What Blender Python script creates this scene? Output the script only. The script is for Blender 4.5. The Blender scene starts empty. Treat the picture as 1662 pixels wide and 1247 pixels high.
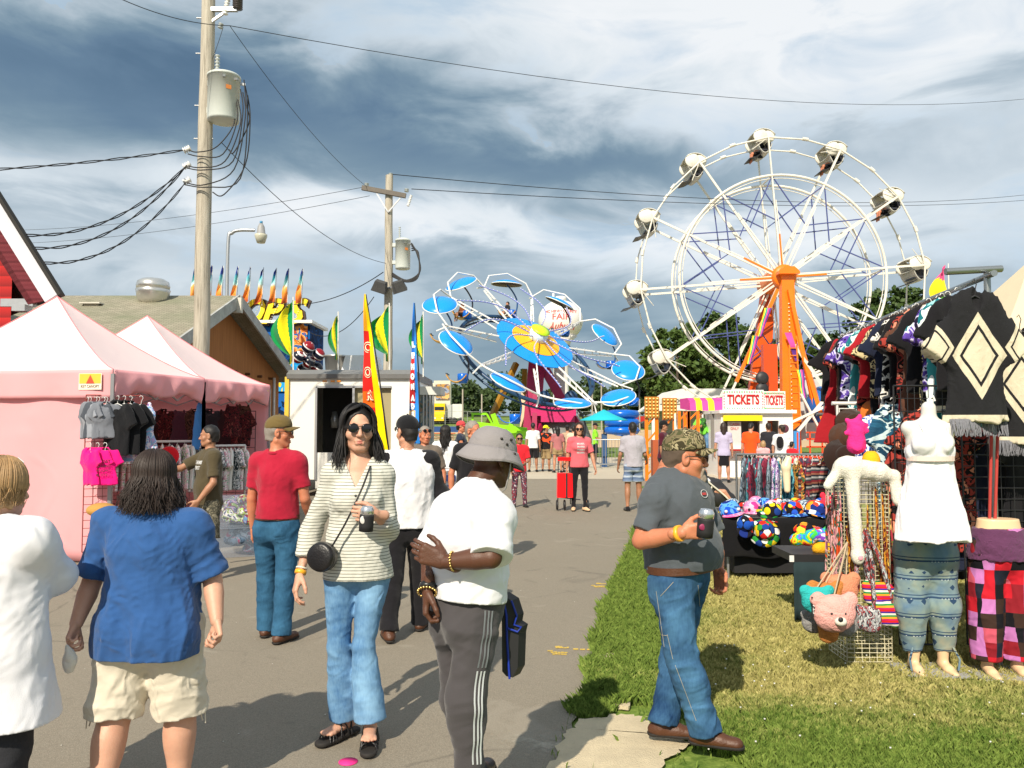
import bpy,bmesh,math,random
import numpy as np
from mathutils import Vector,Matrix
random.seed(7);RNG=np.random.default_rng(11)
SC=bpy.context.scene;COL=SC.collection
PI=math.pi;R=math.radians
EYE=1.59;FPX=1300.0;TH=math.atan(68.5/FPX)
CT,ST=math.cos(TH),math.sin(TH)
def at(px,py,Y):
 u=(px-831)/FPX;v=(623.5-py)/FPX
 dy=CT-v*ST;dz=ST+v*CT
 t=Y/dy
 return Vector((u*t,Y,EYE+dz*t))
def gp(px,py):
 u=(px-831)/FPX;v=(623.5-py)/FPX
 dy=CT-v*ST;dz=ST+v*CT
 t=-EYE/dz
 return Vector((u*t,dy*t,0))
def S(*c):
 if len(c)==1:
  h=c[0].lstrip('#');c=[int(h[i:i+2],16)for i in(0,2,4)]
 return tuple(((v/255)/12.92 if v/255<=.04045 else((v/255+.055)/1.055)**2.4)for v in c)+(1,)
def tag(o,label=None,cat=None,group=None,kind=None):
 if label:o['label']=label
 if cat:o['category']=cat
 if group:o['group']=group
 if kind:o['kind']=kind
 return o
def empty(name,loc=(0,0,0),label=None,cat=None,group=None,rz=0):
 o=bpy.data.objects.new(name,None);COL.objects.link(o)
 o.location=loc;o.rotation_euler=(0,0,rz);o.empty_display_size=.1
 return tag(o,label,cat,group)
def raw_mesh(name,V,Fq,mats,midx=None,smooth=False):
 """V (n,3) array; Fq list of faces (any size) or (m,4)/(m,3) int array"""
 me=bpy.data.meshes.new(name)
 V=np.asarray(V,np.float32)
 if isinstance(Fq,np.ndarray):
  n,k=Fq.shape;tot=np.full(n,k,np.int32);li=Fq.astype(np.int32).ravel()
 else:
  n=len(Fq);tot=np.array([len(f)for f in Fq],np.int32)
  li=np.array([i for f in Fq for i in f],np.int32)
 me.vertices.add(len(V));me.vertices.foreach_set('co',V.ravel())
 me.loops.add(len(li));me.loops.foreach_set('vertex_index',li)
 me.polygons.add(n)
 st=np.zeros(n,np.int32)
 if n:st[1:]=np.cumsum(tot)[:-1]
 me.polygons.foreach_set('loop_start',st);me.polygons.foreach_set('loop_total',tot)
 if midx is not None:me.polygons.foreach_set('material_index',np.asarray(midx,np.int32))
 me.polygons.foreach_set('use_smooth',np.full(n,bool(smooth))if not hasattr(smooth,'__len__')else np.asarray(smooth,bool))
 me.update(calc_edges=True);me.validate(clean_customdata=False)
 for m in(mats if isinstance(mats,(list,tuple))else[mats]):me.materials.append(m)
 return me
def link(name,me,parent=None,local=False):
 o=bpy.data.objects.new(name,me);COL.objects.link(o)
 if parent is not None:
  o.parent=parent
  if parent.type=='EMPTY' and not local:
   o.matrix_parent_inverse=Matrix.Translation(-Vector(parent.location))
 return o
def kids(o):return[c for c in bpy.data.objects if c.parent is o]
def copy_tree(o,parent=None,cache={}):
 c=o.copy();COL.objects.link(c)
 if parent is not None:c.parent=parent
 for k in list(o.children):copy_tree(k,c)
 return c
class MB:
 def __init__(s):s.v=[];s.f=[];s.m=[];s.s=[];s.mi=0;s.sm=False;s.X=None
 def add(s,vs,fs):
  b=len(s.v)
  if s.X is not None:vs=[s.X@Vector(p)for p in vs]
  s.v.extend([tuple(p)for p in vs]);s.f.extend([tuple(i+b for i in f)for f in fs])
  s.m.extend([s.mi]*len(fs));s.s.extend([s.sm]*len(fs));return s
 def box(s,c,d,rz=0,M=None,top=1.0):
  x,y,z=[q/2 for q in d];t=top
  vs=[Vector((a*x*(t if k>0 else 1),b*y*(t if k>0 else 1),k*z))for k in(-1,1)for b in(-1,1)for a in(-1,1)]
  if M is None:M=Matrix.Rotation(rz,3,'Z')
  vs=[M@p+Vector(c)for p in vs]
  return s.add(vs,[(0,2,3,1),(4,5,7,6),(0,1,5,4),(2,6,7,3),(0,4,6,2),(1,3,7,5)])
 def beam(s,a,b,w,h=None,up=(0,0,1)):
  a,b=Vector(a),Vector(b);d=b-a;L=d.length
  if L<1e-6:return s
  d.normalize();u=Vector(up)
  if abs(d.dot(u))>.98:u=Vector((0,1,0))
  x=d.cross(u).normalized();z=x.cross(d).normalized()
  M=Matrix((x,d,z)).transposed()
  return s.box((a+b)/2,(w,L,h or w),M=M)
 def tube(s,pts,r,n=8,caps=True,sm=True):
  pts=[Vector(p)for p in pts];m=len(pts)
  rs=r if hasattr(r,'__len__')else[r]*m
  o=s.sm;s.sm=sm;vs=[];fs=[]
  prev=None
  for i,p in enumerate(pts):
   t=(pts[min(i+1,m-1)]-pts[max(i-1,0)])
   t=t.normalized()if t.length>1e-9 else Vector((0,0,1))
   if prev is None:
    a=t.cross(Vector((0,0,1)))
    if a.length<.05:a=t.cross(Vector((1,0,0)))
   else:a=prev-t*prev.dot(t)
   a.normalize();prev=a;b=t.cross(a)
   for k in range(n):
    q=2*PI*k/n;vs.append(p+(a*math.cos(q)+b*math.sin(q))*rs[i])
  for i in range(m-1):
   for k in range(n):
    k2=(k+1)%n;fs.append((i*n+k,i*n+k2,(i+1)*n+k2,(i+1)*n+k))
  s.add(vs,fs);s.sm=False
  if caps and n>2:
   s.add(vs[:n],[tuple(range(n))[::-1]]);s.add(vs[-n:],[tuple(range(n))])
  s.sm=o;return s
 def lathe(s,prof,c=(0,0,0),n=24,M=None,sm=True,sx=1,sy=1):
  c=Vector(c);vs=[];fs=[];o=s.sm;s.sm=sm
  M=M or Matrix.Identity(3)
  for r,z in prof:
   for k in range(n):
    q=2*PI*k/n;vs.append(M@Vector((r*sx*math.cos(q),r*sy*math.sin(q),z))+c)
  m=len(prof)
  for i in range(m-1):
   for k in range(n):
    k2=(k+1)%n;fs.append((i*n+k,i*n+k2,(i+1)*n+k2,(i+1)*n+k))
  fs.append(tuple(range(n))[::-1]);fs.append(tuple((m-1)*n+k for k in range(n)))
  s.add(vs,fs);s.sm=o;return s
 def ball(s,c,r,n=14,M=None):
  rr=r if hasattr(r,'__len__')else(r,r,r)
  prof=[(math.sin(PI*i/(n//2+1)),-math.cos(PI*i/(n//2+1)))for i in range(1,n//2+1)]
  T=Matrix.Diagonal(rr)
  if M is not None:T=M@T
  return s.lathe(prof,c,n,T)
 def sheet(s,fn,nu,nv,sm=True,thick=0):
  vs=[Vector(fn(i/nu,j/nv))for j in range(nv+1)for i in range(nu+1)]
  fs=[(j*(nu+1)+i,j*(nu+1)+i+1,(j+1)*(nu+1)+i+1,(j+1)*(nu+1)+i)for j in range(nv)for i in range(nu)]
  o=s.sm;s.sm=sm
  if thick:
   nn=[]
   for j in range(nv+1):
    for i in range(nu+1):
     a=vs[j*(nu+1)+min(i+1,nu)]-vs[j*(nu+1)+max(i-1,0)];b=vs[min(j+1,nv)*(nu+1)+i]-vs[max(j-1,0)*(nu+1)+i]
     q=a.cross(b);nn.append(q.normalized()if q.length>1e-12 else Vector((0,1,0)))
   N=len(vs);v2=[p-q*thick for p,q in zip(vs,nn)]
   ring=[i for i in range(nu+1)]+[(j)*(nu+1)+nu for j in range(1,nv+1)]+[nv*(nu+1)+i for i in range(nu-1,-1,-1)]+[j*(nu+1)for j in range(nv-1,0,-1)]
   f2=fs+[tuple(i+N for i in f[::-1])for f in fs]
   for a,b in zip(ring,ring[1:]+ring[:1]):f2 .append((b,a,a+N,b+N))
   s.add(vs+v2,f2)
  else:s.add(vs,fs)
  s.sm=o;return s
 def prism(s,outline,a,n):
  """outline: list of 3D points, extruded by vector n"""
  n=Vector(n);p=[Vector(q)for q in outline];m=len(p)
  s.add(p+[q+n for q in p],[tuple(range(m))[::-1],tuple(range(m,2*m))]+[(i,(i+1)%m,m+(i+1)%m,m+i)for i in range(m)]);return s
 def text(s,txt,M,size,width=None,ext=.004,shear=0,bold=0,align='CENTER',sp=1.0):
  cu=bpy.data.curves.new('t','FONT');cu.body=txt;cu.size=size;cu.extrude=ext;cu.shear=shear
  cu.align_x=align;cu.align_y='CENTER';cu.offset=bold;cu.space_character=sp;cu.resolution_u=3
  o=bpy.data.objects.new('t',cu);COL.objects.link(o)
  dg=bpy.context.evaluated_depsgraph_get();me=bpy.data.meshes.new_from_object(o.evaluated_get(dg))
  vs=[v.co.copy()for v in me.vertices];fs=[tuple(p.vertices)for p in me.polygons]
  if vs and width:
   x0=min(v.x for v in vs);x1=max(v.x for v in vs);k=width/max(x1-x0,1e-6)
   if align=='CENTER':vs=[Vector((v.x*k,v.y,v.z))for v in vs]
   else:vs=[Vector((v.x*k,v.y,v.z))for v in vs]
  s.add([M@v for v in vs],fs)
  bpy.data.objects.remove(o);bpy.data.curves.remove(cu);bpy.data.meshes.remove(me);return s
 def build(s,name,mats,parent=None,local=False):
  me=raw_mesh(name,s.v,s.f,mats,s.m,s.s)
  return link(name,me,parent,local)
def face_M(c,x=(1,0,0),z=(0,0,1)):
 """4x4 that maps text x->x, y->z(up), placed at c"""
 x=Vector(x).normalized();y=Vector(z).normalized();n=x.cross(y)
 return Matrix.Translation(Vector(c))@Matrix((x,y,n)).transposed().to_4x4()
def fr(x,y):
 return Vector((x,y,0))
def nd(nt,typ,**kw):
 n=nt.nodes.new('ShaderNode'+typ)
 for k,v in kw.items():
  k2=k.replace('_',' ')
  if k.startswith('p_'):setattr(n,k[2:],v);continue
  s_=None
  if k.startswith('i')and k[1:].isdigit():s_=n.inputs[int(k[1:])]
  else:s_=n.inputs.get(k2)or n.inputs.get(k)
  if isinstance(v,bpy.types.NodeSocket):nt.links.new(v,s_)
  else:s_.default_value=v
 return n
def ramp(nt,fac,stops,interp='LINEAR'):
 n=nt.nodes.new('ShaderNodeValToRGB');cr=n.color_ramp;cr.interpolation=interp
 while len(cr.elements)>1:cr.elements.remove(cr.elements[-1])
 cr.elements[0].position=stops[0][0];cr.elements[0].color=stops[0][1]
 for p,c in stops[1:]:
  e=cr.elements.new(p);e.color=c
 nt.links.new(fac,n.inputs[0]);return n.outputs[0]
def mix(nt,f,a,b,mode='MIX'):
 n=nt.nodes.new('ShaderNodeMix');n.data_type='RGBA';n.blend_type=mode
 for s_,v in((n.inputs[0],f),(n.inputs[6],a),(n.inputs[7],b)):
  if isinstance(v,bpy.types.NodeSocket):nt.links.new(v,s_)
  else:s_.default_value=v
 return n.outputs[2]
def mth(nt,op,*a):
 n=nt.nodes.new('ShaderNodeMath');n.operation=op
 for i,v in enumerate(a):
  if isinstance(v,bpy.types.NodeSocket):nt.links.new(v,n.inputs[i])
  else:n.inputs[i].default_value=v
 return n.outputs[0]
def new_mat(name):
 m=bpy.data.materials.new(name);m.use_nodes=True;nt=m.node_tree;nt.nodes.clear()
 out=nt.nodes.new('ShaderNodeOutputMaterial');b=nt.nodes.new('ShaderNodeBsdfPrincipled')
 nt.links.new(b.outputs[0],out.inputs[0]);return m,nt,b
def obj_co(nt,scale=(1,1,1),rot=(0,0,0)):
 tc=nt.nodes.new('ShaderNodeTexCoord');mp=nt.nodes.new('ShaderNodeMapping')
 nt.links.new(tc.outputs['Object'],mp.inputs[0]);mp.inputs['Scale'].default_value=scale;mp.inputs['Rotation'].default_value=rot
 return mp.outputs[0]
def mul(c,k):return tuple(min(1,v*k)for v in c[:3])+(1,)
_MC={}
def M(name,col,rough=.6,var=.12,vs=6,bump=0,bs=60,metal=0,sheen=0,spec=.5,wr=0,ws=9,dirt=0):
 """plain surface with mottled tone, micro bump (bump/bs) and cloth wrinkles (wr/ws)"""
 key=name
 if key in _MC:return _MC[key]
 m,nt,b=new_mat(name)
 co=obj_co(nt)
 nz=nd(nt,'TexNoise',Vector=co,Scale=vs,Detail=5,Roughness=.6)
 c=mix(nt,nz.outputs[0],mul(col,1-var),mul(col,1+var))
 if dirt:
  d=nd(nt,'TexNoise',Vector=co,Scale=vs*.37,Detail=8,Roughness=.7)
  c=mix(nt,ramp(nt,d.outputs[0],[(.45,(0,0,0,1)),(.75,(dirt,)*3+(1,))]),c,(.09,.07,.05,1))
 nt.links.new(c,b.inputs['Base Color'])
 b.inputs['Roughness'].default_value=rough;b.inputs['Metallic'].default_value=metal
 b.inputs['Specular IOR Level'].default_value=spec
 if sheen:b.inputs['Sheen Weight'].default_value=sheen
 add_bump(nt,b,co,bump,bs,wr,ws)
 _MC[key]=m;return m
def add_bump(nt,b,co,bump,bs,wr=0,ws=9):
 prev=None
 if wr:
  w=nd(nt,'TexNoise',Vector=co,Scale=ws,Detail=3,Roughness=.5,Distortion=1.6)
  w.noise_type='RIDGED_MULTIFRACTAL' if hasattr(w,'noise_type')else w.noise_type
  bp=nd(nt,'Bump',Strength=wr,Distance=.02,Height=w.outputs[0]);prev=bp.outputs[0]
 if bump:
  n2=nd(nt,'TexNoise',Vector=co,Scale=bs,Detail=4)
  bp=nd(nt,'Bump',Strength=bump,Distance=.01,Height=n2 .outputs[0])
  if prev is not None:nt.links.new(prev,bp.inputs['Normal'])
  prev=bp.outputs[0]
 if prev is not None:nt.links.new(prev,b.inputs['Normal'])
def cloth(name,col,var=.08,wr=.35,ws=7,rough=.92,bs=350):
 return M('cloth '+name,col,rough,var,9,.25,bs,sheen=.15,spec=.2,wr=wr,ws=ws)
def denim(name,c1,c2,ws=8):
 m,nt,b=new_mat('denim '+name);co=obj_co(nt)
 n1=nd(nt,'TexNoise',Vector=co,Scale=5,Detail=4,Roughness=.55)
 n2=nd(nt,'TexNoise',Vector=obj_co(nt,(1,1,.25)),Scale=120,Detail=3)
 f=mth(nt,'ADD',mth(nt,'MULTIPLY',n2 .outputs[0],.22),mth(nt,'MULTIPLY',n1 .outputs[0],1.05))
 nt.links.new(ramp(nt,f,[(.42,c1),(.85,c2)]),b.inputs['Base Color'])
 b.inputs['Roughness'].default_value=.9;b.inputs['Specular IOR Level'].default_value=.2
 add_bump(nt,b,co,.2,300,.5,ws);return m
def stripes(name,cols,width,axis='Z',rough=.9,wr=.3,distort=0,off=0):
 """hard stripes of equal width through cols along object axis"""
 m,nt,b=new_mat('stripes '+name);co=obj_co(nt)
 s_=nd(nt,'SeparateXYZ',Vector=co).outputs['XYZ'.index(axis)]
 if distort:
  nz=nd(nt,'TexNoise',Vector=co,Scale=6,Detail=2).outputs[0]
  s_=mth(nt,'ADD',s_,mth(nt,'MULTIPLY',nz,distort))
 n=len(cols);f=mth(nt,'FRACT',mth(nt,'DIVIDE',mth(nt,'ADD',s_,50+off),width*n))
 nt.links.new(ramp(nt,f,[(i/n,c)for i,c in enumerate(cols)],'CONSTANT'),b.inputs['Base Color'])
 b.inputs['Roughness'].default_value=rough;b.inputs['Specular IOR Level'].default_value=.2
 add_bump(nt,b,co,.15,300,wr,8);return m
def printed(name,cols,scale=14,kind='noise',rough=.9,stretch=(1,1,1),wr=.3,detail=2):
 """fabric print of blotches (noise) or cells (voronoi) through a list of colours"""
 m,nt,b=new_mat('print '+name);co=obj_co(nt,stretch)
 n=len(cols)
 if kind=='noise':
  f=nd(nt,'TexNoise',Vector=co,Scale=scale,Detail=detail,Distortion=1.2).outputs[0]
  st=[(.3+.4*i/n if i else 0,c)for i,c in enumerate(cols)]
  c=ramp(nt,f,st,'CONSTANT')
 else:
  v=nd(nt,'TexVoronoi',Vector=co,Scale=scale,p_distance='CHEBYCHEV' if kind=='patch' else 'EUCLIDEAN',Randomness=0 if kind=='patch' else 1)
  f=nd(nt,'SeparateColor',Color=v.outputs['Color']).outputs[0]
  c=ramp(nt,f,[(i/n,q)for i,q in enumerate(cols)],'CONSTANT')
  if kind=='cell':
   c=mix(nt,mth(nt,'GREATER_THAN',v.outputs['Distance'],.62),c,(.01,.01,.015,1))
 nt.links.new(c,b.inputs['Base Color']);b.inputs['Roughness'].default_value=rough;b.inputs['Specular IOR Level'].default_value=.2
 add_bump(nt,b,co,.1,200,wr,8);return m
def _n3(v):v=np.asarray(v,float);return v/max(np.linalg.norm(v),1e-9)
class SDF:
 def __init__(s,lo,hi,h):
  lo=np.asarray(lo,float);hi=np.asarray(hi,float)
  s.h=h;s.lo=lo;s.n=np.maximum(np.ceil((hi-lo)/h).astype(int)+1,4)
  s.ax=[lo[i]+h*np.arange(s.n[i])for i in range(3)]
  s.phi=np.full(s.n,.5,np.float32)
 def win(s,lo,hi):
  a=np.clip(np.floor((np.asarray(lo)-s.lo)/s.h).astype(int),0,s.n);b=np.clip(np.ceil((np.asarray(hi)-s.lo)/s.h).astype(int)+1,0,s.n)
  return a,b
 def put(s,f,lo,hi,k,sub=False):
  pad=k+2.5*s.h;a,b=s.win(np.asarray(lo)-pad,np.asarray(hi)+pad)
  if np.any(b<=a):return s
  X=s.ax[0][a[0]:b[0],None,None];Y=s.ax[1][None,a[1]:b[1],None];Z=s.ax[2][None,None,a[2]:b[2]]
  d=f(X,Y,Z);sl=(slice(a[0],b[0]),slice(a[1],b[1]),slice(a[2],b[2]));p=s.phi[sl]
  if sub:
   d=-d;h=np.maximum(k-np.abs(p-d),0)/max(k,1e-9);s.phi[sl]=np.maximum(p,d)+h*h*k*.25
  else:
   h=np.maximum(k-np.abs(p-d),0)/max(k,1e-9);s.phi[sl]=np.minimum(p,d)-h*h*k*.25
  return s
 def cone(s,a,b,r,k=.02,flat=None,cap=False,cap0=False,sub=False):
  """r: radius list along the segment; flat=(dir, factor): squash along dir"""
  a=np.asarray(a,float);b=np.asarray(b,float);r=np.atleast_1d(np.asarray(r,float))
  rm=r.max();lo=np.minimum(a,b)-rm;hi=np.maximum(a,b)+rm
  if flat is not None:fv=_n3(flat[0]);ff=1/flat[1]
  ba=b-a
  if flat is not None:ba2=ba+fv*(ba@fv)*(ff-1)
  else:ba2=ba
  L2=max(ba2@ba2,1e-12);ts=np.linspace(0,1,len(r));L=math.sqrt(ba@ba)+1e-9
  def f(X,Y,Z):
   px,py,pz=X-a[0],Y-a[1],Z-a[2]
   ax_=(px*ba[0]+py*ba[1]+pz*ba[2])/L
   if flat is not None:
    q=(px*fv[0]+py*fv[1]+pz*fv[2])*(ff-1);px,py,pz=px+q*fv[0],py+q*fv[1],pz+q*fv[2]
   t=np.clip((px*ba2[0]+py*ba2[1]+pz*ba2[2])/L2,0,1)
   d=np.sqrt((px-ba2[0]*t)**2+(py-ba2[1]*t)**2+(pz-ba2[2]*t)**2)
   d=d-(np.interp(t,ts,r)if len(r)>1 else r[0])
   if flat is not None and ff>1:d=d/(1+(ff-1)*.5)
   if cap:d=np.maximum(d,ax_-L)
   if cap0:d=np.maximum(d,-ax_)
   return d
  return s.put(f,lo,hi,k,sub)
 def ell(s,c,rad,A=None,k=.02,sub=False):
  c=np.asarray(c,float);rad=np.asarray(rad,float);A=np.eye(3)if A is None else np.asarray(A,float)
  m=(np.abs(A)@rad)if A is not None else rad
  def f(X,Y,Z):
   px,py,pz=X-c[0],Y-c[1],Z-c[2];k0=0;k1=0
   for i in range(3):
    q=px*A[0,i]+py*A[1,i]+pz*A[2,i];k0=k0+(q/rad[i])**2;k1=k1+(q/rad[i]**2)**2
   k0=np.sqrt(k0);return k0*(k0-1)/np.maximum(np.sqrt(k1),1e-6)
  return s.put(f,c-m,c+m,k,sub)
 def cut(s,p,n,k=0):
  p=np.asarray(p,float);n=_n3(n)
  d=(s.ax[0][:,None,None]-p[0])*n[0]+(s.ax[1][None,:,None]-p[1])*n[1]+(s.ax[2][None,None,:]-p[2])*n[2]
  s.phi=np.maximum(s.phi,d.astype(np.float32));return s
 def wrinkle(s,amp,scale,seed=0,stretch=(1,1,1),ridge=True,zlo=None,zhi=None):
  I=np.argwhere(np.abs(s.phi)<3*s.h+amp)
  if not len(I):return s
  P=s.lo+I*s.h
  v=folds(P/np.asarray(stretch),scale,seed,ridge)*amp
  if zlo is not None:v=v*np.clip((P[:,2]-zlo)/.15,0,1)
  if zhi is not None:v=v*np.clip((zhi-P[:,2])/.2,.15,1)
  s.phi[I[:,0],I[:,1],I[:,2]]+=v;return s
 def surf(s):
  phi=s.phi.copy();
  for ax in range(3):
   sl=[slice(None)]*3
   for e in(0,-1):sl[ax]=e;phi[tuple(sl)]=np.maximum(phi[tuple(sl)],1e-3)
  sg=phi<0;c=[0]*3
  S8=np.zeros(tuple(np.array(phi.shape)-1),np.int8)
  def cs(a,i,j,k):return a[i:a.shape[0]-1+i,j:a.shape[1]-1+j,k:a.shape[2]-1+k]
  for i in(0,1):
   for j in(0,1):
    for k in(0,1):S8+=cs(sg,i,j,k)
  mk=(S8>0)&(S8<8);idx=np.full(mk.shape,-1,np.int64);I=np.argwhere(mk);idx[mk]=np.arange(len(I))
  if not len(I):return np.zeros((0,3)),np.zeros((0,4),int)
  acc=np.zeros((len(I),3));cnt=np.zeros(len(I))
  cor={(i,j,k):phi[I[:,0]+i,I[:,1]+j,I[:,2]+k]for i in(0,1)for j in(0,1)for k in(0,1)}
  for ax in range(3):
   for p in(0,1):
    for q in(0,1):
     a=[0,0,0];o=[x for x in range(3)if x!=ax];a[o[0]]=p;a[o[1]]=q;b=list(a);b[ax]=1
     va=cor[tuple(a)];vb=cor[tuple(b)];cr=(va<0)!=(vb<0)
     t=np.where(cr,va/np.where(va-vb==0,1,va-vb),0)
     for x in range(3):acc[:,x]+=np.where(cr,a[x]+(t if x==ax else 0),0)
     cnt+=cr
  V=(I+acc/cnt[:,None])*s.h+s.lo;Fs=[]
  for ax in range(3):
   o=[x for x in range(3)if x!=ax]
   sl0=[slice(None)]*3;sl1=[slice(None)]*3;sl0[ax]=slice(0,-1);sl1[ax]=slice(1,None)
   for x in o:sl0[x]=slice(1,-1);sl1[x]=slice(1,-1)
   A0=sg[tuple(sl0)];A1=sg[tuple(sl1)];E=np.argwhere(A0!=A1)
   if not len(E):continue
   inside=A0[E[:,0],E[:,1],E[:,2]]
   base=E.copy()
   def cell(d0,d1):
    q=base.copy();q[:,o[0]]+=d0;q[:,o[1]]+=d1;return idx[q[:,0],q[:,1],q[:,2]]
   a,b,c_,d=cell(0,0),cell(1,0),cell(1,1),cell(0,1)
   flip=inside if ax!=1 else~inside
   Q=np.where(flip[:,None],np.stack([a,b,c_,d],1),np.stack([d,c_,b,a],1));Fs.append(Q)
  return V,np.concatenate(Fs)
def folds(P,scale,seed,ridge=True):
 r=np.random.default_rng(seed);P=P*scale
 W=np.zeros_like(P)
 for i in range(3):
  d=r.normal(size=3);d/=np.linalg.norm(d);W[:,i]=np.sin(P@d*.9+r.uniform(0,6))
 P=P+W*.9;out=np.zeros(len(P));a=1;f=1;tot=0
 for o in range(3):
  v=np.zeros(len(P))
  for j in range(3):
   d=r.normal(size=3);d/=np.linalg.norm(d);v+=np.sin(P@d*f+r.uniform(0,6))
  v/=2.2
  if ridge:v=1-2*np.abs(v)
  out+=v*a;tot+=a;a*=.5;f*=2.1
 return-out/tot
def sdf_mesh(name,sdfs,mats,parent=None,extra=None):
 Vs=[];Fs=[];b=0
 for q in(sdfs if isinstance(sdfs,(list,tuple))else[sdfs]):
  V,Fq=q.surf()if isinstance(q,SDF)else q
  if len(V):Vs.append(V);Fs.append(Fq+b);b+=len(V)
 if not Vs:return None
 me=raw_mesh(name,np.concatenate(Vs),np.concatenate(Fs),mats,None,True)
 return link(name,me,parent)
def v3(*a):return np.array(a,float)
def npv(v):return np.array([v[0],v[1],v[2]],float)
def yawdir(d):d=R(d);return v3(math.sin(d),-math.cos(d),0)
def lerp(a,b,t):return a*(1-t)+b*t
def joints(H,pos,yaw,lean=0,side=0,arms=None,legs=None,hw=1.0,sw=1.0,head=(0,0),ov=None,Y0=None):
 """standing skeleton. arms/legs: {'L':((fwd,out),(fwd,out)),...} degrees from straight down; L/R = the person's own"""
 f=yawdir(yaw);s=v3(-f[1],f[0],0)
 u=v3(0,0,1);J={}
 def dr(fw,out,sg):
  d=f*math.sin(R(fw))*math.cos(R(out))+s*sg*math.sin(R(out))-u*math.cos(R(fw))*math.cos(R(out));return d/np.linalg.norm(d)
 legs=legs or{};arms=arms or{}
 hipz=.515*H;drop=[]
 L={}
 for n,sg in(('L',1),('R',-1)):
  a,b=legs.get(n,((2,2),(-2,1)))
  L[n]=(dr(a[0],a[1],sg),dr(b[0],b[1],sg));drop.append(-(L[n][0][2]*.235*H+L[n][1][2]*.24*H))
 hipz=max(drop)+.042*H
 base=v3(pos[0],pos[1],pos[2]if len(pos)>2 else 0)
 pel=base+u*hipz;J['pel']=pel
 tu=u*math.cos(R(lean))*math.cos(R(side))+f*math.sin(R(lean))+s*math.sin(R(side));tu/=np.linalg.norm(tu)
 tf=f-tu*(f@tu);tf/=np.linalg.norm(tf)
 J.update(f=tf,s=s,u=tu,H=H)
 J['waist']=pel+tu*.10*H;J['chest']=pel+tu*.225*H;J['neck']=pel+tu*.335*H-tf*.008*H
 hy,hp=head;hf=yawdir(yaw+hy);J['hs']=v3(-hf[1],hf[0],0)
 hu=u*math.cos(R(hp))+hf*math.sin(R(hp));hf2=hf*math.cos(R(hp))-u*math.sin(R(hp));J['hf']=hf2;J['hu']=hu
 J['head']=J['neck']+lerp(tu,u,.5)*.035*H+hu*.062*H+tf*.012*H
 for n,sg in(('L',1),('R',-1)):
  J['s'+n]=pel+tu*.295*H+s*sg*.103*H*sw
  a,b=arms.get(n,((0,10),(8,5)))
  J['e'+n]=J['s'+n]+dr(a[0],a[1],sg)*.172*H;J['w'+n]=J['e'+n]+dr(b[0],b[1],sg)*.148*H
  J['h'+n]=pel+s*sg*.052*H*hw-u*.01*H
  J['k'+n]=J['h'+n]+L[n][0]*.235*H;J['a'+n]=J['k'+n]+L[n][1]*.24*H
  J['t'+n]=f+s*sg*.25
 for k,v in(ov or{}).items():
  if k in('tL','tR','f','s','u','hf','hu','hs'):J[k]=np.asarray(v,float)
  else:J[k]=npv(at(v[0],v[1],Y0+v[2]))
 return J
def torso(q,J,g,infl=0,k=.04,bust=0,belly=0,glute=1.0,low=True,up=True):
 H=J['H'];m=H/1.75;f,s,u=J['f'],J['s'],J['u'];A=np.stack([s,f,u],1)
 gw,gd,gh=g
 if up:
  q.ell(J['chest']+f*.005*m,(.150*gw*m+infl,.108*gd*m+infl,.155*m+infl),A,k)
  q.cone(J['sL']-s*.03*m,J['sR']+s*.03*m,.055*m*min(gd,1.15)+infl,k)
  nb=J['neck']-u*.02*m
  for n in 'LR':q.cone(nb,J['s'+n]-u*.005*m,[.052*m+infl*.6,.042*m+infl],k)
  if bust:
   for sg in(1,-1):q.ell(J['chest']+s*sg*.07*m*gw+f*(.075*gd+bust*.4)*m+u*-.01*m,(.062*m+infl,(.05+bust)*m+infl,.062*m+infl),A,k)
 q.ell(J['waist']+f*(.004+belly*.5)*m,(.137*(gw*.5+gh*.5)*m+infl,(.1*gd+belly*.6)*m+infl,.15*m+infl),A,k)
 if low:
  q.ell(J['pel']+u*.03*m,(.158*gh*m+infl,.108*(gd*.4+gh*.6)*m+infl,.12*m+infl),A,k)
  for n,sg in(('L',1),('R',-1)):q.ell(lerp(J['h'+n],J['pel'],.25)-f*.05*m-u*.03*m,(.085*gh*m*glute+infl,.075*gh*m*glute+infl,.09*gh*m*glute+infl),A,k)
def leg_r(m,gl):return[.088*m*gl,.08*m*gl,.066*m*gl,.055*m*gl],[.055*m*gl,.057*m*gl,.05*m*gl,.038*m*gl,.034*m*gl]
def arm_r(m,ga):return[.05*m*ga,.045*m*ga,.042*m*ga,.037*m*ga],[.038*m*ga,.041*m*ga,.033*m*ga,.026*m*ga]
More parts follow.
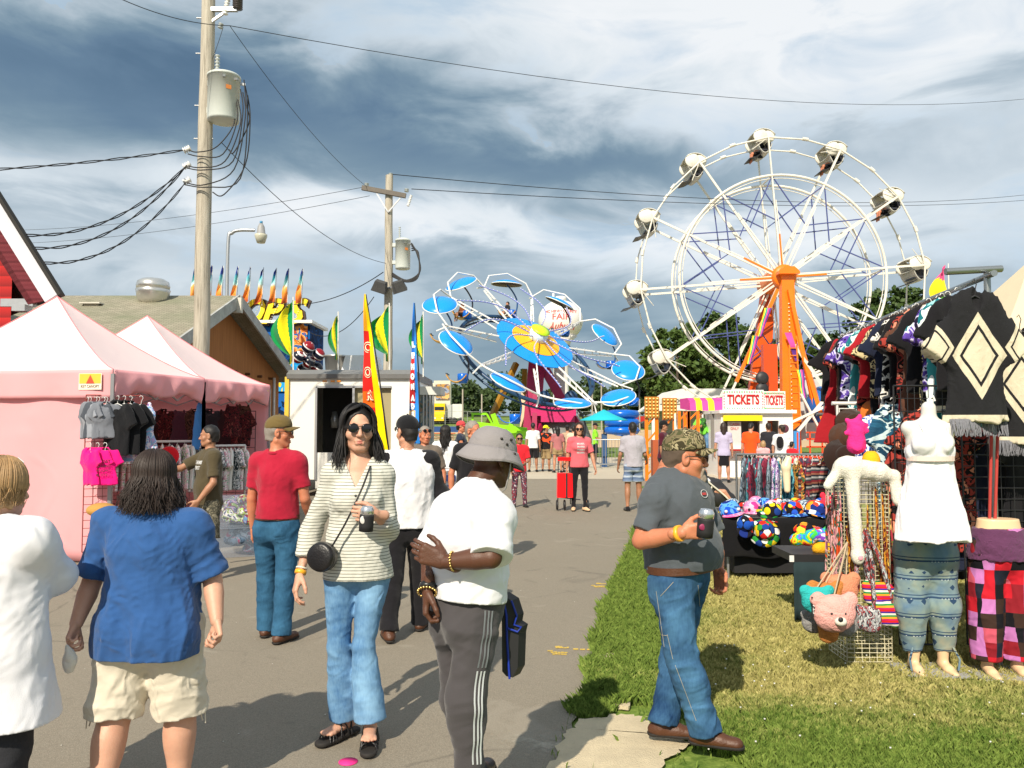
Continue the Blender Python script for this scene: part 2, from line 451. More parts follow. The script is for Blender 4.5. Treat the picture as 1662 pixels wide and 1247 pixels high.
def head_sdf(q,J,hs=1.0,jaw=1.0,k=.018):
 m=J['H']/1.75*hs;c=J['head'];f,s,u=J['hf'],J['hs'],J['hu'];A=np.stack([s,f,u],1)
 def P(x,y,z):return c+s*x*m+f*y*m+u*z*m
 q.ell(P(0,-.012,.03),(.074*m,.092*m,.086*m),A,k)
 q.ell(P(0,.022,-.042),(.056*m*jaw,.062*m,.074*m),A,k)
 q.cone(P(0,.06,-.096),P(0,.058,-.09),.021*m*jaw,k)
 for sg in(1,-1):
  q.ell(P(.04*sg,.047,-.028),(.027*m,.026*m,.026*m),A,k)
  q.cone(P(.053*sg,-.01,-.062),P(.02*sg,.055,-.096),[.02*m*jaw,.016*m],.02)
  q.ell(P(.033*sg,.094,.002),(.017*m,.014*m,.011*m),A,.012,sub=True)
  q.ell(P(.031*sg,.074,.001),(.014*m,.012*m,.010*m),A,.004)
 q.cone(P(-.036,.076,.02),P(.036,.076,.02),.0115*m,.012)
 q.cone(P(0,.083,.006),P(0,.101,-.032),[.007*m,.0125*m],.008)
 for sg in(1,-1):q.cone(P(.011*sg,.09,-.035),P(.012*sg,.088,-.034),.008*m,.006)
 q.cone(P(-.019,.079,-.062),P(.019,.079,-.062),.0075*m,.006);q.cone(P(-.016,.079,-.074),P(.016,.079,-.074),.008*m,.006)
 q.cone(P(-.02,.092,-.068),P(.02,.092,-.068),.0022*m,.003,sub=True)
 for sg in(1,-1):
  q.ell(P(.077*sg,-.008,-.008),(.009*m,.019*m,.032*m),A,.008);q.ell(P(.086*sg,-.004,-.002),(.006*m,.010*m,.018*m),A,.004,sub=True)
 return P,m
def hand_sdf(w,d,n,th,size=1.0,curl=.35,h=.004,spread=.0,thumb=.5):
 """w wrist, d along hand, n palm normal, th thumb side. returns an SDF block"""
 d=_n3(d);n=_n3(n-d*(n@d));th=_n3(th-d*(th@d)-n*(th@n));z=size
 q=SDF(w-.21*z,w+.21*z,h)
 q.cone(w-d*.045*z,w+d*.01*z,[.026*z,.024*z],.01,flat=(n,.75))
 K=[]
 for i,(o,l)in enumerate(((.031,.092),(.011,.097),(-.010,.092),(-.030,.083))):
  K.append(w+th*o*z+d*l*z-n*.002*z);q.cone(w+th*o*.55*z+d*.012*z,K[-1],[.015*z,.013*z,.0115*z],.014)
 q.ell(w+th*.026*z+d*.04*z+n*.01*z,(.019*z,)*3,None,.014)
 for i,(kn,ln,r)in enumerate(zip(K,(.9,1.0,.93,.75),(.0092,.0095,.009,.008))):
  p=kn;a=0;c=curl*(1+.12*i)
  for j,(L,t)in enumerate(((.042,.75),(.027,1.1),(.021,.8))):
   a+=c*t*1.15;dd=d*math.cos(a)+n*math.sin(a)+th*spread*(1.5-i)*.15;dd=_n3(dd)
   p2=p+dd*L*ln*z;q.cone(p,p2,[r*z*(1-.1*j),r*z*(.92-.1*j)],.003);p=p2
 b=w+th*.03*z+d*.022*z+n*.006*z;t1=_n3(d*.75+th*(.75-thumb*.35)+n*(.2+thumb*.6));p=b+t1*.042*z
 q.cone(b,p,[.0155*z,.0115*z],.008);t2=_n3(t1+d*.35-th*thumb*.6+n*thumb*.3);p2=p+t2*.03*z;q.cone(p,p2,[.011*z,.0105*z],.004)
 t3=_n3(t2+d*.2-th*thumb*.5);q.cone(p2,p2+t3*.022*z,[.0105*z,.008*z],.004)
 return q
def bbox(J,pad=.3):
 P=np.array([J[k]for k in('pel','chest','neck','head','sL','sR','eL','eR','wL','wR','hL','hR','kL','kR','aL','aR')])
 return P.min(0)-pad,P.max(0)+pad
def hair_strands(mb,J,P,m,n,length,wave=.01,gap=60,r=.0035,thick=.012,seed=1,inward=0,spread=.02,curl_n=9.,flare=0,part=0,top=.0,lenvar=.25,stop=None):
 """hair growing from the crown, over the skull and down. gap = half angle kept free at the face"""
 rg=random.Random(seed)
 for i in range(n):
  a=rg.uniform(gap,360-gap);ar=R(a)
  o=thick*rg.uniform(.4,1.15);L=length*(1-lenvar*rg.random());ph=5*math.sin(a/14+seed)+rg.uniform(0,1.3);pts=[]
  p0=rg.uniform(4,38)if a>100 and a<260 else rg.uniform(4,20)
  cx,sx=math.cos(ar),math.sin(ar)
  for j in range(8):
   t=R(p0+(100-p0)*j/7)
   x=math.sin(t)*sx*(.075+o);y=math.sin(t)*cx*(.093+o)-.012;z=math.cos(t)*(.088+o)+.03
   pts.append([x,y,z])
  x,y,z=pts[-1];nn=max(3,int(L/.022));wx=rg.uniform(-spread,spread);wy=rg.uniform(-spread,spread)
  for j in range(1,nn+1):
   t=j/nn;d=L*t;w=wave*min(1,t*2.5)
   X=x*(1-inward*t)+flare*sx*t*t+wx*t+w*math.sin(ph+d*PI*2*curl_n);Y=y*(1-inward*t)+flare*cx*t*t+wy*t+w*math.cos(ph*1.7+d*PI*2*curl_n*.9)
   pts.append([X,Y,z-d])
  mb.tube([P(*p)for p in pts],[m*r*(.6 if k==0 else(1.15 if k<len(pts)-3 else.5))for k in range(len(pts))],4,caps=False)
def bangs(mb,P,m,n,length,part=.015,r=.0032,seed=2,low=.05,out=.088):
 rg=random.Random(seed)
 for i in range(n):
  sg=1 if i%2 else-1;t=rg.random();o=rg.uniform(0,.006)
  y0=.055-.09*t;z0=.128-.3*max(y0-.02,0)+o
  pts=[(part+sg*.004,y0,z0),(part+sg*.028,y0+.024*(1-t),z0-.012),(sg*(.058+o),lerp(.078,.0,t),lerp(low+.035,.1,t)),(sg*(out-.008+o),lerp(.058,-.005,t),lerp(low-.01,.04,t)),(sg*(out+o),lerp(.032,-.01,t),-.02)]
  L=length*(1-.2*rg.random());dx=rg.uniform(-.006,.016);dy=rg.uniform(-.01,.01)
  for j in range(1,7):pts.append((pts[4][0]+sg*dx*j/6,pts[4][1]+dy*j/6-.004*j,-.02-L*j/6))
  P3=[Vector(P(*p))for p in pts];Q=[]
  for k in range(len(P3)-1):
   a,b,c,d=P3[max(k-1,0)],P3[k],P3[k+1],P3[min(k+2,len(P3)-1)]
   for u_ in(0,.5):Q.append(.5*((2*b)+(c-a)*u_+(2*a-5*b+4*c-d)*u_*u_+(3*b-a-3*c+d)*u_**3))
  Q.append(P3[-1]);mb.tube(Q,[m*r*(.7 if q<2 else(1.1 if q<len(Q)-3 else.6))for q in range(len(Q))],4,caps=False)
def eye_parts(J,P,m,par,iris=(.05,.03,.02,1)):
 for sg in(1,-1):
  b=MB();c=P(.031*sg,.0755,.001);A=Matrix([list(J['hs']),list(J['hf']),list(J['hu'])]).transposed()
  b.ball(c,.0108*m,12,A);b.mi=1;b.ball(P(.031*sg,.0800,.001),.0072*m,10,A)
  b.build('eye',[M('eye white',(.75,.72,.68,1),.25),M('iris',iris,.2)],par)
def glasses(J,P,m,par,dark=True,shape=.024,name='sunglasses',bar=.0025,hz=0,up=0):
 b=MB();A=Matrix([list(J['hs']),list(J['hf']),list(J['hu'])]).transposed()
 z0=.002+up
 for sg in(1,-1):
  c=P(.033*sg,.099,z0);b.mi=0;b.ball(c,(shape*m,.0035*m,shape*.86*m),16,A)
  b.mi=1
  ring=[P(.033*sg+shape*1.02*math.cos(t),.100,z0+shape*.88*math.sin(t))for t in[2*PI*i/18 for i in range(19)]]
  b.tube(ring,bar*m*.8,5,False)
  b.tube([P(.056*sg,.096,z0+.006),P(.078*sg,.06,z0+.006),P(.081*sg,0,z0+.004),P(.08*sg,-.02,z0-.01)],bar*m*.8,5)
 b.tube([P(-.012,.100,z0+.006),P(0,.102,z0+.009),P(.012,.100,z0+.006)],bar*m*.8,5)
 lens=M('dark lens',(.008,.008,.01,1),.08,0)if dark else glass_mat()
 return b.build(name,[lens,M('glasses frame',(.015,.013,.012,1),.35)],par)
def glass_mat():
 if 'clear glass' in _MC:return _MC['clear glass']
 m,nt,b=new_mat('clear glass');b.inputs['Base Color'].default_value=(.8,.85,.85,1);b.inputs['Alpha'].default_value=.25;b.inputs['Roughness'].default_value=.05
 _MC['clear glass']=m;return m
def cap_hat(J,P,m,par,mat,brim_mat=None,h=.006,name='cap',rise=1.0,brim=.075,back=False,yaw=0):
 q=SDF(J['head']-.2,J['head']+.22,h);f,s,u=J['hf'],J['hs'],J['hu'];A=np.stack([s,f,u],1)
 q.ell(P(0,-.01,.045),(.086*m,.103*m,.092*m*rise),A,.01);q.ell(P(0,.03,.06),(.07*m,.06*m,.07*m*rise),A,.02)
 q.cut(P(0,0,.036),-(u-f*.12))
 o=sdf_mesh(name,q,mat,par);sg=-1 if back else 1
 def fn(a,b_):
  t=(a-.5)*2;w=.072*t;ang=t*1.15
  x=math.sin(ang)*(.080+.0*b_);y=math.cos(ang)*.088+b_*brim*(1-.35*t*t)-.004
  x*=(1-.12*b_)
  z=.046-.022*t*t-.004*b_-.014*b_*t*t
  return P(x,sg*y,z)
 b=MB();b.sheet(fn,14,5,True,.004*m);bo=b.build('brim',brim_mat or mat,par if o is None else o)
 b=MB();b.ball(P(0,-.005,.045+.093*rise),.008*m,8);b.build('top_button',mat,o)
 return o
def shoe(J,n,par,mat,sole,m,h=.008,kind='shoe',z0=None,gz=0):
 a=J['a'+n];t=_n3(J['t'+n]*v3(1,1,0));z=v3(0,0,1);g=v3(a[0],a[1],max(a[2]-.075*m,0)if z0 is None else z0);sd=v3(-t[1],t[0],0)
 q=SDF(g-.30,g+v3(.3,.3,.28),h)
 q.cone(g-t*.05*m+z*.035*m,g+t*.15*m+z*.026*m,[.036*m,.038*m,.042*m,.038*m],.02,flat=(z,.85))
 q.cone(g+z*.045*m-t*.02*m,g+t*.07*m+z*.04*m,[.043*m,.036*m],.02)
 if kind=='boot':q.cone(g+z*.05*m-t*.02*m,a+z*.03*m-t*.01*m,[.045*m,.05*m],.02)
 else:q.cone(g+z*.05*m-t*.02*m,a-t*.01*m,[.043*m,.041*m],.02)
 q.cut(g+z*.014*m,-z);o=sdf_mesh('shoe',q,mat,par)
 q=SDF(g-.3,g+v3(.3,.3,.1),h*.8)
 q.cone(g-t*.05*m+z*.02*m,g+t*.155*m+z*.02*m,[.039*m,.039*m,.046*m,.041*m],.01)
 q.cut(g+z*.003*m,-z);q.cut(g+z*.02*m,z);sdf_mesh('sole',q,sole,o if o else par)
 return o
def person(J,label,group=None,cat='person',skin=(.5,.27,.18,1),g=(1,1,1),ga=1.,gl=1.,h=.012,hh=None,hd=None,top=None,bottom=None,shoes=None,hair=None,hat=None,bust=0,belly=0,glute=1.,jaw=1.,hands=None,specs=None,eyes=True,skinmat=None,hs=1.0,feet='shoe',neck=1.0,extra=None):
 H=J['H'];m=H/1.75;near=h<=.009;hd=hd or min(h,.008);hh=hh or min(h,.009)
 loc=(J['pel'][0],J['pel'][1],0 if min(J['aL'][2],J['aR'][2])<.5 else J['pel'][2])
 par=empty('person',loc,label,cat,group);J['par']=par
 sk=skinmat or skin_mat(skin);J['skin']=sk
 lo,hi=bbox(J);Al,Bl=leg_r(m,gl);Aa,Ba=arm_r(m,ga);f,s,u=J['f'],J['s'],J['u']
 q=SDF(lo,hi,h);torso(q,J,g,0,.04,bust,belly,glute)
 q.cone(J['neck']-u*.03*m,J['head']-J['hu']*.045*m-J['hf']*.012*m,[.062*m*neck,.054*m*neck,.054*m*neck],.03)
 if h>.011:head_sdf(q,J,hs,jaw)
 else:q.ell(J['head']+J['hu']*.0*m,(.04*m,)*3,None,.01)
 for n in 'LR':
  q.cone(J['s'+n],J['e'+n],Aa,.03);q.cone(J['e'+n],J['w'+n],Ba,.012)
  q.cone(J['h'+n],J['k'+n],Al,.03);q.cone(J['k'+n],J['a'+n],Bl,.015)
  k_=J['k'+n];tt=_n3(J['k'+n]-J['a'+n]);q.ell(lerp(J['k'+n],J['a'+n],.3)-f*.018*m,(.045*m*gl,.045*m*gl,.1*m),None,.03)
  if feet=='bare' or feet=='sandal':
   t=_n3(J['t'+n]*v3(1,1,0));a=J['a'+n];gr=v3(a[0],a[1],a[2]-.06*m);q.cone(a,gr-t*.03*m+v3(0,0,.012*m),[.034*m,.03*m],.02);q.cone(gr-t*.03*m+v3(0,0,.01),gr+t*.11*m+v3(0,0,.004),[.03*m,.034*m,.03*m],.02,flat=((0,0,1),.7))
   if h<.01:
    sd=v3(-t[1],t[0],0)
    for i in range(5):q.cone(gr+t*.1*m+sd*(i-2)*.014*m,gr+t*(.15-abs(i-1.8)*.008)*m+sd*(i-2)*.0165*m,[.012*m,.009*m],.004)
 blocks=[q]
 if h<=.011:
  hq=SDF(J['head']-.18*m,J['head']+.18*m,hd);head_sdf(hq,J,hs,jaw)
  hq.cone(J['neck'],J['head']-J['hu']*.045*m-J['hf']*.012*m,[.056*m*neck,.054*m*neck],.02);blocks.append(hq)
 hands=hands or{}
 for n,sg in(('L',1),('R',-1)):
  w=J['w'+n];d=_n3(w-J['e'+n]);hp=hands.get(n,{})
  if hp is None:continue
  blocks.append(hand_sdf(w,hp.get('d',d),hp.get('n',-s*sg+f*.15),hp.get('th',f),1.0*m*hp.get('z',1.0),hp.get('curl',.35),hh,thumb=hp.get('thumb',.4)))
 body=sdf_mesh('body',blocks,sk,par);J['body']=body
 mm=m*hs
 def P(x,y,z):return J['head']+J['hs']*x*mm+J['hf']*y*mm+J['hu']*z*mm
 J['P']=P;J['mm']=mm
 if eyes and h<=.012 and specs is None:eye_parts(J,P,mm,par)
 if near or h<=.011:
  b=MB();pts=[P(x,.0865-abs(x)*.25,-.062-.002*abs(x)/.02)for x in(-.02,-.01,0,.01,.02)];b.tube(pts,[.002*mm,.005*mm,.0045*mm,.005*mm,.002*mm],6)
  pts=[P(x,.086-abs(x)*.25,-.073+abs(x)*.15)for x in(-.019,-.01,0,.01,.019)];b.tube(pts,[.002*mm,.0055*mm,.006*mm,.0055*mm,.002*mm],6);b.build('lips',M('lips %.2f'%skin[0],(skin[0]*.85,skin[1]*.5,skin[2]*.55,1),.45),par)
  for sg in(1,-1):
   b=MB();b.tube([P(.012*sg,.087,.02),P(.03*sg,.088,.027),P(.048*sg,.075,.02)],[.002*mm,.003*mm,.0015*mm],5)
  b.build('eyebrow',M('brow',(.03,.02,.015,1),.8),par)
 if top:dress_top(J,par,g,ga,bust,belly,glute,h,m,**top)
 if bottom:dress_bottom(J,par,g,gl,belly,glute,h,m,**bottom)
 if shoes:
  for n in 'LR':shoe(J,n,par,shoes[0],shoes[1],m,min(h,.012),shoes[2]if len(shoes)>2 else 'shoe')
 if hair:make_hair(J,par,P,mm,h,**hair)
 if hat:cap_hat(J,P,mm,par,h=min(h,.009),**hat)
 if specs:glasses(J,P,mm,par,**specs)
 return par
_SK={}
def skin_mat(c):
 if c in _SK:return _SK[c]
 m,nt,b=new_mat('skin');co=obj_co(nt)
 n1=nd(nt,'TexNoise',Vector=co,Scale=9,Detail=4);n2=nd(nt,'TexNoise',Vector=co,Scale=70,Detail=3)
 cc=mix(nt,ramp(nt,n1 .outputs[0],[(.35,(0,0,0,1)),(.7,(1,1,1,1))]),(c[0]*.9,c[1]*.85,c[2]*.83,1),(min(1,c[0]*1.08),c[1]*1.06,c[2]*1.05,1))
 cc=mix(nt,mth(nt,'MULTIPLY',n2 .outputs[0],.3),cc,(c[0]*.8,c[1]*.6,c[2]*.55,1))
 nt.links.new(cc,b.inputs['Base Color']);b.inputs['Roughness'].default_value=.5
 b.inputs['Subsurface Weight'].default_value=.12;b.inputs['Subsurface Radius'].default_value=(.02,.008,.004);b.inputs['Subsurface Scale'].default_value=.6
 add_bump(nt,b,co,.15,180);_SK[c]=m;return m
def dress_top(J,par,g,ga,bust,belly,glute,h,m,mat,sleeve=.75,hem=-.02,loose=.016,slv_loose=.02,neck='crew',sleeve_mat=None,wr=.006,flare=0,ws=16,seed=3,cuff=None,name='shirt',slv_end=None,vdep=.14,back=0,tuck=False,nsize=1.0):
 f,s,u=J['f'],J['s'],J['u'];lo,hi=bbox(J,.32);A=np.stack([s,f,u],1)
 lo[2]=max(lo[2],J['pel'][2]-.32);hi[2]=J['head'][2]
 q=SDF(lo,hi,h);torso(q,J,g,loose,.05,bust,belly,glute,low=not tuck)
 gw,gd,gh=g;hp=J['pel']+u*hem
 if not tuck:
  q.cone(J['chest']-u*.02*m,hp-u*.03,[(.15*gw)*m+loose,max(.15*gw,.15*gh)*m+loose,.16*gh*m+loose*1.3+flare],.04,flat=(f,.73*gd/(.5*gw+.5*gh)+belly))
  if belly:q.ell(J['waist']+f*belly*m*1.0-u*.02*m,((.125*gh)*m+loose,(.1*gd+belly*.75)*m+loose,.15*m),A,.06)
 if glute>1 or g[2]>1.3:
  for n in 'LR':q.ell(lerp(J['h'+n],J['pel'],.25)-f*.058*m-u*.01*m,(.10*gh*m*glute+loose,.078*gh*m*glute+loose+.01,.12*gh*m*glute+loose),A,.05)
 if wr:q.wrinkle(wr*1.5,ws*.62,seed,(1,1,1.7));q.wrinkle(wr*.8,ws*1.6,seed+9,(.8,1.4,1.6));q.wrinkle(wr*.35,ws*3.4,seed+19)
 q.cut(hp,-(u*.96+_n3(v3(0,0,1))*.3))
 nk=J['neck']+f*.006*m
 slv=sleeve_mat is not None;q2=SDF(lo,hi,h)
 Aa,Ba=arm_r(m,ga)
 for n,sg in(('L',1),('R',-1)):
  sh,el,w=J['s'+n],J['e'+n],J['w'+n];r0=Aa[0]+loose*.8
  if sleeve>0:
   e1=lerp(sh,el,min(sleeve,1));r1=np.interp(min(sleeve,1),[0,1],[Aa[0],Aa[3]])+slv_loose
   if slv:q2 .cone(nk-u*.02*m+s*sg*.05*m,sh+u*.0,[.045*m,r0+.004],.04)
   q2 .cone(sh-s*sg*.01,e1,[r0+(.004 if slv else 0),(r0+r1)/2,r1],.035,cap=sleeve<=1)
   if sleeve>1:
    e2=lerp(el,w,sleeve-1);r2=slv_end or np.interp(sleeve-1,[0,1],[Ba[0],Ba[3]])+slv_loose*.6
    q2 .cone(el,e2,[r1,(r1+r2)/2+.006,r2],.03,cap=True)
 if wr:q2 .wrinkle(wr*1.1,ws*.8,seed+3,(1.6,1.6,.7));q2 .wrinkle(wr*.6,ws*1.9,seed+12,(1.5,1.5,.7))
 if not slv:
  kk=.035;hh_=np.maximum(kk-np.abs(q.phi-q2 .phi),0)/kk;q.phi=np.minimum(q.phi,q2 .phi)-hh_*hh_*kk*.25
 for qq in([q,q2]if slv else[q]):
  qq.cone(nk-u*.05*m,nk+u*.25*m,[.066*m*nsize,.072*m*nsize,.085*m*nsize],.004,sub=True)
  if neck=='v':
   c=nk-u*.0;
   def fv(X,Y,Z):
    px,py,pz=X-c[0],Y-c[1],Z-c[2];a=px*s[0]+py*s[1]+pz*s[2];b=px*f[0]+py*f[1]+pz*f[2];z=px*u[0]+py*u[1]+pz*u[2]
    return np.maximum(np.maximum(np.abs(a)*.9-(z+vdep)*.42,-b+.0),z-.1)
   qq.put(fv,c-.2,c+.2,.004,sub=True)
  if neck=='scoop':qq.ell(nk+f*.06*m-u*.03*m,(.085*m,.08*m,.07*m),A,.004,sub=True)
 if h>.01:q.phi-=0
 o=sdf_mesh(name,q,mat,par)
 if slv:sdf_mesh('sleeves',q2,sleeve_mat,o)
 J['top']=o;return o
def dress_bottom(J,par,g,gl,belly,glute,h,m,mat,length=2.0,loose=.012,end=None,wr=.006,ws=15,seed=5,name='trousers',kind='pants',knee=None,waist=.1,cuff=None,wwid=1.0):
 f,s,u=J['f'],J['s'],J['u'];lo,hi=bbox(J,.3);hi[2]=J['pel'][2]+.35;A=np.stack([s,f,u],1)
 if kind=='skirt':lo[2]=J['pel'][2]-.75
 lo[2]=max(lo[2],-.0)if lo[2]<.3 else lo[2]
 q=SDF(lo,hi,h);torso(q,J,g,max(loose*.9,.012),.04,0,belly*.8,glute,up=False)
 Al,Bl=leg_r(m,gl)
 if kind=='skirt':
  e=lerp(J['kL'],J['kR'],.5);e=lerp(J['pel'],e,length);q.cone(J['pel'],e,[.15*g[2]*m+loose,(.15*g[2])*m+loose+(end or 0)],.03,flat=(f,.75));q.cut(e,-u)
 else:
  for n in 'LR':
   hp,kn,an=J['h'+n],J['k'+n],J['a'+n];L=min(length,1)
   e1=lerp(hp,kn,L);kr=(Al[3]+loose*1.1)if knee is None else knee
   rr=[Al[0]+loose,Al[1]+loose,lerp(Al[1]+loose,kr,.6),kr]if length>1 else[Al[0]+loose,Al[1]+loose,(end or Al[2]+loose*1.5)]
   q.cone(hp,e1,rr,.03,cap=length<=1)
   if length>1:
    e2=lerp(kn,an,length-1);er=end or Bl[3]+loose
    q.cone(kn,e2,[kr,(kr*.55+er*.45)+.004,er*.98,er],.02,cap=True)
 q.cut(J['pel']+u*waist*m,u)
 if wr:
  q.wrinkle(wr*1.3,ws*.7,seed,(1,1,1.5));q.wrinkle(wr*.9,ws*1.9,seed+5,(1.4,1.4,.8))
 o=sdf_mesh(name,q,mat,par);J['bot']=o;return o
def make_hair(J,par,P,m,h,kind='short',mat=None,length=.2,wave=.01,n=300,gap=60,**kw):
 f,s,u=J['hf'],J['hs'],J['hu'];A=np.stack([s,f,u],1);hh=min(h,.008)if h<.011 else h*.8
 if kind=='bald':return
 q=SDF(J['head']-.2-v3(0,0,length if kind!='short' else 0),J['head']+.2,hh)
 q.ell(P(0,-.014,.034),(.079*m,.095*m,.09*m),A,.01)
 q.cone(P(0,-.05,-.01),P(0,-.052,-.05),[.06*m,.052*m],.02)
 if kind=='short':
  q.cut(P(0,.05,.06),_n3(f*.82-u*.45));q.cut(P(0,0,-.068),-u)
  a=P(0,.0,-.0)
  def ff(X,Y,Z):
   px,py,pz=X-a[0],Y-a[1],Z-a[2];y=px*f[0]+py*f[1]+pz*f[2];z=px*u[0]+py*u[1]+pz*u[2]
   return-np.minimum(y+.012*m+np.minimum(z-.03*m,0)*.25,.03*m-z)
  q.put(ff,P(0,0,0)-.2,P(0,0,0)+.2,.006,sub=True)
  if kw.get('rough',True):q.wrinkle(.004,60,4)
 if kind=='bun':
  q.cut(P(0,.045,.06),_n3(f*.75-u*.3));q.cut(P(0,0,-.075),-u)
  q.ell(P(0,-.1,.06),(.04*m,)*3,None,.01);q.wrinkle(.003,60,4)
 if kind=='long':
  g_=R(gap)
  for i in range(7):
   a=g_*1.25+(2*PI-2.5*g_)*i/6;x,y=math.sin(a)*.066,math.cos(a)*.075-.016
   q.cone(P(x,y,-.0),P(x*1.0+kw.get('flare',0)*math.sin(a),y-.0+kw.get('flare',0)*math.cos(a),-.0-length*.85),[.026*m,.026*m,.016*m],.03)
  a=P(0,0,0);cg=math.cos(g_)
  q.cut(P(0,.068 if kw.get('bang')else.055,.056),_n3(f*.85-u*.35))
  q.ell(P(0,.085,-.035),(.06*m,.08*m,.115*m),A,.008,sub=True)
  q.wrinkle(.006,42,6,(1,1,3.))
 o=sdf_mesh('hair',q,mat,par)
 if n and h<=.013:
  b=MB();kw2={k:v for k,v in kw.items()if k not in('rough',)}
  if kind=='short':pass
  else:
   if kw2 .pop('bang',0):bangs(b,P,m,460,length*.85,r=kw.get('r',.0035))
   hair_strands(b,J,P,m,n,length,wave,gap,**kw2);b.build('hair_strands',mat,o or par)
EXPO=.38
SUN_AZ,SUN_EL=20,39
def setup_world():
 w=bpy.data.worlds.new('World');SC.world=w;w.use_nodes=True;nt=w.node_tree;nt.nodes.clear()
 out=nt.nodes.new('ShaderNodeOutputWorld');bg=nt.nodes.new('ShaderNodeBackground');nt.links.new(bg.outputs[0],out.inputs[0])
 sky=nt.nodes.new('ShaderNodeTexSky');sky.sky_type='NISHITA';sky.sun_disc=False
 sky.sun_elevation=R(SUN_EL);sky.sun_rotation=R(180+SUN_AZ);sky.air_density=1.0;sky.dust_density=1.5
 tc=nt.nodes.new('ShaderNodeTexCoord');V=tc.outputs['Generated']
 sp=nd(nt,'SeparateXYZ',Vector=V);x,y,z=sp.outputs
 zz=mth(nt,'ADD',mth(nt,'MAXIMUM',z,.0),.16)
 lay=nt.nodes.new('ShaderNodeCombineXYZ');nt.links.new(mth(nt,'DIVIDE',x,zz),lay.inputs[0]);nt.links.new(mth(nt,'DIVIDE',y,zz),lay.inputs[1])
 L=lay.outputs[0]
 mp=nd(nt,'Mapping',Vector=V,Scale=(1,1,2.6),Rotation=(0,R(7),0));V2=mp.outputs[0]
 n1=nd(nt,'TexNoise',Vector=V2,Scale=2.3,Detail=8,Roughness=.52,Distortion=.35).outputs[0]
 n2=nd(nt,'TexNoise',Vector=V2,Scale=5.5,Detail=7,Roughness=.55,Distortion=.5).outputs[0]
 n3=nd(nt,'TexNoise',Vector=V,Scale=5.5,Detail=5,Roughness=.55).outputs[0]
 wx=mth(nt,'ADD',x,mth(nt,'MULTIPLY',mth(nt,'SUBTRACT',n3,.5),.34));wz=mth(nt,'ADD',z,mth(nt,'MULTIPLY',mth(nt,'SUBTRACT',n2,.5),.17))
 def blob(x0,z0,sx,sz,amp,tilt=0):
  a=mth(nt,'DIVIDE',mth(nt,'SUBTRACT',wx,x0),sx)
  zc=mth(nt,'SUBTRACT',mth(nt,'SUBTRACT',wz,z0),mth(nt,'MULTIPLY',mth(nt,'SUBTRACT',x,x0),tilt));b_=mth(nt,'DIVIDE',zc,sz)
  e=mth(nt,'ADD',mth(nt,'MULTIPLY',a,a),mth(nt,'MULTIPLY',b_,b_))
  return mth(nt,'MULTIPLY',mth(nt,'POWER',2.718,mth(nt,'MULTIPLY',e,-1)),amp)
 f=mth(nt,'ADD',mth(nt,'MULTIPLY',n1,.55),mth(nt,'MULTIPLY',n2,.50))
 f=mth(nt,'ADD',f,.075)
 for args in((-.42,.375,.34,.06,-.46,-.03),(.06,.305,.30,.042,-.38,-.08),(-.36,.26,.30,.03,.24,0),(.0,.235,.30,.022,.2,-.05),(-.02,.46,.25,.05,.12,0),(.46,.46,.40,.15,.48,0),(.45,.33,.22,.03,-.14,0),(-.40,.17,.26,.032,.10,-.05),(.36,.22,.30,.05,.26,0),(.60,.30,.2,.05,.12,0),(.10,.085,.45,.06,-.12,0),(.02,.16,.16,.04,-.06,0),(-.45,.10,.3,.05,.03,0),(.55,.10,.2,.04,-.02,0)):
  f=mth(nt,'ADD',f,blob(*args))
 col=ramp(nt,f,[(.05,S('#54708a')),(.22,S('#67829a')),(.36,S('#7b94a6')),(.5,S('#9cb0bd')),(.62,S('#bccad4')),(.78,S('#e0e9ef')),(.95,S('#f6f9fb'))])
 blue=mix(nt,ramp(nt,n2,[(.50,(0,0,0,1)),(.66,(.55,.55,.55,1))]),col,S('#a9c6de'))
 blue=mix(nt,mth(nt,'GREATER_THAN',.6,f),blue,col)
 skyc=mix(nt,1,sky.outputs[0],(.10,.10,.10,1),'MULTIPLY')
 allc=mix(nt,.9,skyc,blue)
 nt.links.new(allc,bg.inputs[0]);bg.inputs[1].default_value=SKYS
 l=bpy.data.lights.new('sun','SUN');l.energy=SUNE;l.angle=R(.6);l.color=(1,.9,.74);o=bpy.data.objects.new('sun',l);COL.objects.link(o)
 a,e=R(SUN_AZ),R(SUN_EL);d=Vector((math.sin(a)*math.cos(e),math.cos(a)*math.cos(e),-math.sin(e)));o.rotation_euler=d.to_track_quat('-Z','Y').to_euler()
SKYS,SUNE=.80,4.4
def TZ(y):
 pts=[(0,-.02),(60,-.02),(80,.6),(100,1.1),(140,2.8),(200,4.2),(400,6),(1500,9)]
 return float(np.interp(y,[p[0]for p in pts],[p[1]for p in pts]))
EDGE=[(860,1330),(880,1290),(902,1247),(912,1215),(925,1185),(937,1160),(930,1145),(957,1132),(968,1105),(955,1088),(973,1060),(966,1042),(985,1012),(978,990),(1001,965),(994,950),(1012,925),(1020,900),(1031,880),(1034,850),(1041,820),(1046,795),(1050,778)]
def edge_x(y):
 return float(np.interp(y,[p[1]for p in EG],[p[0]for p in EG]))
EG=sorted([(gp(a,b).x,gp(a,b).y)for a,b in EDGE],key=lambda p:p[1])
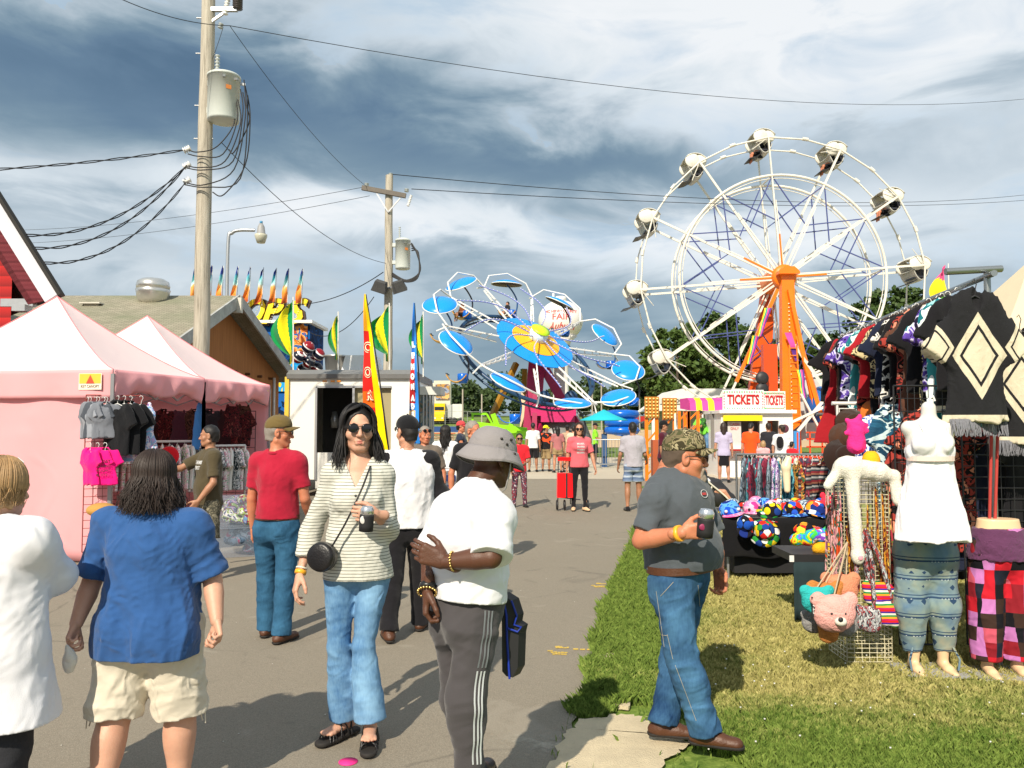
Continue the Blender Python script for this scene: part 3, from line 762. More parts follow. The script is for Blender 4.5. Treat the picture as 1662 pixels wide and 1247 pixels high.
def grass_mat():
 m,nt,b=new_mat('grass');co=obj_co(nt);sp=nd(nt,'SeparateXYZ',Vector=co)
 dist=mth(nt,'SUBTRACT',sp.outputs[0],mth(nt,'MULTIPLY',mth(nt,'SUBTRACT',sp.outputs[1],2.7),.2))
 n1=nd(nt,'TexNoise',Vector=co,Scale=1.1,Detail=5,Roughness=.6).outputs[0];n2=nd(nt,'TexNoise',Vector=co,Scale=26,Detail=3).outputs[0]
 dry=mth(nt,'MULTIPLY',ramp(nt,dist,[(.38,(0,0,0,1)),(.8,(1,1,1,1))]),ramp(nt,mth(nt,'DIVIDE',sp.outputs[1],10),[(.40,(.0,.0,.0,1)),(.50,(1,1,1,1))]))
 far_=ramp(nt,mth(nt,'DIVIDE',sp.outputs[1],100),[(.1,(1,1,1,1)),(.2,(.25,.25,.25,1))]);dry=mth(nt,'MULTIPLY',dry,far_)
 dry=ramp(nt,mth(nt,'ADD',mth(nt,'MULTIPLY',dry,.5),mth(nt,'SUBTRACT',mth(nt,'ADD',mth(nt,'MULTIPLY',n1,1.0),mth(nt,'MULTIPLY',n2,.5)),.62)),[(.25,(0,0,0,1)),(.62,(1,1,1,1))])
 g=mix(nt,ramp(nt,n2,[(.3,(0,0,0,1)),(.7,(1,1,1,1))]),(.075,.135,.018,1),(.22,.30,.06,1));d=mix(nt,ramp(nt,n2,[(.3,(0,0,0,1)),(.7,(1,1,1,1))]),(.24,.22,.06,1),(.55,.49,.19,1))
 soil=ramp(nt,nd(nt,'TexNoise',Vector=co,Scale=2.3,Detail=6,Roughness=.65).outputs[0],[(.60,(0,0,0,1)),(.74,(.6,.6,.6,1))]);nt.links.new(mix(nt,mth(nt,'MULTIPLY',soil,dry),mix(nt,dry,g,d),(.13,.10,.05,1)),b.inputs['Base Color']);b.inputs['Roughness'].default_value=.8;b.inputs['Specular IOR Level'].default_value=.2
 add_bump(nt,b,co,.6,60);return m
def build_ground():
 ys=[-60,0,10,20,30,45,60,70,80,90,100,120,140,170,200,300,400,800,1500];xs=[-1500,-600,-300,-150,-80,-40,-20,0,20,40,80,150,300,600,1500]
 V=[(x,y,TZ(y))for y in ys for x in xs];n=len(xs);Fq=[(j*n+i,j*n+i+1,(j+1)*n+i+1,(j+1)*n+i)for j in range(len(ys)-1)for i in range(n-1)]
 GM=grass_mat();o=link('ground',raw_mesh('ground',V,Fq,GM,smooth=True));tag(o,kind='structure')
 m,nt,b=new_mat('asphalt');co=obj_co(nt)
 n1=nd(nt,'TexNoise',Vector=co,Scale=.45,Detail=6,Roughness=.65).outputs[0];n2=nd(nt,'TexNoise',Vector=co,Scale=160,Detail=3,Roughness=.7).outputs[0];n3=nd(nt,'TexNoise',Vector=co,Scale=4,Detail=6,Roughness=.7).outputs[0]
 c=mix(nt,n1,(.215,.184,.135,1),(.295,.252,.188,1));c=mix(nt,ramp(nt,n2,[(.38,(0,0,0,1)),(.68,(1,1,1,1))]),mix(nt,.35,c,(.12,.11,.1,1)),mix(nt,.25,c,(.55,.5,.42,1)))
 c=mix(nt,ramp(nt,n3,[(.60,(0,0,0,1)),(.78,(.35,.35,.35,1))]),c,(.15,.14,.125,1))
 wv=nd(nt,'TexNoise',Vector=co,Scale=1.6,Detail=6,Roughness=.65);wc=mix(nt,.16,co,wv.outputs['Color'],'ADD');ck=nd(nt,'TexVoronoi',Vector=wc,Scale=.42,p_feature='DISTANCE_TO_EDGE').outputs['Distance']
 c=mix(nt,mth(nt,'MULTIPLY',ramp(nt,ck,[(0,(1,1,1,1)),(.008,(0,0,0,1))]),ramp(nt,n1,[(.5,(0,0,0,1)),(.62,(.7,.7,.7,1))])),c,(.07,.06,.05,1))
 n4=nd(nt,'TexNoise',Vector=co,Scale=1.3,Detail=3,Roughness=.5,Distortion=2.).outputs[0];c=mix(nt,ramp(nt,n4,[(.62,(0,0,0,1)),(.72,(.3,.3,.3,1))]),c,(.10,.09,.075,1));c=mix(nt,ramp(nt,n4,[(.30,(.35,.35,.35,1)),(.36,(0,0,0,1))]),c,(.36,.32,.26,1))
 v=nd(nt,'TexVoronoi',Vector=co,Scale=26).outputs['Distance'];c=mix(nt,ramp(nt,v,[(.0,(1,1,1,1)),(.05,(0,0,0,1))]),c,(.4,.37,.32,1))
 nt.links.new(c,b.inputs['Base Color']);b.inputs['Roughness'].default_value=.9;b.inputs['Specular IOR Level'].default_value=.25;add_bump(nt,b,co,.5,220)
 rg=random.Random(4);pts=[]
 for(x0,y0),(x1,y1)in zip(EG[:-1],EG[1:]):
  k=max(1,int((y1-y0)/.09))if y0<9 else 2
  for i in range(k):t=i/k;pts.append((x0+(x1-x0)*t+rg.uniform(-.025,.03)*(1 if y0<9 else.3),y0+(y1-y0)*t))
 pts.append((EG[-1][0],24.3))
 V=[(-90,y,0)for x,y in pts]+[(x,y,0)for x,y in pts];k=len(pts);V=[(x,y,-.004)for x,y,z in V]
 V=[(-90,-30,-.004),(.2,-30,-.004)]+V;Fq=[(0,1,2+k,2)]+[(2+i,2+k+i,2+k+i+1,2+i+1)for i in range(k-1)]
 o=link('road',raw_mesh('road',V,Fq,m));tag(o,kind='structure')
 cm=M('pale concrete',(.50,.44,.34,1),.9,.1,.6,.4,90,dirt=.12)
 b=MB();b.add([(-90,24.31,0),(90,24.31,0),(90,41,0),(-90,41,0)],[(0,1,2,3)]);tag(b.build('cross_road',cm),kind='structure')
 b=MB();b.add([(4.2,17,-.005),(40,15,-.005),(40,24.3,-.005),(3.3,24.3,-.005)],[(0,1,2,3)]);tag(b.build('side_path',M('worn asphalt',(.26,.235,.2,1),.9,.15,.8,.4,120)),kind='structure')
 tm=M('track dirt',(.55,.40,.24,1),.95,.1,.3)
 b=MB();ty=[60,70,80,100];b.add([(x,y,TZ(y)+.03)for y in ty for x in(-250,250)],[(0,1,3,2),(2,3,5,4),(4,5,7,6)]);tag(b.build('dirt_track',tm),kind='structure')
 pad=M('sandy concrete',(.62,.52,.35,1),.95,.2,9,.9,140,dirt=.25);
 P=[(850,1330),(893,1245),(915,1195),(945,1168),(1000,1160),(1050,1165),(1062,1185),(1110,1195),(1118,1210),(1080,1235),(1050,1290),(1040,1330)]
 rim=[];rg=random.Random(5)
 for(a,c_)in zip(P,P[1:]+P[:1]):
  for i in range(8):t=i/8;q=gp(lerp(a[0],c_[0],t),lerp(a[1],c_[1],t));rim.append((q.x+rg.uniform(-.02,.02),q.y+rg.uniform(-.02,.02),.003))
 b=MB();b.add(rim,[tuple(range(len(rim)))]);tag(b.build('concrete_path',pad),kind='structure')
 for i,(px,py,r)in enumerate(((1022,958,.07),(990,980,.05),(985,1068,.07),(978,1122,.11),(1003,1000,.04),(1012,1145,.05))):
  q=gp(px,py);b=MB();vs=[(q.x+math.cos(t)*r*rg.uniform(.7,1.5),q.y+math.sin(t)*r*rg.uniform(.7,1.3),.006)for t in[2*PI*i/11 for i in range(11)]];b.prism([(x,y,-.01)for x,y,z in vs],None,(0,0,.022));tag(b.build('concrete_crumb',pad),'pale broken piece of old concrete in the grass at the asphalt edge','concrete piece','broken concrete along the grass edge')
 ym=M('yellow survey paint',(.60,.42,.08,1),.8,.4,60);
 for(px,py,s_)in((925,1056,1),(985,950,1),(1030,886,.9)):
  q=gp(px,py);b=MB();rg2=random.Random(px)
  for dx,dy,L in((-.10,.07,.10),(-.14,-.05,.12),(-.10,.10,.05),(-.16,-.01,.04),(.02,.03,.24),(-.13,-.09,.10)):
   for k in range(5):x=q.x+dx*s_+L*k/5;b.box((x+L/10,q.y+dy*s_+rg2 .uniform(-.006,.006),.001),(L/5*rg2 .uniform(.7,.98),rg2 .uniform(.010,.02),.004))
  tag(b.build('paint_mark',ym),kind='structure')
 dm,nt,b=new_mat('pale dust');n=nd(nt,'TexNoise',Vector=obj_co(nt),Scale=9,Detail=6,Roughness=.7).outputs[0];q=gp(880,1205);gr=nd(nt,'TexGradient',Vector=obj_co(nt,(2.9,4.2,1)),p_gradient_type='SPHERICAL').outputs[0]
 b.inputs['Base Color'].default_value=(.46,.42,.34,1);b.inputs['Roughness'].default_value=.95;nt.links.new(mth(nt,'MULTIPLY',gr,ramp(nt,n,[(.35,(0,0,0,1)),(.65,(1,1,1,1))])),b.inputs['Alpha'])
 b=MB();b.add([(-.4,-.3,0),(.4,-.3,0),(.4,.3,0),(-.4,.3,0)],[(0,1,2,3)]);o=tag(b.build('dust_patch',dm),kind='structure');o.location=(q.x,q.y,.0005)
 q=gp(565,1236);b=MB();b.lathe([(.045,-.003),(.045,.001)],(q.x,q.y,0),24);tag(b.build('paint_dot',M('pink paint',(.85,.03,.25,1),.6,.1)),kind='structure')
 b=MB()
 for i in range(60):y=3.3+rg.random()**1.5*16;x=rg.uniform(-4,edge_x(y)-.2);r=rg.uniform(.003,.007);b.ball((x,y,0),(r,r,r*.5),5)
 tag(b.build('gravel',M('pale grit',(.6,.57,.5,1),.9)),kind='stuff')
 N=300000;y=3.1+RNG.random(N)**1.45*9.5;ex=np.interp(y,[p[1]for p in EG],[p[0]for p in EG]);W=1.0+y*.62
 x=ex-.05+RNG.random(N)**1.25*W;tuft=np.sin(x*9+np.sin(y*7)*2)*np.sin(y*11+np.sin(x*5)*2)
 keep=(x<y*.68+.3);nearpad=np.zeros(N,bool)
 pp=np.array([(p[0],p[1])for p in rim]);inside=np.zeros(N,bool);j=len(pp)-1
 for i in range(len(pp)):
  c_=((pp[i,1]>y)!=(pp[j,1]>y))&(x<(pp[j,0]-pp[i,0])*(y-pp[i,1])/(pp[j,1]-pp[i,1]+1e-12)+pp[i,0]);inside^=c_;j=i
 keep&=~((y<4.58+.12*np.sin(x*11))&(x<.98-.12*np.cos(y*9)))|(RNG.random(N)<.012)
 keep&=~inside|(RNG.random(N)<.03);keep&=(x>ex-.02)|(RNG.random(N)<.5);x,y,tuft=x[keep],y[keep],tuft[keep];N=len(x)
 hgt=(.018+.024*RNG.random(N))*(1+.35*tuft)*(.8+.05*y)*np.where(x-np.interp(y,[p[1]for p in EG],[p[0]for p in EG])<.5,1.25,.9);wd=.0014+.0008*RNG.random(N)+.0004*y;an=RNG.random(N)*2*PI;ln=hgt*(.2+.9*RNG.random(N));la=RNG.random(N)*2*PI
 V=np.zeros((N,4,3));V[:,0]=np.stack([x-np.cos(an)*wd,y-np.sin(an)*wd,0*x-.02],1);V[:,1]=np.stack([x+np.cos(an)*wd,y+np.sin(an)*wd,0*x-.02],1)
 mx,my=x+np.cos(la)*ln*.35,y+np.sin(la)*ln*.35;V[:,2]=np.stack([mx+np.cos(an)*wd*.8,my+np.sin(an)*wd*.8,hgt*.55],1);V[:,3]=np.stack([x+np.cos(la)*ln,y+np.sin(la)*ln,hgt],1)
 Fq=(np.arange(N)*4)[:,None]+np.array([0,1,2,3])[None];o=link('grass',raw_mesh('grass',V.reshape(-1,3),Fq,GM));tag(o,'short grass, green along the asphalt and dry yellow further in','grass',kind='stuff')
 b=MB();rg=random.Random(9)
 for i in range(70):y_=rg.uniform(3.4,6);x_=edge_x(y_)+rg.uniform(.7,3);b.ball((x_,y_,.045),.006,5)
 tag(b.build('clover_flowers',M('white clover',(.7,.7,.65,1),.8)),'tiny white clover flowers scattered in the green grass','clover',kind='stuff')
def leaf_cloud(centers,per,size,spread,rg,flat=.75):
 n=len(centers)*per;c=np.repeat(np.array(centers),per,0)
 d=rg.normal(size=(n,3));d/=np.linalg.norm(d,axis=1)[:,None]+1e-9;sp=np.repeat(np.array(spread),per)if hasattr(spread,'__len__')else spread
 p=c+d*(rg.random(n)**.45*sp)[:,None]*np.array([1,1,flat]);a=rg.normal(size=(n,3));a/=np.linalg.norm(a,axis=1)[:,None];bb=np.cross(a,rg.normal(size=(n,3)));bb/=np.linalg.norm(bb,axis=1)[:,None]+1e-9
 s=size*(.6+.8*rg.random(n));a*=s[:,None];bb*=s[:,None]*.7
 V=np.stack([p-a,p+bb,p+a,p-bb],1).reshape(-1,3);return V,(np.arange(n)*4)[:,None]+np.arange(4)[None]
def leaf_mat(name,c1,c2):
 m,nt,b=new_mat(name);co=obj_co(nt);n1=nd(nt,'TexNoise',Vector=co,Scale=.9,Detail=4).outputs[0];n2=nd(nt,'TexNoise',Vector=co,Scale=9,Detail=2).outputs[0]
 nt.links.new(ramp(nt,mth(nt,'ADD',mth(nt,'MULTIPLY',n1,.6),mth(nt,'MULTIPLY',n2,.4)),[(.3,c1),(.68,c2)]),b.inputs['Base Color']);b.inputs['Roughness'].default_value=.6;b.inputs['Specular IOR Level'].default_value=.25;return m
def tree(label,x,y,h,w,seed,mat,group='trees behind the big wheel',size=.2):
 rg=np.random.default_rng(seed);z0=TZ(y);e=empty('tree',(x,y,z0),label,'tree',group);bark=M('bark',(.09,.07,.05,1),.9,.3,5,.5,20)
 b=MB();b.tube([(x,y,z0-.2),(x+.1,y,z0+h*.25),(x-.1,y+.1,z0+h*.5),(x,y,z0+h*.8)],[h*.03,h*.022,h*.014,h*.004],8)
 cs=[];sp=[]
 for i in range(9):
  a=rg.uniform(0,6.3);r=w*rg.uniform(.25,.42);z=z0+h*rg.uniform(.42,.82);tip=Vector((x+math.cos(a)*r,y+math.sin(a)*r,z));b.tube([(x,y,z0+h*rg.uniform(.22,.5)),((x+tip.x)/2,(y+tip.y)/2,z-h*.08),tip],[h*.012,h*.008,h*.003],6)
 b.build('trunk',bark,e)
 for i in range(95):
  d=rg.normal(size=3);d/=np.linalg.norm(d);r=rg.uniform(.55,1)**.6;cz=z0+h*.6;c=(x+d[0]*r*w*.46,y+d[1]*r*w*.46,cz+d[2]*r*h*.38*(1 if d[2]>0 else.9));cs.append(c);sp.append(w*rg.uniform(.06,.13))
 V,Fq=leaf_cloud(cs,85,size,sp,rg);link('crown',raw_mesh('crown',V,Fq,mat),e);return e
def build_trees():
 m1=leaf_mat('leaves deep',(.022,.045,.010,1),(.075,.125,.028,1));m2=leaf_mat('leaves mid',(.03,.06,.012,1),(.10,.16,.035,1));m3=leaf_mat('leaves dark',(.014,.03,.01,1),(.045,.08,.022,1))
 L='broad green tree behind the big wheel, %s'
 for px,Y,top,wpx,m,s,d in((1100,78,528,110,m2,1,'leftmost of its row'),(1158,80,508,130,m1,2,'tallest one left of the orange tower'),(1218,76,520,110,m1,3,'just left of the orange tower'),(1318,80,545,110,m1,4,'low one just right of the orange tower'),(1372,76,530,110,m3,5,'between the tower and the clothes rack'),(1448,72,466,150,m1,6,'tallest one behind the clothes rack'),(1530,76,500,120,m2,7,'furthest right, behind the ponchos')):
  p=at(px,top,Y);h=p.z-TZ(Y);tree(L%d,p.x,Y,h,wpx/FPX*Y*1.15,s,m,size=.24)
 for px,Y,top,wpx,s,d in((1050,120,612,90,11,'left of the restroom roof'),(1300,130,600,110,12,'behind the orange legs')):
  p=at(px,top,Y);tree('dark distant tree %s'%d,p.x,Y,p.z-TZ(Y),wpx/FPX*Y*1.1,s,m3,'distant trees',.4)
 rg=np.random.default_rng(5);cs=[];sp=[]
 for i in range(900):
  x=rg.uniform(-75,110);y=rg.uniform(168,205);px=831+x/y*FPX;top=622+14*math.sin(px*.021)+9*math.sin(px*.057+1)+6*math.sin(px*.13)-(12 if px>930 else 0)+(18 if px<720 else 0);ztop=at(px,top,y).z
  z=TZ(y)+(ztop-TZ(y)-1)*rg.random()**.6;cs.append((x,y,z));sp.append(rg.uniform(1.0,2.3))
 V,Fq=leaf_cloud(cs,60,.55,sp,rg);o=link('treeline',raw_mesh('treeline',V,Fq,leaf_mat('leaves far',(.03,.05,.018,1),(.075,.115,.04,1))));tag(o,'far off wood closing the fairground behind the rides','woods',kind='stuff')
WHITEP=M('white paint',(.78,.77,.74,1),.5,.05,4,dirt=.1);STEEL=M('galvanised steel',(.45,.46,.47,1),.4,.12,12,metal=.7);BLACKM=M('black metal',(.02,.02,.022,1),.5,.2)
def wood_pole(name,label,x,y,top,r,cat='utility pole'):
 e=empty(name,(x,y,0),label,cat);m,nt,b_=new_mat('weathered pole');co=obj_co(nt,(14,14,.7));n=nd(nt,'TexNoise',Vector=co,Scale=2,Detail=6,Roughness=.7).outputs[0]
 nt.links.new(ramp(nt,n,[(.3,S('#6c655a')),(.45,S('#aba394')),(.75,S('#cfc8b9'))]),b_.inputs['Base Color']);b_.inputs['Roughness'].default_value=.9;bp=nd(nt,'Bump',Strength=.6,Distance=.02,Height=n);nt.links.new(bp.outputs[0],b_.inputs['Normal'])
 b=MB();rg=random.Random(int(x*10));pts=[(x+rg.uniform(-.012,.012),y,top*i/12)for i in range(13)];b.tube(pts,[r*(1.12-.3*i/12)for i in range(13)],14);b.build('pole',m,e);return e
def insulator(e,p,d=(0,0,1),n=5,r=.045,mat=None,name='insulator',step=.035):
 b=MB();M3=Vector((0,0,1)).rotation_difference(Vector(d)).to_matrix();prof=[]
 for i in range(n):prof+=[(r*.45,i*step),(r,i*step+step*.35),(r*.9,i*step+step*.6),(r*.45,i*step+step*.7)]
 b.lathe(prof,Vector(p),14,M3);return b.build(name,mat or M('grey porcelain',(.42,.45,.44,1),.3),e)
def transformer(label,c,r,h):
 e=empty('transformer',(c[0],c[1],c[2]),label,'transformer');tm=M('pale green enamel',(.62,.66,.62,1),.35,.06,3,dirt=.12);c=Vector(c)
 b=MB();b.lathe([(r*.8,0),(r*.96,.01),(r,.04),(r,h*.9),(r*1.05,h*.9),(r*1.05,h*.94),(r*.98,h*.96),(r*.6,h),(.01,h*1.01)],c,32);b.build('tank',tm,e)
 b=MB()
 for z in(h*.22,h*.78):b.box(c+Vector((-r-.03,0,z)),(.10,.12,.10))
 b.build('bracket',tm,e);insulator(e,c+Vector((-r*.45,0,h)),n=6,r=r*.17,step=.06,name='bushing')
 for k in range(3):
  a=R(-70+40*k);p=c+Vector((math.cos(a)*r,math.sin(a)*r,h*.82));b=MB();b.beam(p,p+Vector((math.cos(a)*.09,math.sin(a)*.09,-.02)),.04);b.build('terminal',STEEL,e)
 b=MB();b.box(c+Vector((r*.6,-r*.82,h*.62)),(.09,.01,.07),R(36));b.build('plate',M('orange tag',(.6,.2,.04,1),.5),e);return e
def wire(label,a,b_,sag,r=.012,group=None,n=24,mat=None,twist=0,name='cable',cat='cable'):
 r*=.62
 a,b_=Vector(a),Vector(b_);pts=[a.lerp(b_,i/n)-Vector((0,0,sag*4*(i/n)*(1-i/n)))for i in range(n+1)];b=MB()
 if twist:
  L=(b_-a).length;k=int(L/.12);
  for ph in(0,PI):b.tube([a.lerp(b_,i/k)-Vector((0,0,sag*4*(i/k)*(1-i/k)))+Vector((0,math.cos(i*.9+ph),math.sin(i*.9+ph)))*twist for i in range(k+1)],r,4)
 else:b.tube(pts,r,5)
 return tag(b.build(name,mat or M('black cable',(.012,.012,.014,1),.6)),label,cat,group)
def curve_pts(P,k=6):
 P=[Vector(p)for p in P];Q=[]
 for i in range(len(P)-1):
  a,b,c,d=P[max(i-1,0)],P[i],P[i+1],P[min(i+2,len(P)-1)]
  for j in range(k):u=j/k;Q.append(.5*((2*b)+(c-a)*u+(2*a-5*b+4*c-d)*u*u+(3*b-a-3*c+d)*u**3))
 return Q+[P[-1]]
def poles():
 Y=14.0;x=at(325,620,Y).x;e=wood_pole('utility_pole','tall weathered wooden pole with a large transformer rising behind the pink tents',x,Y,10.6,.135)
 b=MB();
 for z in(8.25,8.9,7.3,6.7):b.tube([(x-.2,Y,z),(x+.14,Y,z)],.012,6)
 b.build('bolt',STEEL,e);p=at(345,18,Y);b=MB();b.beam((x,Y-.05,p.z),(x+.55,Y-.05,p.z),.07);b.beam((x+.05,Y-.05,p.z-.25),(x+.4,Y-.05,p.z),.04);b.build('crossarm',STEEL,e)
 insulator(e,(x+.55,Y-.05,p.z+.0),(0,0,1),6,.09,M('brown porcelain',(.06,.05,.05,1),.3));insulator(e,(x+.24,Y-.05,p.z-.35),(.3,0,1),3,.05);insulator(e,(x+.33,Y-.05,p.z-.1),(.15,0,1),9,.05,WHITEP,'cutout',.05)
 c=at(364,200,Y);transformer('large pale transformer drum bolted to the nearer wooden pole',(c.x,Y-.05,c.z),at(390,150,Y).x-c.x,at(364,122,Y).z-c.z)
 for i,(a,mid,z_)in enumerate((((376,190),(352,238),(305,243)),((381,185),(362,250),(305,250)),((386,192),(365,262),(300,268)),((390,175),(378,262),(300,272)),((394,180),(380,275),(300,296)),((398,170),(390,290),(300,300)),((402,185),(398,268),(345,312)),((396,160),(404,200),(372,243)))):
  pts=curve_pts([at(a[0],a[1]-30,Y-.12),at(a[0]+4,a[1]+10,Y-.16-.02*i),at(mid[0],mid[1],Y-.22),at((mid[0]+z_[0])/2-8,z_[1]+4,Y-.22),at(z_[0],z_[1],Y-.2)]);b=MB();b.tube(pts,.011,5);tag(b.build('cable',M('black cable',(.012,.012,.014,1),.6)),'one of the black leads drooping from the large transformer beside the pole','cable','leads drooping from the large transformer')
 for py in(240,266,291):insulator(e,at(309,py,Y-.2),(-.7,0,-.35),4,.06,WHITEP)
 W=[((304,243),(-60,278),0.05,'twisted black service cable from the pole running level to the left, topmost'),((306,266),(42,382),.35,'twisted black service cable sloping down to the red gable, upper of three'),((304,268),(57,403),.4,'twisted black service cable sloping down to the red gable, middle of three'),((303,294),(72,427),.4,'twisted black service cable sloping down to the red gable, lowest')]
 for a,c_,s_,l in W:wire(l,at(a[0],a[1],Y-.2),at(c_[0],c_[1],11.4 if c_[0]>0 else 12),s_,.014,'service cables left of the pole',twist=.016)
 Y2=23.0;x2=at(629,620,Y2).x;top=at(633,285,Y2).z;e=wood_pole('utility_pole','further wooden utility pole with crossarm, small transformer and two floodlights',x2,Y2,top,.13)
 z=at(628,314,Y2).z;b=MB();b.beam((at(592,0,Y2).x,Y2-.15,z+.12),(at(662,0,Y2).x,Y2-.15,z-.12),.10,.13);b.build('crossarm',M('grey timber',(.16,.14,.12,1),.9,.3),e)
 for s_ in(-1,1):b=MB();b.beam((x2,Y2-.15,z-.6),(x2+.42*s_,Y2-.15,z-.1*s_),.035);b.build('brace',STEEL,e)
 insulator(e,at(595,303,Y2-.15),n=3,r=.07);insulator(e,at(634,287,Y2),n=3,r=.07);insulator(e,at(660,312,Y2-.15),n=3,r=.07);insulator(e,at(662,335,Y2-.15),(.3,0,1),7,.05,WHITEP,'cutout',.05)
 c=at(654,438,Y2);transformer('small pale transformer drum on the further wooden pole',(c.x,Y2-.05,c.z),at(669,0,Y2).x-c.x,at(654,388,Y2).z-c.z)
 for i in range(4):
  pts=curve_pts([at(668,395+4*i,Y2-.2),at(676+i,410,Y2-.25),at(682-i,440+3*i,Y2-.3),at(660,455+i,Y2-.3),at(636,443+i*2,Y2-.2)]);b=MB();b.tube(pts,.02,5);tag(b.build('cable',M('black cable',(.012,.012,.014,1),.6)),'one of the black leads looping from the small transformer','cable','leads looping from the small transformer')
 for px,s_ in((617,1),(647,-1)):
  c=at(px,465,Y2-.35);q=empty('floodlight',c,'dark floodlight on the further wooden pole, %s one'%('left' if s_>0 else 'right'),'floodlight','floodlights on the pole');b=MB();b.box(c,(.42,.3,.3),M=Matrix.Rotation(R(18*s_),3,'Y')@Matrix.Rotation(R(25),3,'X'),top=.75);b.build('housing',M('grey floodlight',(.06,.06,.06,1),.6,.3),q);b=MB();b.beam(c,(x2,Y2-.1,c.z+.0),.05);b.build('bracket',STEEL,q)
 pr=Vector(at(373,42,Y-.1));G='thin power lines across the sky'
 wire('thin power line crossing the whole sky to the upper right',pr,at(1750,150,30),.9,.011,G);wire('thin power line leaving the near pole top towards the upper left',at(195,-2,12),pr,.1,.011,G);wire('thin line dropping from the near pole top to the further crossarm',pr,at(595,303,Y2-.15),.25,.01,G);wire('thin line dropping from mid pole to the further pole',at(360,232,Y),at(628,428,Y2),.4,.012,G);wire('thin jumper wire from pole top to the large transformer',at(362,45,Y-.1),at(345,95,Y-.1),.02,.008,G)
 wire('far power line running right from the further pole, upper',at(634,283,Y2),at(1800,295,60),1.2,.02,G);wire('far power line running right from the further pole, lower',at(668,307,Y2),at(1800,310,60),.8,.02,G);wire('far power line running left behind the near pole, upper',at(595,303,Y2),at(-100,372,40),.5,.012,G);wire('far power line running left behind the near pole, lower',at(600,318,Y2),at(-100,395,40),.5,.012,G)
 wire('black cable from the further pole to the hoop game sign',at(622,442,Y2),at(430,488,26.5),.45,.022);wire('black cable from the floodlights down to the blue game booth',at(607,482,Y2),at(503,540,26.5),.5,.02)
def street_light():
 Y=26;x=at(366,620,Y).x;e=empty('street_lamp',(x,Y,0),'grey street lamp with a curved arm behind the brown gabled shed','street lamp');z=at(366,395,Y).z;zt=at(366,374,Y).z;xe=at(420,0,Y).x
 b=MB();b.tube(curve_pts([(x,Y,0),(x,Y,z*.6),(x,Y,z),(x+.12,Y,zt-.1),(x+.35,Y,zt),(xe,Y,zt)]),.055,10);b.build('pole',STEEL,e)
 c=Vector((at(430,0,Y).x,Y,zt));b=MB();b.lathe([(.06,.22),(.11,.12),(.14,-.1),(.18,-.14)][::-1],c,18);b.build('ballast',M('grey alu',(.3,.3,.3,1),.5),e);b=MB();b.lathe([(.13,-.42),(.2,-.2),(.2,-.14),(.17,-.13)],c,18);b.build('lamp_shade',M('frosted lens',(.55,.53,.42,1),.3),e);b=MB();b.lathe([(.05,.22),(.05,.3)],c,10);b.build('sensor',M('blue cap',(.05,.25,.45,1),.4),e)
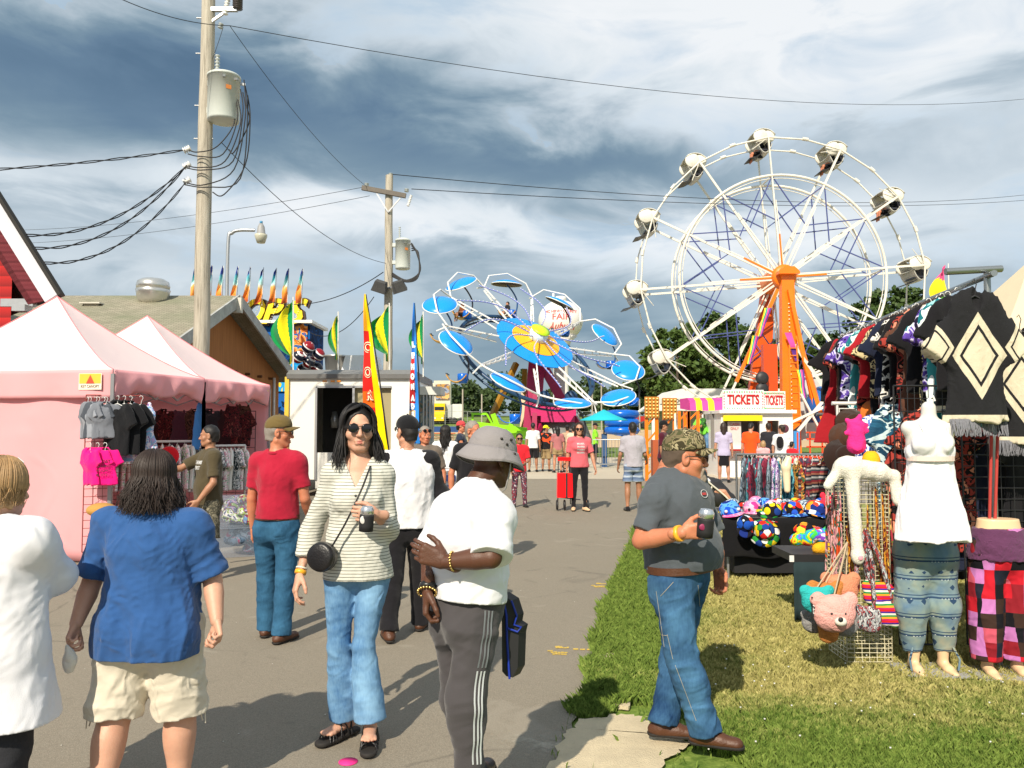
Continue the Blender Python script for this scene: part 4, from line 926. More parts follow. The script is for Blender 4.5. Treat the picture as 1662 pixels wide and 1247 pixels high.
def gable_house():
 e=empty('gabled_shed',(-6.5,19.6,0),'low shed with worn grey shingle roof and brown gable end behind the tents','shed')
 X0,X1,Y0,Y1,Yr=-6.97,-26,15.3,23.9,19.0;ze,zr=3.06,at(370,490,19.0).z
 m,nt,bs=new_mat('brown siding');co=obj_co(nt,(1,1,1));w=nd(nt,'TexWave',Vector=co,Scale=2.6,p_bands_direction='Y',p_wave_profile='SAW').outputs['Fac'];n=nd(nt,'TexNoise',Vector=obj_co(nt,(1,3,.4)),Scale=3,Detail=5).outputs[0]
 c=mix(nt,n,S('#8f5a2a'),S('#b97a42'));c=mix(nt,mth(nt,'LESS_THAN',w,.06),c,S('#6e431e'));nt.links.new(c,bs.inputs['Base Color']);bs.inputs['Roughness'].default_value=.85
 b=MB();b.add([(X0,Y0,0),(X0,Y1,0),(X0,Y1,ze),(X0,Yr,zr),(X0,Y0,ze)],[(0,1,2,3,4)]);b.add([(X0,Y0,0),(X1,Y0,0),(X1,Y0,ze),(X0,Y0,ze)],[(0,3,2,1)]);b.add([(X0,Y1,0),(X1,Y1,0),(X1,Y1,ze),(X0,Y1,ze)],[(0,1,2,3)]);b.build('wall',m,e)
 sh,nt,bs=new_mat('shingles');co=obj_co(nt);br=nd(nt,'TexBrick',Vector=obj_co(nt,(1,1.3,1)),Scale=3.2,Mortar_Size=.02,Color1=S('#8b8574'),Color2=S('#a39c8a'),Mortar=S('#5f5a4e'));n=nd(nt,'TexNoise',Vector=co,Scale=1.2,Detail=6).outputs[0]
 nt.links.new(mix(nt,ramp(nt,n,[(.35,(0,0,0,1)),(.75,(.6,.6,.6,1))]),br.outputs['Color'],S('#6b7458')),bs.inputs['Base Color']);bs.inputs['Roughness'].default_value=.95
 b=MB();ov=.45
 for sg,ya,in((-1,Y0),(1,Y1)):
  sl=(zr-ze)/abs(Yr-ya);yo=ya+sg*ov;zo=ze-sl*ov
  b.prism([(X0+.45,yo,zo),(X1,yo,zo),(X1,Yr,zr+.06),(X0+.45,Yr,zr+.06)],None,(0,0,.09))
 b.build('roof',sh,e);tr=M('peeling grey trim',(.42,.43,.42,1),.8,.35,7,dirt=.5)
 for sg,ya in((-1,Y0),(1,Y1)):
  sl=(zr-ze)/abs(Yr-ya);yo=ya+sg*ov;zo=ze-sl*ov;b=MB();b.beam((X0+.47,yo,zo-.0),(X0+.47,Yr,zr+.04),.05,.26);b.build('rake_board',tr,e)
 b=MB();b.box((X0+.03,Y1-.55,1.2),(.04,.12,3.6));b.build('corner_post',M('white trim',(.6,.6,.6,1),.6),e)
 for k in range(4):b=MB();yy=Y0+4.6+k*1.0;b.tube([(X0-.02,yy,2.95),(X0+.12,yy,2.95)],.035,8);b.build('bolt',M('brown siding b',S('#5e3a18'),.8),e)
 c=at(248,486,18.6);e2=empty('exhaust_fan',c,'round shiny exhaust fan on the ridge of the brown gabled shed','exhaust fan');k=18.6/FPX;al=M('spun aluminium',(.62,.61,.58,1),.3,.06,6,metal=.75)
 b=MB();b.lathe([(16*k,-10*k),(24*k,0),(25.5*k,10*k),(27*k,15*k),(25.5*k,16*k)],c,28);b.build('bowl',al,e2);b=MB();b.lathe([(25*k,15.5*k),(26*k,22*k),(24*k,29*k),(17*k,33*k),(.01,34*k)],c,28);b.build('dome',al,e2)
 c=at(152,500,18.2);b=MB();b.box(c,(.38,.3,.14),top=.8);b.box(c+Vector((0,0,.09)),(.46,.4,.03));tag(b.build('roof_vent',M('pale vent',(.6,.57,.5,1),.6)),'small white box vent low on the shingle roof','roof vent')
 c=at(386,496,18.8);b=MB();b.box(c,(.2,.12,.36));tag(b.build('meter_box',M('pale vent',(.6,.57,.5,1),.6)),'small white box mounted at the gable peak of the brown shed','electrical box')
def red_house():
 e=empty('red_building',(-9,12.6,0),'red clapboard building with white fascia at the frame edge','building')
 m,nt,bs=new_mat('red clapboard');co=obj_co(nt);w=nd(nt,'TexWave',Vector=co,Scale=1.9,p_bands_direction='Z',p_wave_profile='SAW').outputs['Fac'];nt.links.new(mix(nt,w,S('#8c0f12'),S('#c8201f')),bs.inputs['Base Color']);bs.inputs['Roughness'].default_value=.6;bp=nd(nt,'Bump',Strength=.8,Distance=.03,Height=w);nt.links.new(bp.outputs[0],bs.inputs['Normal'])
 Yf=12.6;xw=at(18,500,Yf).x;tip=at(97,478,11.6);sl=math.tan(R(57));top=Vector((tip.x-1.5,11.6,tip.z+1.5*sl));tip2=Vector((tip.x-3,11.6,tip.z))
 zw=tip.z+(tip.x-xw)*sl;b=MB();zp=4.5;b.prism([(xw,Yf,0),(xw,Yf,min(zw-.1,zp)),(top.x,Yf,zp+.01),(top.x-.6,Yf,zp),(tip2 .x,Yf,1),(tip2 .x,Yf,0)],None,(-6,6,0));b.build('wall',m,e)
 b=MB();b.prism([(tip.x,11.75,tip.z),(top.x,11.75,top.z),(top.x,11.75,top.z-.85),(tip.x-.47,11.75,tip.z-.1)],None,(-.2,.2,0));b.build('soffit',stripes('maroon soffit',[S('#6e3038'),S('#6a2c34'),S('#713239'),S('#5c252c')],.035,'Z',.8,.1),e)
 b=MB();d=(top-tip).normalized();n=Vector((d.z,0,-d.x));b.prism([tip+n*.0,top+n*.0,top-n*.22,tip-n*.22],None,(0,-.05,0));b.build('fascia',M('white fascia',(.62,.62,.68,1),.5,.05),e)
 b=MB();b.prism([tip+n*.06-d*.05,top+n*.06,top+n*.01,tip+n*.01-d*.05],None,(0,-.12,0));b.prism([tip+n*.06-d*.05,top+n*.06,top+n*.01,tip+n*.01-d*.05],None,(-7,7,0));b.build('roof_edge',M('dark shingle',(.03,.028,.025,1),.9),e)
 b=MB();q=at(30,492,12.3);b.box((q.x,12.3,q.z),(.5,.1,.12));b.box((q.x+.12,12.2,q.z-.1),(.2,.2,.1));b.build('bracket',STEEL,e)
TE,TPK,TD=2.25,3.3,3.15;te=Vector((.186,.983,0));tw=Vector((-.983,.186,0));TC=[Vector((-4.64,9.3,0)),Vector((-4.29,11.15,0)),Vector((-3.94,13.0,0))]
def tents():
 pink=M('pink canvas',S('#f8b8bd'),.85,.04,2,.15,300,wr=.7,ws=1.6);top_=M('sunlit pink canvas',S('#ffeaea'),.85,.03,2,.15,300,wr=.3,ws=1.8);frm=M('tent frame',(.3,.3,.31,1),.4,metal=.6)  # roof copy of the pink canvas, strong sunlight painted in as a paler tone
 for m_ in(pink,top_):
  nt=m_.node_tree;bs=[n for n in nt.nodes if n.type=='BSDF_PRINCIPLED'][0];tr=nt.nodes.new('ShaderNodeBsdfTranslucent');nt.links.new(bs.inputs['Base Color'].links[0].from_socket,tr.inputs[0]);mx=nt.nodes.new('ShaderNodeMixShader');mx.inputs[0].default_value=.28;nt.links.new(bs.outputs[0],mx.inputs[1]);nt.links.new(tr.outputs[0],mx.inputs[2]);nt.links.new(mx.outputs[0],[n for n in nt.nodes if n.type=='OUTPUT_MATERIAL'][0].inputs[0])
 seam=M('pink seam',S('#e68890'),.8)
 for k in(0,1):
  A,B=TC[k],TC[k+1];C_,D_=B+tw*TD,A+tw*TD;e=empty('canopy_tent',A,('pink canopy tent with a closed side wall, nearest on the left' if k==0 else 'second pink canopy tent, open sided, joined to the walled one'),'tent','pink canopy tents')
  pk=(A+B+C_+D_)/4+Vector((0,0,TPK));cs=[A,B,C_,D_];b=MB()
  for i in range(4):
   p,q=cs[i]+Vector((0,0,TE)),cs[(i+1)%4]+Vector((0,0,TE))
   def fn(u,v,p=p,q=q):
    r=(p.lerp(q,u)).lerp(pk,v);r.z=TE+(TPK-TE)*v**1.28-.05*math.sin(PI*u)*(1-v)*1.2-.0;return r
   b.sheet(fn,14,12)
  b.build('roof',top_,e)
  for i in range(4):
   b=MB();p=cs[i]+Vector((0,0,TE));b.tube([Vector((lerp(p.x,pk.x,v),lerp(p.y,pk.y,v),TE+(TPK-TE)*v**1.28+.004))for v in np.linspace(0,1,14)],.007,4);b.build('seam',seam,e)
  def val(p,q,out,tied):
   def fn(u,v):
    r=p.lerp(q,u);drop=.33-(.10*math.sin(PI*((u*2)%1))**2 if tied else 0)+(.03*math.sin(u*9)if tied else 0)
    w=.018*math.sin(u*23)*v+(.07*math.sin(PI*((u*2)%1))*math.sin(PI*v)**1 if tied else.0)
    r=r+Vector((0,0,TE-drop*v))+out*(.01+w+(.02*math.sin(u*40+v*3)if tied else.006*math.sin(u*17))*v);return r
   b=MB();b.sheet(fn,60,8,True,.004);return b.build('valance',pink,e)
  val(A,B,-tw,True);
  if k==0:val(D_,A,-te,False)
  else:val(B,C_,te,False)
  val(C_,D_,tw,False)
  for p in cs:
   b=MB();b.box(p+Vector((0,0,TE/2-.02)),(.04,.04,TE-.06));b.build('leg',frm,e)
  b=MB()
  for p,q in((A,B),(C_,D_),(D_,A)if k==0 else(B,C_)):
   n=4;off=(tw*.10 if p is A and q is B else(-tw*.1 if p is C_ else(te*.12 if k==0 else-te*.12)));p,q=p+off,q+off
   for i in range(n):
    p0,p1=p.lerp(q,i/n),p.lerp(q,(i+1)/n);b.beam(p0+Vector((0,0,TE-.08)),p1+Vector((0,0,TE-.32)),.018);b.beam(p0+Vector((0,0,TE-.32)),p1+Vector((0,0,TE-.08)),.018)
  b.build('truss',frm,e)
  def wall(p,q,nm='side_wall'):
   b=MB();nrm=(q-p).normalized().cross(Vector((0,0,1)));p,q=p-nrm*.05,q-nrm*.05
   def fn(u,v):r=p.lerp(q,u);return r+Vector((0,0,.02+(TE-.1)*v))+nrm*(.03*math.sin(u*7+v*4)*(1-v)+.012*math.sin(u*19-v*6))
   b.sheet(fn,40,16,True,.004);b.build(nm,pink,e)
  if k==0:wall(D_-te*.0,A,'side_wall')
  wall(C_+tw*.02,D_+tw*.02,'back_wall')
  if k==1:wall(B+te*.02,C_+te*.02,'back_wall')
  b=MB();xd=(A-D_).normalized()if k==0 else(B-A).normalized();nr=-te if k==0 else-tw;c=(A-xd*.27 if k==0 else B-xd*.18)+Vector((0,0,TE-.14))+nr*.035;w,h=(.30,.19)if k==0 else(.16,.12)
  def q4(x0,x1,z0,z1,o):return[c+xd*x0+Vector((0,0,z0))+nr*o,c+xd*x1+Vector((0,0,z0))+nr*o,c+xd*x1+Vector((0,0,z1))+nr*o,c+xd*x0+Vector((0,0,z1))+nr*o]
  b.mi=0;b.prism(q4(-w/2,w/2,-h/2,h/2,0),None,nr*.004);b.mi=1;b.prism(q4(-w/2+.01,w/2-.01,-h*.12,h/2-.005,.004),None,nr*.003)
  b.mi=2;b.prism([c+xd*(-.05)+Vector((0,0,-h*.12))+nr*.008,c+xd*.06+Vector((0,0,-h*.12))+nr*.008,c+xd*.005+Vector((0,0,h*.4))+nr*.008],None,nr*.002)
  b.mi=3;b.text('KEY CANOPY',face_M(c+Vector((0,0,-h*.31))+nr*.006,xd),.05,w*.8,.001);b.build('label_patch',[M('patch cream',(.8,.75,.6,1),.6),M('patch yellow',(.85,.5,.05,1),.6),M('patch red',(.6,.07,.03,1),.6),M('patch ink',(.15,.05,.03,1),.6)],e)
def grid_panel(name,label,a,b_,z0,z1,nx,nz,mat,r=.0035,group=None,frame=.007,cat='grid panel'):
 a,b_=Vector(a),Vector(b_);b=MB()
 for i in range(nx+1):p=a.lerp(b_,i/nx);b.tube([(p.x,p.y,z0),(p.x,p.y,z1)],frame if i in(0,nx)else r,4,False)
 for j in range(nz+1):z=z0+(z1-z0)*j/nz;b.tube([(a.x,a.y,z),(b_.x,b_.y,z)],frame if j in(0,nz)else r,4,False)
 return tag(b.build(name,mat),label,cat,group)
PROTO={}
def garment_proto(kind):
 """mesh hanging from its hook at the origin, width along x, thin along y"""
 if kind in PROTO:return PROTO[kind]
 h=.012;q=SDF((-.5,-.12,-1.45),(.5,.12,.02),h);y=(0,1,0)
 if kind in('tee','kid','long'):
  k={'tee':1,'kid':.62,'long':1}[kind];L=(.70 if kind!='long' else 1.15)*k
  q.cone((-.15*k,0,-.13*k),(.15*k,0,-.13*k),.05*k,.03,flat=(y,.45));q.cone((0,0,-.2*k),(0,0,-L),[.19*k,.2*k,.22*k],.03,flat=(y,.2),cap=True);q.ell((0,0,-.30*k),(.2*k,.04,.17*k),None,.03)
  for s_ in(1,-1):q.cone((.17*k*s_,0,-.15*k),(.27*k*s_,0,-.33*k),[.07*k,.075*k],.03,flat=(y,.4),cap=True)
  q.ell((0,-.02,-.08*k),(.08*k,.05,.06*k),None,.005,sub=True);q.wrinkle(.012,22,2,(1,1,2.4));w=.17*k
 elif kind=='tank':
  q.cone((0,0,-.22),(0,0,-.72),[.15,.16,.2],.03,flat=(y,.22),cap=True)
  for s_ in(1,-1):q.cone((.09*s_,0,-.05),(.12*s_,0,-.26),[.022,.04],.02,flat=(y,.5))
  q.wrinkle(.01,22,3,(1,1,2.4));w=.13
 elif kind=='scarf':
  q.cone((0,0,-.04),(0,0,-.10),.05,.03,flat=(y,.6));q.cone((-.03,0,-.08),(-.05,0,-.80),[.05,.07,.08],.02,flat=(y,.4),cap=True);q.cone((.03,0,-.08),(.05,.02,-.74),[.05,.06,.075],.02,flat=(y,.4),cap=True);q.wrinkle(.014,30,5,(.7,1,4));w=.08
 elif kind=='dress':
  q.cone((0,0,-.2),(0,0,-1.15),[.15,.14,.2,.28],.03,flat=(y,.2),cap=True)
  for s_ in(1,-1):q.cone((.1*s_,0,-.06),(.13*s_,0,-.25),[.025,.05],.02,flat=(y,.5))
  q.wrinkle(.013,20,6,(.7,1,4));w=.13
 V,Fq=q.surf();me=raw_mesh(kind,V,Fq,[cloth('plain',(.5,.5,.5,1))],None,True)
 b=MB();b.tube([(.012,0,-.0),(.022,0,.02),(.012,0,.042),(-.008,0,.045),(-.018,0,.03)],.0035,5);b.tube([(.012,0,0),(0,0,-.03),(0,0,-.06)],.0035,5);b.tube([(-w,0,-.13),(-w*.5,0,-.085),(0,0,-.055),(w*.5,0,-.085),(w,0,-.13)],.006,5)
 hm=raw_mesh('hanger',b.v,b.f,[M('hanger white',(.7,.7,.68,1),.4)],b.m,b.s);PROTO[kind]=(me,hm,w);return PROTO[kind]
def hang(kind,name,label,cat,p,rz,mat,group=None,s=1.0,hanger=True,hm=None,sx=1.0):
 me,hmesh,w=garment_proto(kind);o=bpy.data.objects.new(name,me);COL.objects.link(o);o.location=p;o.rotation_euler=(random.uniform(-.04,.04),random.uniform(-.05,.05),rz);o.scale=(s*sx,s,s)
 o.material_slots[0].link='OBJECT';o.material_slots[0].material=mat;tag(o,label,cat,group)
 if hanger:
  c=bpy.data.objects.new('hanger',hmesh);COL.objects.link(c);c.parent=o
  if hm:c.material_slots[0].link='OBJECT';c.material_slots[0].material=hm
 return o
def tent_goods():
 redg=M('red grid wire',(.28,.05,.04,1),.5);dk=M('dark grid wire',(.05,.025,.03,1),.5)
 a=TC[0]+Vector((.02,-.05,0));grid_panel('grid_panel','red wire grid panel at the corner post of the walled pink tent',a-Vector((.30,.0,0)),a+Vector((.22,.25,0)),.15,1.95,6,20,redg)
 c=TC[0];gm=[cloth('heather grey',S('#8f939c')),cloth('mid grey',S('#777b84')),cloth('light grey',S('#b6bac2')),cloth('slate',S('#4a4f58'))]
 for i in range(6):hang('kid','child_shirt','small heather-grey child shirt, one of the bunch on the red grid panel','shirt',(-4.86+i*.045,9.17-.03*(i%2),1.88),R(-35+12*i),gm[i%4],'grey child shirts on the grid panel',.98)
 bl=cloth('black tank',S('#121317'));
 for i in range(3):hang('tee','shirt','black sleeveless shirt on a white hanger at the red grid panel','shirt',(-4.52+i*.05,9.18+.05*i,1.9),R(-20+14*i),bl,'black shirts on the grid panel',.9)
 hang('tank','shirt','lilac and blue patterned top behind the black shirts','shirt',(-4.33,9.35,1.9),R(10),printed('lilac',[S('#b7a3cf'),S('#7fb2d9'),S('#e4dbe8'),S('#8a6fb0')],14),None,1.0)
 pk=cloth('hot pink',S('#f0127f'),.05,.5,12)
 for i in range(3):
  o=hang('kid','child_shirt',('hot pink child tee printed TODAY in black' if i==2 else 'plain hot pink child tee hanging below the grey ones'),'shirt',(-4.78+i*.085,9.1,1.36),R(-30+18*i),pk,'hot pink child tees',1.0)
  if i==2:
   b=MB();
   for j,t in enumerate(('TODAY','ME LLENO','MUCHO','BUENO')):b.text(t,face_M((0,-.055,-.17-j*.05),(1,0,0)),.058 if j==0 else.04,.15,.0008)
   bo=b.build('shirt_print',M('black ink',(.02,.015,.02,1),.7),o,True)
 b=MB();c0=at(165,828,8.9);b.ball(c0,(.16,.14,.08),16);tag(b.build('straw_hat',M('straw',S('#b98a45'),.9,.2,40)),'tan straw hat hanging below the hot pink tees','hat')
 for k in range(2):
  A=TC[k]+tw*(TD-.35)+te*.1;B=A+te*1.6;grid_panel('grid_panel','dark wire grid wall inside the %s pink tent'%('walled' if k==0 else 'second'),A,B,.2,1.85,8,12,dk,.004)
 A=TC[2]-te*.25+tw*.1;grid_panel('grid_panel','dark wire grid wall closing the far end of the second pink tent',A,A+tw*2.6,.1,1.83,16,12,dk,.004)
 pr=[printed('dark red',[S('#2a1014'),S('#5b1c22'),S('#1b1214'),S('#7a3a36')],13),cloth('maroon black',S('#2e1419')),cloth('charcoal',S('#2b2830')),printed('brown',[S('#3a2620'),S('#593c33'),S('#241816')],13),cloth('plum',S('#4a2636'))]
 rg=random.Random(3)
 yd=math.atan2(te.y,te.x)
 for i in range(9):
  p=TC[2]-te*.34+tw*(.3+.27*i);hang(['tee','tank','tee'][i%3],'blouse','dark reddish top pinned along the far grid wall of the second tent','top',(p.x,p.y,1.88-.0*i),math.atan2(tw.y,tw.x)+PI,pr[i%5],'dark tops on the far grid wall',.85,False)
 for i in range(8):
  p=TC[0]+tw*(TD-.45)+te*(.3+.42*i);hang('tee','blouse','dark top hanging on the grid wall deep inside the tents','top',(p.x,p.y,1.75),yd-PI,pr[(i*2+1)%5],'dark tops deep inside the tents',.9,False)
 for px,Y,t_,k_ in((377,12.2,'camisole with dark floral print hanging under the valance, nearer the front',0),(396,12.75,'plain dusky camisole hanging under the valance, beside the floral one',3)):
  p=at(px,654,Y);hang('tank','camisole',t_,'top',p,R(20),pr[k_],None,.72,False)
 p=at(325,655,11.2);hang('scarf','blue_shirt','bright blue garment hanging from the middle tent post','shirt',p,R(50),cloth('sky blue',S('#4f8fd6')),None,.8,True)
 for k,(a,b_,z,n,l)in enumerate((((-5.6,10.6),(-4.35,11.3),1.38,15,'nearer'),((-4.75,11.7),(-4.05,12.2),1.30,14,'further'))):
  e=empty('clothes_rail',(a[0],a[1],0),'white clothes rail with pale patterned clothes, the %s one in the pink tents'%l,'clothes rail');b=MB();b.tube([(a[0],a[1],z),(b_[0],b_[1],z)],.016,8);b.build('bar',WHITEP,e)
  for q in(a,b_):b=MB();b.tube([(q[0],q[1],0),(q[0],q[1],z)],.014,8);b.build('post',WHITEP,e)
  pm=[printed('mint',[S('#e9efe4'),S('#9fd0b0'),S('#f2d5dd'),S('#f7f4ee'),S('#7cae4e')],12),printed('pastel',[S('#f4ecec'),S('#e8b6c4'),S('#fbf7f2'),S('#6f7c5e')],10),printed('grey leaf',[S('#d7dadb'),S('#6f7a7d'),S('#f2f2f0'),S('#394246')],10),cloth('white knit',S('#e6e4dd'))]
  for i in range(n):t=(i+.5)/n;hang('tee','garment','pale patterned garment packed on the %s white rail in the tents'%l,'garment',(lerp(a[0],b_[0],t),lerp(a[1],b_[1],t),z-.03),math.atan2(b_[1]-a[1],b_[0]-a[0])+PI/2+rg.uniform(-.2,.2),pm[(i*7+k)%4],'pale garments on the %s rail'%l,.9,True)
 p=at(275,742,10.3);b=MB();b.lathe([(.02,0),(.13,.01),(.135,.03),(.11,.05),(.02,.055)],p,20,Matrix.Rotation(R(80),3,'X'));tag(b.build('red_hat',cloth('bright red',S('#df1f2c'))),'round bright red hat hanging at the front rail of the tents','hat')
 tubm,nt,bs=new_mat('clear tub');bs.inputs['Base Color'].default_value=(.4,.47,.58,1);bs.inputs['Alpha'].default_value=.22;bs.inputs['Roughness'].default_value=.15
 stuffm=printed('tub contents',[S('#c9a7c9'),S('#5b7fa0'),S('#7d2f4c'),S('#9fbf6f'),S('#e3dde0'),S('#40506b')],9);stf2=printed('tub contents low',[S('#53677d'),S('#39485a'),S('#6b7b8c'),S('#7c4a63')],8)
 g=gp(385,905);rz=R(20)
 for i,(dz,sz,m_)in enumerate(((0,.36,stf2),(.37,.34,stuffm))):
  e=empty('storage_tub',(g.x-.05,g.y+.22,dz),('clear plastic storage tub of folded clothes on the asphalt, bottom of its pair' if i==0 else 'clear plastic storage tub stuffed with bright clothes, top of its pair'),'storage tub','stacked storage tubs');w=.62 if i==0 else.56
  c=Vector((g.x-.05,g.y+.22,dz));b=MB();b.box(c+Vector((0,0,sz/2)),(w*.93,.42,sz),rz,top=1.06);b.build('tub',tubm,e);b=MB();b.box(c+Vector((0,0,sz+.0)),(w*1.03,.47,.025),rz);b.build('rim',tubm,e)
  q=SDF(c-Vector((.4,.4,0)),c+Vector((.4,.4,sz+.15)),.02);rgx=random.Random(i)
  for j in range(14):q.ell(npv(c)+v3(rgx.uniform(-.2,.2)*w/.62,rgx.uniform(-.12,.12),rgx.uniform(.07,sz-.02)),(.09,.09,.06),None,.03)
  q.wrinkle(.02,18,i);sdf_mesh('clothes',q,m_,e)
def feather_flag(label,P_,w0,mat_fn,txt,Y,c2):
 pass
def flags():
 def banner(label,ptop,pbot,wtop,wbot,Y,base,edge,words,wcol,blocks,name='feather_banner',lean=0):
  e=empty(name,(at(pbot[0],700,Y).x,Y,0),label,'banner');T=at(ptop[0],ptop[1],Y);B=at(pbot[0],pbot[1],Y);k=Y/FPX
  b=MB();b.tube([(B.x,Y+.02,0),B,B.lerp(T,.5)+Vector((.02,.02,0)),T],[.02,.018,.012,.008],8);b.build('pole',BLACKM,e)
  N=60
  def P3(u,v,o=0):c=B.lerp(T,v);w=lerp(wbot,wtop,v)*k;bow=.12*math.sin(PI*v)*k*20;return Vector((c.x-w*u,c.y-.04*math.sin(v*14+u*2)-.02-o,c.z))
  b=MB();vs=[];
  for j in range(N+1):
   for i in range(9):vs.append(P3(i/8,j/N))
  fs=[];
  for j in range(N):
   for i in range(8):fs.append((j*9+i,j*9+i+1,(j+1)*9+i+1,(j+1)*9+i))
  b.sm=True;b.add(vs,fs)
  for q,f in enumerate(fs):
   v=(q//8)/N;i=q%8;mi=0
   if i<4 and edge:mi=1 if v>.45 or i<3 else 1
   for(v0,v1,mm)in blocks:
    if v0<=v<v1 and i>=3:mi=mm
   b.m[q]=mi
  b.build('cloth',[cloth('b%s%d'%(name,i),c,.05,.2,3)for i,c in enumerate(base)],e)
  b=MB()
  for(ch,v,s_)in words:
   p=P3(.62,v,.012);b.mi=0;b.text(ch,face_M(p,(1,.0,0)),s_*.66,s_*.36,ext=.003,bold=.014,shear=-.1);b.mi=1;b.text(ch,face_M(p+Vector((0,-.006,0)),(1,0,0)),s_*.66,s_*.34,ext=.003,bold=.0,shear=-.1)
  b.build('lettering',[M('lettering '+name,wcol,.7),M('letter fill '+name,S('#e0331c')if 'red' in name else wcol,.7)],e)
 banner('tall red and yellow feather banner with letters, beside the white trailer',(594,478),(631,735),3,42,13.2,[S('#f0a51c'),S('#ffd900'),S('#d9231c'),S('#f06a1a')],True,[('C',.66,.34),('O',.50,.34),('R',.36,.34),('N',.20,.34),('D',.08,.34)],S('#fff3d0'),[(.55,.76,2),(.38,.55,2),(.27,.38,3),(.12,.27,2),(0,.12,2)],'red_feather_banner')
 banner('tall blue and red feather banner with white letters, beside the power pole',(673,492),(682,720),2,20,14.5,[S('#2368c4'),S('#2f86dd'),S('#c32a2f'),S('#e8b96a')],True,[('L',.70,.2),('E',.62,.2),('M',.54,.2),('O',.47,.2),('N',.40,.2),('A',.32,.2),('D',.26,.2),('E',.2,.2)],S('#f4f4f4'),[(.28,.62,2),(.14,.22,3)],'blue_feather_banner')
 gm=cloth('flag green',S('#14924f'));ym=cloth('flag yellow',S('#f6e21b'))
 for i,(px,t,b_,wl,d)in enumerate(((476,484,590,38,'leftmost, against the blue game booth'),(549,508,583,16,'narrow, above the exhaust drum'),(632,494,586,38,'large one against the wooden pole'),(687,508,590,22,'rightmost, behind the blue feather banner'))):
  Y=18.4;T=at(px,t-2,Y);B=at(px,612,Y);e=empty('pennant_flag',(B.x,Y,B.z),'green and yellow striped flag on a white pole, %s'%d,'flag','green and yellow flags on the trailer');b=MB();b.tube([B,T],.016,6);b.build('pole',WHITEP,e)
  k=Y/FPX;hgt=(b_-t)*k;b=MB();N,Mn=60,40;vs=[]
  for j in range(N+1):
   v=j/N;w=wl*k*(math.sin(PI*min(1,v*1.15+.02))**.8*.9+.08)*(1 if i!=1 else 1)
   for q in range(Mn+1):u=q/Mn;vs.append((T.x-.01-w*u,Y+.10*math.sin(u*7+v*3+i)*(.3+u)-.03,T.z-.06-v*hgt-u*.28*hgt*(1-v)*.5))
  fs=[];ms=[]
  for j in range(N):
   for q in range(Mn):fs.append((j*(Mn+1)+q,j*(Mn+1)+q+1,(j+1)*(Mn+1)+q+1,(j+1)*(Mn+1)+q));s_=(q/Mn+.35*j/N);ms.append(1 if.32<s_<.72 else 0)
  b.sm=True;b.add(vs,fs);b.m=ms;b.build('cloth',[gm,ym],e)
 fm,nt,bs=new_mat('flame flag');co=obj_co(nt);z=nd(nt,'SeparateXYZ',Vector=co).outputs[2];n=nd(nt,'TexNoise',Vector=co,Scale=5,Detail=3).outputs[0]
 z0=at(400,488,27).z;z1=at(400,432,27).z;t=mth(nt,'ADD',mth(nt,'DIVIDE',mth(nt,'SUBTRACT',z,z0),z1-z0),mth(nt,'MULTIPLY',mth(nt,'SUBTRACT',n,.5),.3));nt.links.new(ramp(nt,t,[(0,S('#b04a18')),(.2,S('#e88a2a')),(.42,S('#f0b060')),(.5,S('#bfe4e0')),(.68,S('#58b8c4')),(.8,S('#2a3f9c'))]),bs.inputs['Base Color']);bs.inputs['Roughness'].default_value=.8
 for i,px in enumerate((317,342,360,384,404,425,446,466,489)):
  Y=27.2;B=at(px,496,Y);T=at(px+3,430+i*.8,Y);e=empty('small_feather_flag',B,'small flame-coloured feather flag standing above the yellow hoop sign','flag','row of small feather flags above the hoop sign');b=MB();b.tube([B,T],.012,5);b.build('pole',WHITEP,e);b=MB();rg=random.Random(i)
  def fn(u,v):w=(.04+.19*(1-v)**.7*(1-.25*math.sin(v*9+i)))*(1 if v<.97 else.2);return Vector((lerp(B.x,T.x,v)-w*u,Y-.05+.06*math.sin(u*4+v*8+i),lerp(B.z+.12,T.z,v)-u*.1))
  b.sheet(fn,6,16);b.build('cloth',fm,e)
